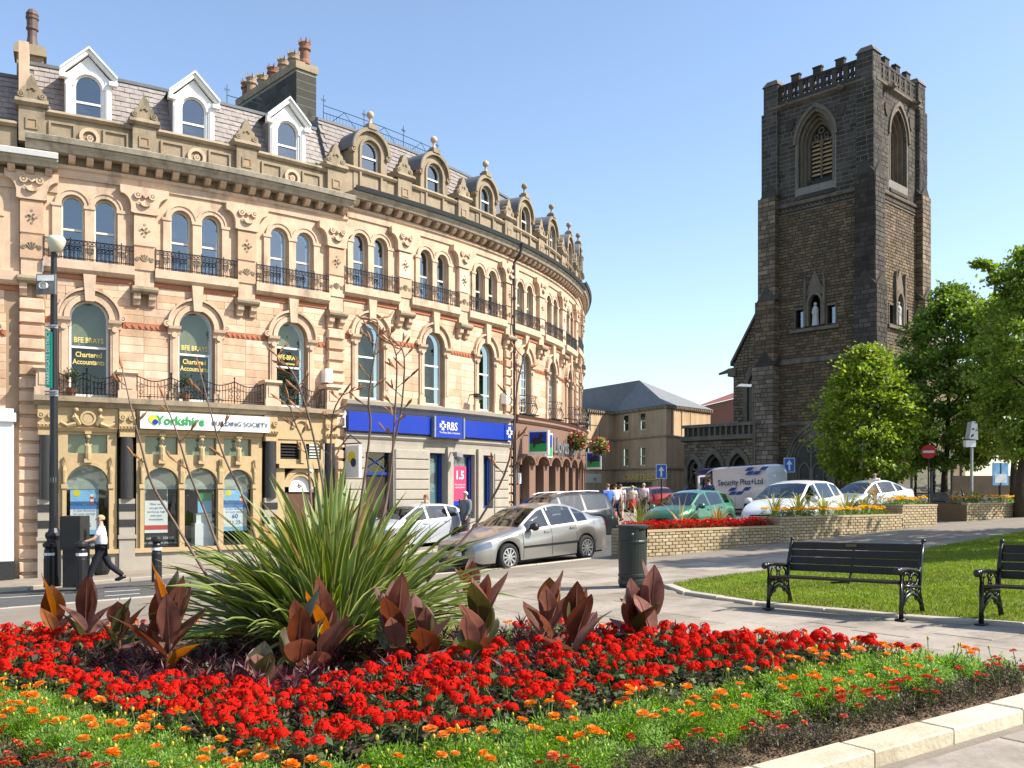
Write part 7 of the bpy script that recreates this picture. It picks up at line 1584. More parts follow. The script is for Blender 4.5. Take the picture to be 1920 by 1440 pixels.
def cluster(r, m, name, nf=46):
    V, Q = [], []; nn = 0
    for k in range(nf):
        d = dirs(1, -.1, 1)[0]; c = d * r * np.array([1, 1, .8]); u = np.cross(d, [.3, .2, 1.0]); u /= np.linalg.norm(u); w = np.cross(d, u); pr = r * .27; ph = rg.uniform(0, 6.28)
        for j in range(5):
            a = ph + 2 * math.pi * j / 5; q = u * math.cos(a) + w * math.sin(a); s = u * -math.sin(a) + w * math.cos(a)
            V += [c, c + q * pr * .7 + s * pr * .38 + d * .1 * pr, c + q * pr + d * .15 * pr * rg.uniform(-1, 1), c + q * pr * .7 - s * pr * .38 + d * .1 * pr]; Q.append((nn, nn + 1, nn + 2, nn + 3)); nn += 4
    return mesh_only(np_mesh(name, V, Q, m))
HEAD_O = [pompom(.039 * s, M['orange'], 'marigold_head') for s in (1, 1.12, .88)]; HEAD_R = [pompom(.029 * s, M['rust'], 'french_head') for s in (1, 1.15, .85)]; HEAD_G = [cluster(.043 * s, M['red'], 'geranium_head') for s in (1, 1.1, .85, .95)]
HEAD_Y = [pompom(.05, mat('yellow_petal', (.80, .50, .008), .6, .12, 60, rand=.1, isl=.2, trans=.25), 'yellow_head')]
# --- foliage cushions
def feathery(R_, H_, n, mats, split=.75):
    base = dirs(n, -.1, 1); r = rg.uniform(.35, 1, n) ** .6; P = base * r[:, None] * np.array([R_, R_, H_]); P[:, 2] = np.abs(P[:, 2]) * rg.uniform(.75, 1.05, n); D = base * np.array([1, 1, .6]) + rg.normal(0, .6, (n, 3)) + np.array([0, 0, .1])
    V, Q = leaves(P, D, rg.uniform(.018, .042, n), rg.uniform(.006, .013, n)); mi = (rg.random(n) > split).astype(int)
    return mesh_only(np_mesh('feathery_foliage', V, Q, mats, mi=mi))
def broad(R_, H_, n, mats, size=.06, wr=.85, split=.7):
    base = dirs(n, -.05, 1); r = rg.uniform(.45, 1, n) ** .5; P = base * r[:, None] * np.array([R_, R_, H_]); P[:, 2] = np.abs(P[:, 2]) * .95; D = base * np.array([1, 1, .15]) + rg.normal(0, .4, (n, 3)); L = rg.uniform(.6, 1.2, n) * size
    V, Q = leaves(P, D, L, L * wr, lift=.1); return mesh_only(np_mesh('broad_foliage', V, Q, mats, mi=(rg.random(n) > split).astype(int)))
FOL_M = [feathery(.165, .185, 1100, [M['fern'], M['fern2']]) for _ in range(6)]; FOL_F = [feathery(.13, .15, 380, [M['darkleaf'], M['bronzeleaf']], .6) for _ in range(4)]; FOL_G = [broad(.17, .2, 120, [M['gerleaf'], M['bronzeleaf']]) for _ in range(5)]
def stems_mesh(pts, r=.0035, m='stem'):
    b = MB()
    for (a, c) in pts: b.tube([a, tuple((a[i] + c[i]) / 2 + (.01 if i < 2 else 0) for i in range(3)), c], r, 4, cap=False)
    return mesh_only(b.build('stems', M[m]))
def make_plant(kind, x, y, z, sc, label, group, nb, cat='plant'):
    t = thing(kind[0], label, cat, (x, y, z), U(0, 6.28), group); t.scale = (sc, sc, sc * U(.9, 1.1)); fol = rnd.choice(kind[1]); inst('foliage', fol, t)
    st = []
    for i in range(nb):
        a = U(0, 6.28); rr = U(.02, kind[3]); p = (rr * math.cos(a), rr * math.sin(a), kind[4] * U(.88, 1.12)); inst('bloom', rnd.choice(kind[2]), t, p, U(0, 6.28), U(.8, 1.15), U(-.35, .35)); st.append(((p[0] * .4, p[1] * .4, .05), p))
    for i in range(kind[5]):
        a = U(0, 6.28); rr = U(.03, kind[3] * 1.1); p = (rr * math.cos(a), rr * math.sin(a), kind[4] * U(.85, 1.15)); st.append(((p[0] * .4, p[1] * .4, .05), p)); inst('bud', BUD, t, p, 0, U(.7, 1.2))
    if st: inst('stems', stems_mesh(st), t)
    return t
b = MB(); b.lathe([(.003, 0), (.008, .008), (.009, .018), (.005, .026), (.001, .028)], (0, 0, 0), 6); BUD = mesh_only(b.build('bud', M['bud']))
K_MAR = ('marigold_plant', FOL_M, HEAD_O, .13, .22, 1); K_FRE = ('french_marigold_plant', FOL_F, HEAD_R, .10, .175, 0); K_GER = ('geranium_plant', FOL_G, HEAD_G, .165, .225, 0)
L_MAR = ('orange marigold plant with feathery green leaves in the flowerbed', 'orange marigolds in the flowerbed'); L_FRE = ('low dark-leaved plant with small rust-red blooms near the bed kerb', 'rust-red bedding along the kerb'); L_GER = ('scarlet geranium plant in the broad red band of the flowerbed', 'scarlet geraniums in the flowerbed')
cnt = dict(m=0, f=0, g=0)
placed = []
def scatter(spacing, cond, jit=.35):
    out = []; y = 3.4; row = 0
    while y < 14:
        x = -7.5 + (spacing / 2 if row % 2 else 0)
        while x < 4.6:
            px_, py_ = x + U(-jit, jit) * spacing, y + U(-jit, jit) * spacing
            if abs(px_) < .56 * py_ + .35 and inside((px_, py_), bed_poly):
                d = bed_d(px_, py_)
                if cond(px_, py_, *d): out.append((px_, py_))
            x += spacing
        y += spacing * .87; row += 1
    return out
n1, n2 = .45, 1.08
def fr(x, y, dr, dl, bk): dl -= .55; return (.14 < min(dr, dl) < n1 or (dr > .14 and -.3 < dl < .1)) and bk > .1
def mg(x, y, dr, dl, bk): dl -= .55; return (n1 <= min(dr, dl) < n2 and bk > .1) or (.1 < bk < .42 and min(dr, dl) > n1)
def ge(x, y, dr, dl, bk): dl -= .55; return (n2 <= min(dr, dl) < 3.1 and bk > .38 and math.hypot(x + 1.9, y - 9.9) > 2.4) or (.38 < bk < 1.0 and min(dr, dl) > n2 and x > 0) 
def lim(pts, n): pts = sorted(pts, key=lambda p: p[1]); return pts[:n]
WORDS = ('no open', 'one', 'two', 'three', 'four', 'five')
def where(x, y):
    dr, dl, bk = bed_d(x, y); return 'along the back edge of the bed' if bk < min(dr, dl) else ('on the side by the pale kerb' if dr < dl else 'on the side towards the shops')
def bed_plant(K, x, y, sc, nb, what, colour, group):
    make_plant(K, x, y, bed_z(x, y), sc, '%s with %s %s bloom%s, %s' % (what, WORDS[nb], colour, '' if nb == 1 else 's', where(x, y)), group, nb)
for (x, y) in lim(scatter(.175, fr), 290): bed_plant(K_FRE, x, y, U(.8, 1.15), rnd.choice((0, 1, 2, 2, 3)), 'low dark-leaved bedding plant', 'rust-red', L_FRE[1])
for (x, y) in lim(scatter(.20, mg), 298): bed_plant(K_MAR, x, y, U(.85, 1.12), rnd.choice((0, 0, 1, 1, 2)) if y > 4.6 else rnd.choice((0, 0, 1)), 'feathery marigold plant', 'orange', L_MAR[1])
for (x, y) in lim(scatter(.265, ge), 298): bed_plant(K_GER, x, y, U(.85, 1.2), rnd.choice((2, 3, 4, 4, 5, 5)), 'geranium plant', 'scarlet', L_GER[1])
print('bed', len(scatter(.175, fr)), len(scatter(.20, mg)), len(scatter(.285, ge)))

# --- the big variegated flax in the middle
M['flax'] = mat('flax_leaf_green', (.115, .18, .04), .45, .25, 3, rand=.3, spec=.5, trans=.12); M['flaxedge'] = mat('flax_leaf_margin', (.36, .35, .10), .5, .2, 4, rand=.25, trans=.25); M['flaxdry'] = mat('flax_leaf_dry', (.40, .25, .07), .7, .25, 5, rand=.2, trans=.2)
M['stalk'] = mat('flax_stalk', (.16, .105, .075), .7, .3, 20); M['pod'] = mat('flax_seed_pod', (.30, .14, .06), .7, .3, 12)
fx, fy = (622 - CX) / F * 9.9, 9.9; fz = bed_z(fx, fy)
flax = thing('flax_plant', 'huge spiky variegated flax with tall dry flower stalks in the bed centre', 'plant', (fx, fy, fz))
def strap_leaf(base, az, el, L, w, droop, parent, dry=False, fold=.35, name='leaf', mats=None, twist=0):
    n = 8; b = MB(); p = Vector(base); d_az = Vector((math.cos(az), math.sin(az), 0)); sd = Vector((-math.sin(az), math.cos(az), 0)); e = el; pts = []
    for i in range(n + 1):
        pts.append((p.copy(), e)); p = p + (d_az * math.cos(e) + Vector((0, 0, 1)) * math.sin(e)) * (L / n); e -= droop * (i / n) ** 1.5 * 2 / n * 1.6
    for i, (q, e_) in enumerate(pts):
        t = i / n; ww = w * (.55 + .45 * min(1, t * 3)) * (1 - max(0, (t - .55) / .45) ** 1.6) + .002; nrm = d_az * -math.sin(e_) + Vector((0, 0, math.cos(e_))); tw = twist * t; s2 = sd * math.cos(tw) + nrm * math.sin(tw); n2_ = nrm * math.cos(tw) - sd * math.sin(tw)
        for f_ in (-1, -.72, 0, .72, 1): b.v.append(tuple(q + s2 * (f_ * ww / 2) + n2_ * (abs(f_) * ww * fold * .5)))
    for i in range(n):
        for j in range(4): b.f.append([i * 5 + j, i * 5 + j + 1, i * 5 + j + 6, i * 5 + j + 5]); b.m.append(1 if j in (0, 3) else 0)
    return b.build(name, mats or ([M['flaxdry'], M['flaxdry']] if dry else [M['flax'], M['flaxedge']]), parent, smooth=True)
for i in range(296):
    az = U(0, 2 * math.pi); t = i / 296; el = R(87 - 70 * t ** .9 + U(-9, 9)); L = U(1.4, 2.15) * (1 - .12 * t); rr = U(.05, .5) * (.4 + .6 * t); fan = U(-.3, .3)
    strap_leaf((rr * math.cos(az + fan), rr * math.sin(az + fan), .02 - .06 * t), az, el, L, U(.06, .115), U(.1, .7) + .7 * t * U(.3, 1), flax, dry=U(0, 1) < .07, twist=U(-.9, .9))
_j = MB()
for i in range(420):                                # the crowded inner and lower blades that cannot be told apart
    az = U(0, 2 * math.pi); t = U(0, 1); el = R(82 - 66 * t + U(-10, 10)); rr = U(.05, .5); q = strap_leaf((rr * math.cos(az), rr * math.sin(az), -.03), az, el, U(.9, 1.85), U(.04, .08), U(.2, .8) + .6 * t, None, twist=U(-.9, .9))
    b0 = len(_j.v); _j.v += [tuple(v.co) for v in q.data.vertices]
    for p_ in q.data.polygons: _j.f.append([b0 + k for k in p_.vertices]); _j.m.append(p_.material_index)
    me_ = q.data; bpy.data.objects.remove(q); bpy.data.meshes.remove(me_)
stuff(_j.build('inner_leaves', [M['flax'], M['flaxedge']], flax, smooth=True))
def pxw(px, py, Yd): return ((px - CX) / F * Yd, Yd, CAMZ + (HZ - py) / F * Yd)
stalks = [([(430, 1150), (394, 1090), (328, 981), (285, 907), (263, 830), (246, 765), (229, 690)], 9.2, 3), ([(470, 1130), (420, 1050), (384, 959), (353, 881), (332, 813), (306, 744)], 9.5, 3), ([(520, 1120), (490, 1050), (461, 946), (422, 860), (401, 795), (375, 696)], 9.9, 3), ([(640, 1120), (620, 1000), (599, 873), (582, 795), (564, 735), (547, 696), (513, 662)], 10.0, 8), ([(640, 1100), (622, 960), (620, 855), (625, 774), (646, 735)], 10.3, 6),
          ([(640, 1150), (650, 1090), (676, 946), (694, 804), (691, 752), (702, 666), (709, 606), (692, 598)], 9.4, 9), ([(690, 1080), (715, 980), (732, 890), (739, 795), (743, 666), (715, 620)], 9.9, 9), ([(700, 1080), (722, 960), (735, 850), (752, 770), (758, 670), (740, 640)], 10.1, 9), ([(800, 1090), (870, 1010), (910, 957), (955, 862), (970, 725), (985, 662)], 9.7, 5), ([(600, 1090), (585, 960), (575, 850), (552, 790), (540, 745)], 10.4, 6)]
for pts, Yd, npod in stalks:
    W = [Vector(pxw(px, py, Yd + .15 * math.sin(i))) - Vector((fx, fy, fz)) for i, (px, py) in enumerate(pts)]
    sm = []
    for i in range(len(W) - 1):
        for k in range(4):
            t = k / 4; p0, p1, p2, p3 = W[max(i - 1, 0)], W[i], W[i + 1], W[min(i + 2, len(W) - 1)]
            sm.append(.5 * ((2 * p1) + (p2 - p0) * t + (2 * p0 - 5 * p1 + 4 * p2 - p3) * t * t + (3 * p1 - p0 - 3 * p2 + p3) * t ** 3))
    sm.append(W[-1]); n = len(sm); b = MB(); b.tube([tuple(p) for p in sm], [.017 - .011 * i / n for i in range(n)], 6); st = b.build('flower_stalk', M['stalk'], flax, smooth=True)
    for k in range(npod):
        i = int(n * (.55 + .45 * (k + .5) / npod)) - 1; p = sm[min(i, n - 2)]; d = (sm[min(i + 1, n - 1)] - p).normalized(); s_ = (1 if k % 2 else -1); side = Vector((s_, U(-.4, .4), 0)).normalized(); br = (d * .6 + side * .7).normalized(); Lb = U(.08, .22); e = p + br * Lb; b = MB(); b.tube([tuple(p), tuple(e)], [.006, .004], 5)
        for q in range(rnd.choice((2, 3, 4))):
            o_ = p.lerp(e, .3 + .7 * U(0, 1)); dd = (br + Vector((U(-.5, .5), U(-.5, .5), U(-.1, .8)))).normalized(); l_ = U(.06, .12); b.tube([tuple(o_), tuple(o_ + dd * l_ * .35), tuple(o_ + dd * l_ * .75), tuple(o_ + dd * l_)], [.004, .012, .010, .002], 5)
        b.build('seed_pods', M['pod'], st)
    b = MB(); b.tube([tuple(sm[-1]), tuple(sm[-1] + (sm[-1] - sm[-3]).normalized() * .06), tuple(sm[-1] + (sm[-1] - sm[-3]).normalized() * .16)], [.012, .014, .002], 5); b.build('tip_pod', M['pod'], st)
# --- bronze cannas
M['canna'] = mat('canna_leaf_bronze', (.17, .072, .052), .4, .35, 6, rand=.45, spec=.45, trans=.45); M['canna_g'] = mat('canna_leaf_olive', (.075, .07, .022), .35, .3, 5, rand=.3, spec=.4, trans=.25); M['canna_t'] = mat('canna_leaf_thin', (.20, .075, .025), .4, .35, 6, rand=.3, spec=.4, trans=.65); M['cannastem'] = mat('canna_stem', (.16, .07, .05), .5)
def canna_leaf(parent, base, az, el, L, w, curl, m):
    n = 8; b = MB(); p = Vector(base); da = Vector((math.cos(az), math.sin(az), 0)); sd = Vector((-math.sin(az), math.cos(az), 0)); e = el
    for i in range(n + 1):
        t = i / n; ww = w * (math.sin(math.pi * min(1, .06 + t * .94)) ** .75) * (1 - .35 * t) if 0 < i < n else .006; nrm = da * -math.sin(e) + Vector((0, 0, math.cos(e))); cp = .42 * (1 - t) + .12
        for f_ in (-1, -.5, 0, .5, 1): b.v.append(tuple(p + sd * (f_ * ww / 2 * math.cos(cp * abs(f_))) + nrm * (abs(f_) * ww / 2 * math.sin(cp) + .004 * math.sin(9 * t + 3 * f_))))
        p = p + (da * math.cos(e) + Vector((0, 0, 1)) * math.sin(e)) * (L / n); e -= curl * t * 2 / n
    for i in range(n):
        for j in range(4): b.f.append([i * 5 + j, i * 5 + j + 1, i * 5 + j + 6, i * 5 + j + 5]); b.m.append(0)
    o = b.build('leaf', m, parent, smooth=True); b = MB(); b.tube([b_ for b_ in [o.data.vertices[i * 5 + 2].co for i in range(n + 1)]], [.008 - .006 * i / n for i in range(n + 1)], 5); b.build('midrib', M['cannastem'], o)
def canna(px, py, Yd, top_py, lab, nl=6, lean=0.0):
    x = (px - CX) / F * Yd; z = bed_z(x, Yd); H_ = CAMZ + (HZ - top_py) / F * Yd - z; t = thing('canna_plant', lab, 'plant', (x, Yd, z), 0, 'bronze cannas in the flowerbed')
    b = MB(); b.tube([(0, 0, 0), (.01, 0, H_ * .3), (lean * .1, 0, H_ * .62)], [.02, .017, .01], 7); b.build('stem', M['cannastem'], t)
    a0 = U(0, 6.28)
    for i in range(nl):
        f_ = i / max(1, nl - 1); az = (math.pi / 2 if i % 2 else -math.pi / 2) + U(-1.25, 1.25); el = R(40 + 44 * f_ + U(-10, 8)); zb = H_ * (.10 + .46 * f_); L = (H_ - zb) / max(.55, math.sin(el)) * U(.86, 1.0) if i == nl - 1 else U(.42, .62) * (H_ / .95) ** .5
        canna_leaf(t, (.01 * math.cos(az), .01 * math.sin(az), zb), az, el, L, U(.24, .34), U(.0, 1.1) * (1 - f_), rnd.choice((M['canna'], M['canna'], M['canna'], M['canna_g'], M['canna_t'])))
for (px, Yd, top, nl, lab) in ((100, 10.6, 1090, 4, 'bronze canna at the shop-side end of the red band'), (160, 10.2, 1085, 7, 'bronze canna with broad pink-sheened leaves before the road'), (222, 9.7, 1120, 5, 'shorter bronze canna next to the broad pink-sheened one'), (318, 8.6, 1060, 8, 'tallest bronze canna beside the flax, leaves stacked upright'), (300, 8.9, 1100, 4, 'olive-leaved canna tucked behind the tallest bronze canna'), (490, 7.6, 1222, 5, 'low bronze canna among the geraniums'), (560, 8.0, 1120, 5, 'bronze canna with a bent-over leaf before the flax'), (608, 8.4, 1100, 6, 'dark canna with a pointed leaf centred before the flax'),
                              (745, 8.3, 1085, 6, 'bronze canna with a slim pink upright leaf'), (800, 8.1, 1120, 5, 'orange-lit canna right of the slim pink leaf'), (905, 8.6, 1075, 6, 'canna with one large translucent orange leaf'), (880, 8.0, 1165, 4, 'dark low canna below the orange leaf'), (1030, 8.9, 1075, 6, 'maroon canna against the paving'), (1078, 8.2, 1105, 6, 'canna with drooping olive leaf before the bin'), (1190, 8.8, 1100, 5, 'canna with a broad cupped leaf in front of the bin'), (1222, 8.7, 1066, 5, 'canna with a tall pink-edged leaf in front of the bin'), (885, 12.2, 1040, 4, 'canna at the back of the bed near the saloon wheel')):
    canna(px, 0, Yd, top, lab, nl + 2)
# --- dark purple foliage plants between the cannas
M['purple'] = mat('purple_leaf', (.075, .018, .024), .5, .3, 20, rand=.3, isl=.3, trans=.2); M['silver'] = mat('grey_leaf', (.22, .22, .15), .6, .2, 12, rand=.2, isl=.2, trans=.2)
def spiky(n, L, W, m, name):
    P = np.zeros((n, 3)); P[:, 2] = rg.uniform(.0, .28, n); D = dirs(n, .1, .9); V, Q = leaves(P, D, rg.uniform(.6, 1.1, n) * L, W); return mesh_only(np_mesh(name, V, Q, m))
SP = [spiky(70, .16, .02, M['purple'], 'spiky_leaves') for _ in range(4)]; SG = [broad(.13, .2, 45, [M['silver'], M['gerleaf']], .08, .5, .7) for _ in range(2)]
for (x, y) in lim(scatter(.25, lambda x, y, dr, dl, bk: min(dr, dl) >= 2.2 and bk > .6 and y < 12 and math.hypot(x - fx, y - fy) > .6), 280):
    k = U(0, 1) < .8; t = thing('bedding_plant', 'dark purple narrow-leaved foliage plant among the cannas' if k else 'grey-green leafy plant tucked under the cannas', 'plant', (x, y, bed_z(x, y)), U(0, 6.28), 'purple foliage plants under the cannas' if k else 'grey foliage plants under the cannas'); s = U(.5, .95); t.scale = (s, s, s); inst('foliage', rnd.choice(SP if k else SG), t)
# ================================================================ raised planters
M['plbrick'] = mat('buff_walling_brick', (.37, .29, .175), .9, .14, 3, .35, 25, rand=.16, isl=.16); M['plmortar'] = mat('planter_mortar', (.16, .115, .06), .95, .15, 6); M['coping'] = mat('planter_coping', (.40, .31, .18), .9, .15, 4, .2, 25)
PA, PB = Vector(planter_front[0]), Vector(planter_front[-1]); pd = (PB - PA); PL = pd.length; pd /= PL; pn = Vector((pd.y, -pd.x))        # outward, towards the lawn
planter = thing('brick_planter', 'long stepped planter of buff walling bricks rising along the path', 'planter', (PA.x, PA.y, g(PA.x, PA.y) + PAV))
def pxf(u, n, z): p = PA + pd * u + pn * n; return (p.x, p.y, z)
def u_at(px):                                       # where the wall line crosses a pixel column
    k = (px - CX) / F; return (k * PA.y - PA.x) / (pd.x - k * pd.y)
tiers = []
for (a, c, pm, ptop) in ((1203, 1462, 1330, 990), (1462, 1692, 1570, 967), (1692, 1757, 1722, 946)):
    u = u_at(pm); y_ = (PA + pd * u).y; tiers.append((max(0, u_at(a)), u_at(c), CAMZ + (HZ - ptop) / F * y_))
nb = 0; jb = MB(pxf); DEP = 1.05
for ti, (u0, u1, zt) in enumerate(tiers):
    if ti == 2: u1 = PL
    b = MB(pxf); b.box(u0, u1, -DEP, -.006, g(PA.x, PA.y) - .3, zt - .06); core = b.build('planter_core', M['plmortar'], planter)
    b = MB(pxf); b.box(u0, u1, -.18, .025, zt - .05, zt); b.box(u0, u0 + .2, -DEP, -.18, zt - .05, zt); b.build('coping', M['coping'], planter)
    z = zt - .05; h = .082; r = 0
    while z > g(*(PA + pd * u0)) + PAV - .05:
        u = u0 - (.11 if r % 2 else 0)
        while u < u1:
            a, c = max(u, u0) + .006, min(u + .215, u1) - .006
            if c - a > .03 and z - h < 9 and z > g(*(PA + pd * a)) + PAV:
                o_ = U(.004, .016); q = (nb < 296); bb = MB(pxf) if q else jb
                bb.add([(a, -.01, z - h + .006), (c, -.01, z - h + .006), (c, -.01, z - .006), (a, -.01, z - .006), (a + .008, o_, z - h + .014), (c - .008, o_, z - h + .014), (c - .008, o_, z - .014), (a + .008, o_, z - .014)], [(0, 1, 5, 4), (1, 2, 6, 5), (2, 3, 7, 6), (3, 0, 4, 7), (4, 5, 6, 7)])
                if q: bb.build('brick', M['plbrick'], planter); nb += 1
            u += .222
        z -= h; r += 1
    # the step down at the left end of each tier
    z = zt - .05; zl = tiers[ti - 1][2] if ti else g(PA.x, PA.y)
    while z > zl:
        v = -DEP
        while v < -.02: jb.add([(u0 - .012, v, z - h + .008), (u0 - .012, v + .2, z - h + .008), (u0 - .012, v + .2, z - .008), (u0 - .012, v, z - .008), (u0 + .01, v, z - h + .008), (u0 + .01, v + .2, z - h + .008), (u0 + .01, v + .2, z - .008), (u0 + .01, v, z - .008)], [(3, 2, 1, 0), (0, 1, 5, 4), (2, 3, 7, 6), (1, 2, 6, 5), (3, 0, 4, 7)]); v += .215
        z -= h
    b = MB(pxf); b.box(u0 + .15, u1 - .02, -DEP + .1, -.17, zt - .1, zt - .012); b.build('planter_soil', M['soil'], planter)
stuff(jb.build('brick_courses', M['plbrick'], planter)); rooted(planter)
M['begleaf'] = mat('begonia_leaf', (.045, .06, .022), .4, .3, 20, rand=.2, isl=.3); HEAD_B = [cluster(.04, M['red'], 'begonia_head', 10)]
FOL_B = [broad(.15, .15, 60, [M['begleaf'], M['gerleaf']], .06, .8) for _ in range(3)]
def red_mass(n): 
    P = dirs(n, 0, 1) * np.array([.17, .17, .19]); D = dirs(n, 0, 1); V, Q = leaves(P, D, rg.uniform(.03, .06, n), rg.uniform(.025, .04, n)); return mesh_only(np_mesh('begonia_blooms', V, Q, M['red']))
RM = [red_mass(110) for _ in range(3)]
def planter_pos(u, v, zt): p = PA + pd * u - pn * v; return (p.x, p.y, zt)
def begonia(p, lab, grp):
    t = thing('begonia_plant', lab, 'plant', p, U(0, 6.28), grp); s = U(.85, 1.15); t.scale = (s, s, s); inst('foliage', rnd.choice(FOL_B), t); inst('blooms', rnd.choice(RM), t)
u0, u1, zt = tiers[0]
for i in range(int((u1 - u0) / .24)):
    for v in (.30, .52, .76): begonia(planter_pos(u0 + .2 + .24 * i + U(-.05, .05), v + U(-.06, .06), zt - .02), 'scarlet begonia in the lowest tier of the brick planter', 'begonias in the lowest planter tier')
FOL_Y = [broad(.16, .17, 80, [M['fern'], M['gerleaf']], .05, .6) for _ in range(3)]
K_YEL = ('yellow_marigold_plant', FOL_Y, HEAD_Y, .14, .2, 0)
def small_flax(p, lab, n, L, brown=False, var=False, grp=None):
    t = thing('spiky_plant', lab, 'plant', p, 0, grp); ms = [M['flaxdry'], M['flaxdry']] if brown else ([M['flaxedge'], M['flax']] if var else None)
    for i in range(n): az = U(0, 6.28); strap_leaf((U(-.05, .05), U(-.05, .05), 0), az, R(U(38, 86) if not var else U(45, 80)), L * U(.7, 1.1), .03 if not var else .028, U(.2, .9) if not var else U(1.2, 2.2), t, mats=ms)
for (pxx, L, n, br, lab) in ((1238, .75, 22, False, 'grassy spiky plant at the low end of the begonia tier'), (1318, .95, 12, True, 'upright brown spiky plant amid the begonias'), (1385, .6, 26, True, 'dark tuft of spiky leaves at the end of the begonia tier')): small_flax(planter_pos(u_at(pxx), .7, tiers[0][2]), lab, n, L, br)
u0, u1, zt = tiers[1]
for i in range(int((u1 - u0) / .3)):
    for v in (.34, .62): make_plant(K_YEL, *planter_pos(u0 + .2 + .3 * i, v + U(-.05, .05), zt - .02), U(.9, 1.15), 'yellow marigold in the middle tier of the brick planter', 'yellow marigolds in the middle planter tier', 5)
for i, pxx in enumerate((1500, 1545, 1590, 1635, 1668)): small_flax(planter_pos(u_at(pxx), .85, zt), 'arching cream-striped grassy plant behind the yellow marigolds', 38, .85, var=True, grp='striped grassy plants in the middle planter tier')
u0, u1, zt = tiers[2]
for i in range(int((PL - u0) / .3)):
    for v in (.34, .6, .84): make_plant(K_YEL, *planter_pos(u0 + .2 + .3 * i, v, zt - .02), U(.9, 1.1), 'yellow marigold in the top tier of the brick planter', 'yellow marigolds in the top planter tier', 5)
small_flax(planter_pos(u_at(1686), .8, tiers[2][2]), 'orange-brown spiky plant on the top planter tier', 20, .9, True); small_flax(planter_pos(u_at(1640), .9, tiers[1][2]), 'bronze spiky plant at the back of the middle tier', 16, .8, True)
# second planter beyond the gap, with a bench in the recess
QA, QB = Vector(gp(1832, 975, PAV)), Vector(gp(1912, 968, PAV)); qd = (QB - QA).normalized(); qn = Vector((qd.y, -qd.x)); QL = 7.0
pl2 = thing('brick_planter', 'second brick planter beyond the recessed bench, edged with yellow flowers', 'planter', (QA.x, QA.y, g(QA.x, QA.y) + PAV))
def qxf(u, n, z): p = QA + qd * u + qn * n; return (p.x, p.y, z)
zt = CAMZ + (HZ - 943) / F * QA.y; b = MB(qxf); b.box(-.5, QL, -1.8, -.006, g(QA.x, QA.y) - .2, zt - .05); b.build('planter_core', M['plmortar'], pl2); b = MB(qxf); b.box(-.5, QL, -.2, .03, zt - .05, zt); b.build('coping', M['coping'], pl2)
jb = MB(qxf); z = zt - .05; r = 0
while z > g(QA.x, QA.y) - .1:
    u = -.5 - (.11 if r % 2 else 0)
    while u < QL: a, c = max(u, -.5) + .006, u + .209; jb.add([(a, -.01, z - .076), (c, -.01, z - .076), (c, -.01, z - .006), (a, -.01, z - .006), (a + .01, .01, z - .068), (c - .01, .01, z - .068), (c - .01, .01, z - .014), (a + .01, .01, z - .014)], [(0, 1, 5, 4), (1, 2, 6, 5), (2, 3, 7, 6), (3, 0, 4, 7), (4, 5, 6, 7)]); u += .222
    z -= .082; r += 1
stuff(jb.build('brick_courses', M['plbrick'], pl2)); b = MB(qxf); b.box(-.3, QL, -1.7, -.2, zt - .08, zt - .012); b.build('planter_soil', M['soil'], pl2); rooted(pl2)
for i in range(16):
    for v in (.35, .65): p = QA + qd * (-.2 + .32 * i) - qn * v; make_plant(K_YEL, p.x, p.y, zt - .02, U(.9, 1.1), 'yellow marigold in the second brick planter', 'yellow marigolds in the second planter', 5)
for k, (px_, l_) in enumerate(((1790, 'pale spiky plant behind the recessed bench'), (1828, 'arching spiky plant on the second planter'))): y_ = QA.y + .9; small_flax(((px_ - CX) / F * y_, y_, zt - .1), l_, 16, .8, k == 0)
a = Vector(gp(1770, 975, PAV)); c = Vector(gp(1822, 971, PAV)); e_ = (c - a).normalized() * 1.5; bench((a.x + .3, a.y + .7, 0), (a.x + .3 + e_.x, a.y + .7 + e_.y, 0), 'shaded dark bench in the recess between the two brick planters', 1.5)
# low dark churchyard wall
b = MB(); x0, x1 = (1640 - CX) / F * 56, (2050 - CX) / F * 56; b.box(x0, x1, 56, 56.4, g(x0, 56) - .3, g(x0, 56) + 1.5); o = b.build('churchyard_wall', M['rubble']); tag(o, 'low dark stone churchyard wall under the trees', 'wall')
# hanging baskets
for (px_, py_, Yd, lab) in ((1082, 828, 42.5, 'flower basket hanging by the bank lettering'), (1124, 838, 44.5, 'pink flower basket at the far corner of the brown bank')):
    x = (px_ - CX) / F * Yd; z = CAMZ + (HZ - py_) / F * Yd; t = thing('hanging_basket', lab, 'basket', (x, Yd, z - .4)); n = 700; P = dirs(n, -.9, 1) * rg.uniform(.6, 1, n)[:, None] * .46; V, Q = leaves(P + np.array([0, 0, .4]), dirs(n, -1, 1), .12, .08); np_mesh('trailing_foliage', V, Q, [M['gerleaf'], M['fern']], t, mi=(rg.random(n) > .5).astype(int))
    n = 160; P = dirs(n, -.5, 1) * .47; V, Q = leaves(P + np.array([0, 0, .4]), dirs(n, -1, 1), .10, .10); np_mesh('blossom', V, Q, [M['red'], mat('pink_petal', (.7, .22, .25), .6)], t, mi=(rg.random(n) > .35).astype(int)); b = MB(); b.lathe([(.05, 0), (.28, .15), (.36, .38)], (0, 0, 0), 10); b.tube([(0, 0, .4), (0, 0, 1.4), (-.8, .2, 1.5)], .025, 5); b.build('basket_frame', M['iron'], t)
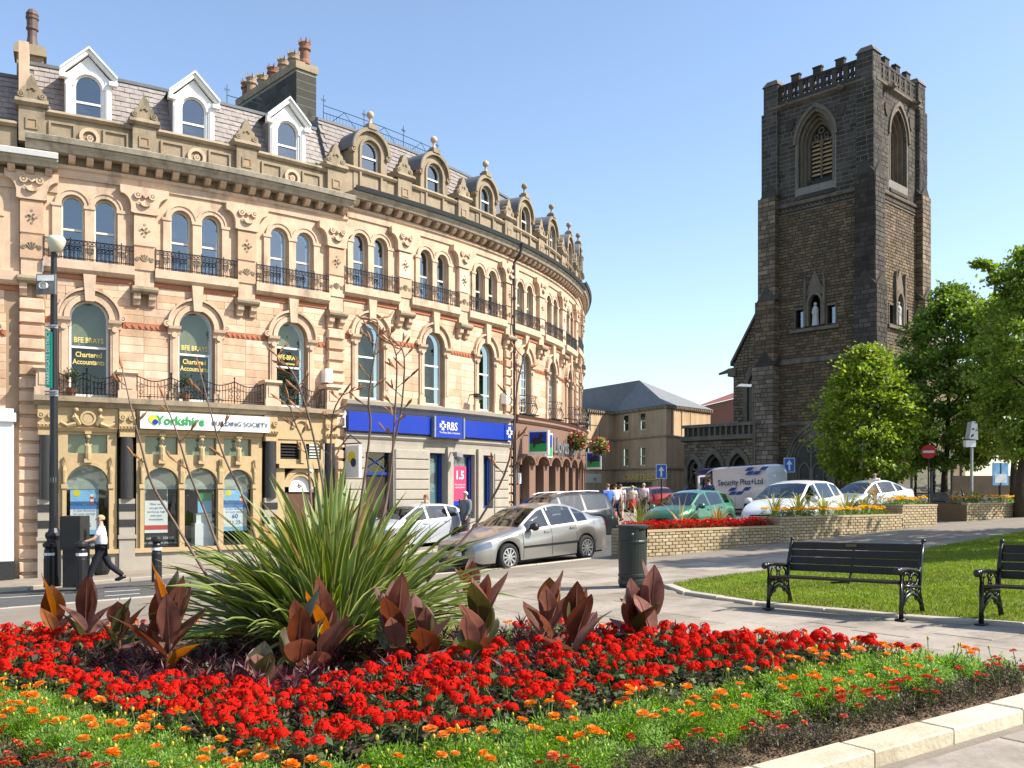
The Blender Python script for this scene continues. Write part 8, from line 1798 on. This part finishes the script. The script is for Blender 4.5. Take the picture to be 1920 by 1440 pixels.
# balcony shrubs
for (S, lab) in ((.95, 'leafy potted shrub on the balcony over the single arch'), (3.9, 'leafy potted shrub on the long iron balcony')):
    p = fac(S, .22, 2.47); t = thing('potted_shrub', lab, 'plant', p); b = MB(); b.lathe([(.09, 0), (.13, .22), (.14, .25), (.11, .25)], (0, 0, 0), 10); b.build('pot', M['terracotta'], t); n = 260; P = dirs(n, -.3, 1) * rg.uniform(.3, 1, n)[:, None] * np.array([.2, .14, .34]) + np.array([0, 0, .5]); V, Q = leaves(P, dirs(n, -.5, 1), .07, .04); np_mesh('foliage', V, Q, M['gerleaf'], t)
# ================================================================ trees
M['bark'] = mat('bark', (.055, .042, .03), .95, .3, 8, .6, 20); M['tl1'] = mat('hornbeam_leaf', (.21, .28, .035), .5, .35, .7, isl=.5, trans=.38); M['tl2'] = mat('dark_tree_leaf', (.13, .195, .03), .5, .35, .6, isl=.5, trans=.34); M['tl3'] = mat('lime_leaf', (.17, .245, .035), .5, .35, .7, isl=.5, trans=.36)
def tree(label, x, y, trunk_h, prof, m, nclump, nleaf, lsize, seed, lean=(0, 0), name='street_tree', extra=()):
    """prof: crown outline as (height, radius); leaves gather in clumps near the outline with gaps between"""
    global rg; rg = np.random.default_rng(seed); rr = random.Random(seed); z0 = g(x, y); t = thing(name, label, 'tree', (x, y, z0)); zs = [p[0] for p in prof]; rs = [p[1] for p in prof]; H_ = zs[-1]
    b = MB(); b.tube([(0, 0, -.1), (.03, .02, trunk_h * .6), (lean[0] * .3, lean[1] * .3, trunk_h * 1.2), (lean[0] * .6, lean[1] * .6, H_ * .7), (lean[0], lean[1], H_ * .93)], [.2, .15, .12, .06, .015], 9)
    for k in range(26):
        z = rr.uniform(trunk_h * .8, H_ * .85); a = rr.uniform(0, 6.28); R_ = np.interp(z + .6, zs, rs) * rr.uniform(.6, .95); f_ = z / H_; b.tube([(lean[0] * f_, lean[1] * f_, z), (lean[0] * f_ + R_ * .5 * math.cos(a), lean[1] * f_ + R_ * .5 * math.sin(a), z + R_ * .35), (lean[0] * f_ + R_ * math.cos(a + .15), lean[1] * f_ + R_ * math.sin(a + .15), z + R_ * .6)], [.06, .035, .01], 5, cap=False)
    b.build('trunk', M['bark'], t, smooth=True)
    C = []; Sz = []
    for k in range(nclump):
        z = rr.uniform(zs[0], zs[-1] - .1); R_ = np.interp(z, zs, rs); u = rr.uniform(.18, 1) ** .45; a = rr.uniform(0, 6.28); lump = 1 + .12 * math.sin(3 * a + z * 1.7 + seed) + .08 * math.sin(5 * a - z * 2.3); C.append((lean[0] * z / H_ + R_ * u * lump * math.cos(a), lean[1] * z / H_ + R_ * u * lump * math.sin(a), z)); Sz.append(rr.uniform(.16, .34) * (.6 + .12 * max(rs)))
    for (dx, dy, dz_, s_) in extra: C.append((dx, dy, dz_)); Sz.append(s_)
    C = np.array(C); Sz = np.array(Sz); idx = rg.integers(0, len(C), nleaf); P = C[idx] + rg.normal(0, 1, (nleaf, 3)) * Sz[idx][:, None] * np.array([1, 1, .62]); out = P - np.array([lean[0] * .5, lean[1] * .5, H_ * .45]); out /= np.linalg.norm(out, axis=1, keepdims=True); D = out * .6 + rg.normal(0, .6, (nleaf, 3)); D[:, 2] -= .25
    L = rg.uniform(.7, 1.25, nleaf) * lsize; V, Q = leaves(P, D, L, L * .72, lift=.05, twist=rg.normal(0, .5, nleaf)); np_mesh('crown', V, Q, m, t); return t
def T(px, Yd): return (px - CX) / F * Yd, Yd
x, y = T(1628, 45); tree('small conical bright green street tree in front of the church tower', x, y, 1.8, [(1.5, 1.5), (2.2, 2.35), (3.6, 2.6), (5.0, 2.2), (6.2, 1.5), (7.1, .85), (7.7, .25)], M['tl1'], 260, 26000, .19, 21)
x, y = T(1770, 47); tree('broad dark green tree right of the church tower', x, y, 2.2, [(2.0, 1.8), (3.0, 2.9), (5.0, 3.2), (7.0, 2.75), (9.0, 1.8), (10.2, .8), (10.9, .15)], M['tl2'], 380, 38000, .20, 22, lean=(.5, 0))
x, y = T(1900, 44); tree('sunlit mid-green tree behind the leaning lime', x, y, 2.4, [(2.4, 1.5), (3.6, 2.6), (6.0, 2.7), (8.5, 1.9), (10.0, .6)], M['tl1'], 300, 26000, .2, 26)
x, y = T(1912, 31); tree('lime tree at the path end with one branch reaching out towards the tower', x, y, 2.2, [(2.2, .6), (3.0, 1.25), (4.5, 1.6), (6.5, 1.7), (8.2, 1.35), (9.2, .5)], M['tl3'], 300, 26000, .15, 23, lean=(.9, .2), extra=[(-.35 - .12 * i, .0, 7.1 + .22 * i + .1 * (i % 2), .16 - .012 * i) for i in range(7)] + [(-1.15 - .1 * i, 0, 8.45 + .02 * (i % 3), .09) for i in range(4)])
# two trees standing just right of the view whose shade falls on lawn and path
tree('tree whose shade crosses the path beside the lawn', 13.8, 18.6, 2.6, [(2.8, 1.0), (4.0, 1.9), (6.0, 2.2), (8.0, 1.6), (9.4, .4)], M['tl3'], 160, 9000, .22, 24, name='shade_tree'); tree('tree shading the far end of the lawn', 17.6, 22.6, 2.6, [(2.8, 1.4), (4.4, 2.8), (7.0, 3.0), (9.5, 1.8), (10.6, .4)], M['tl3'], 190, 11000, .24, 25, name='shade_tree')
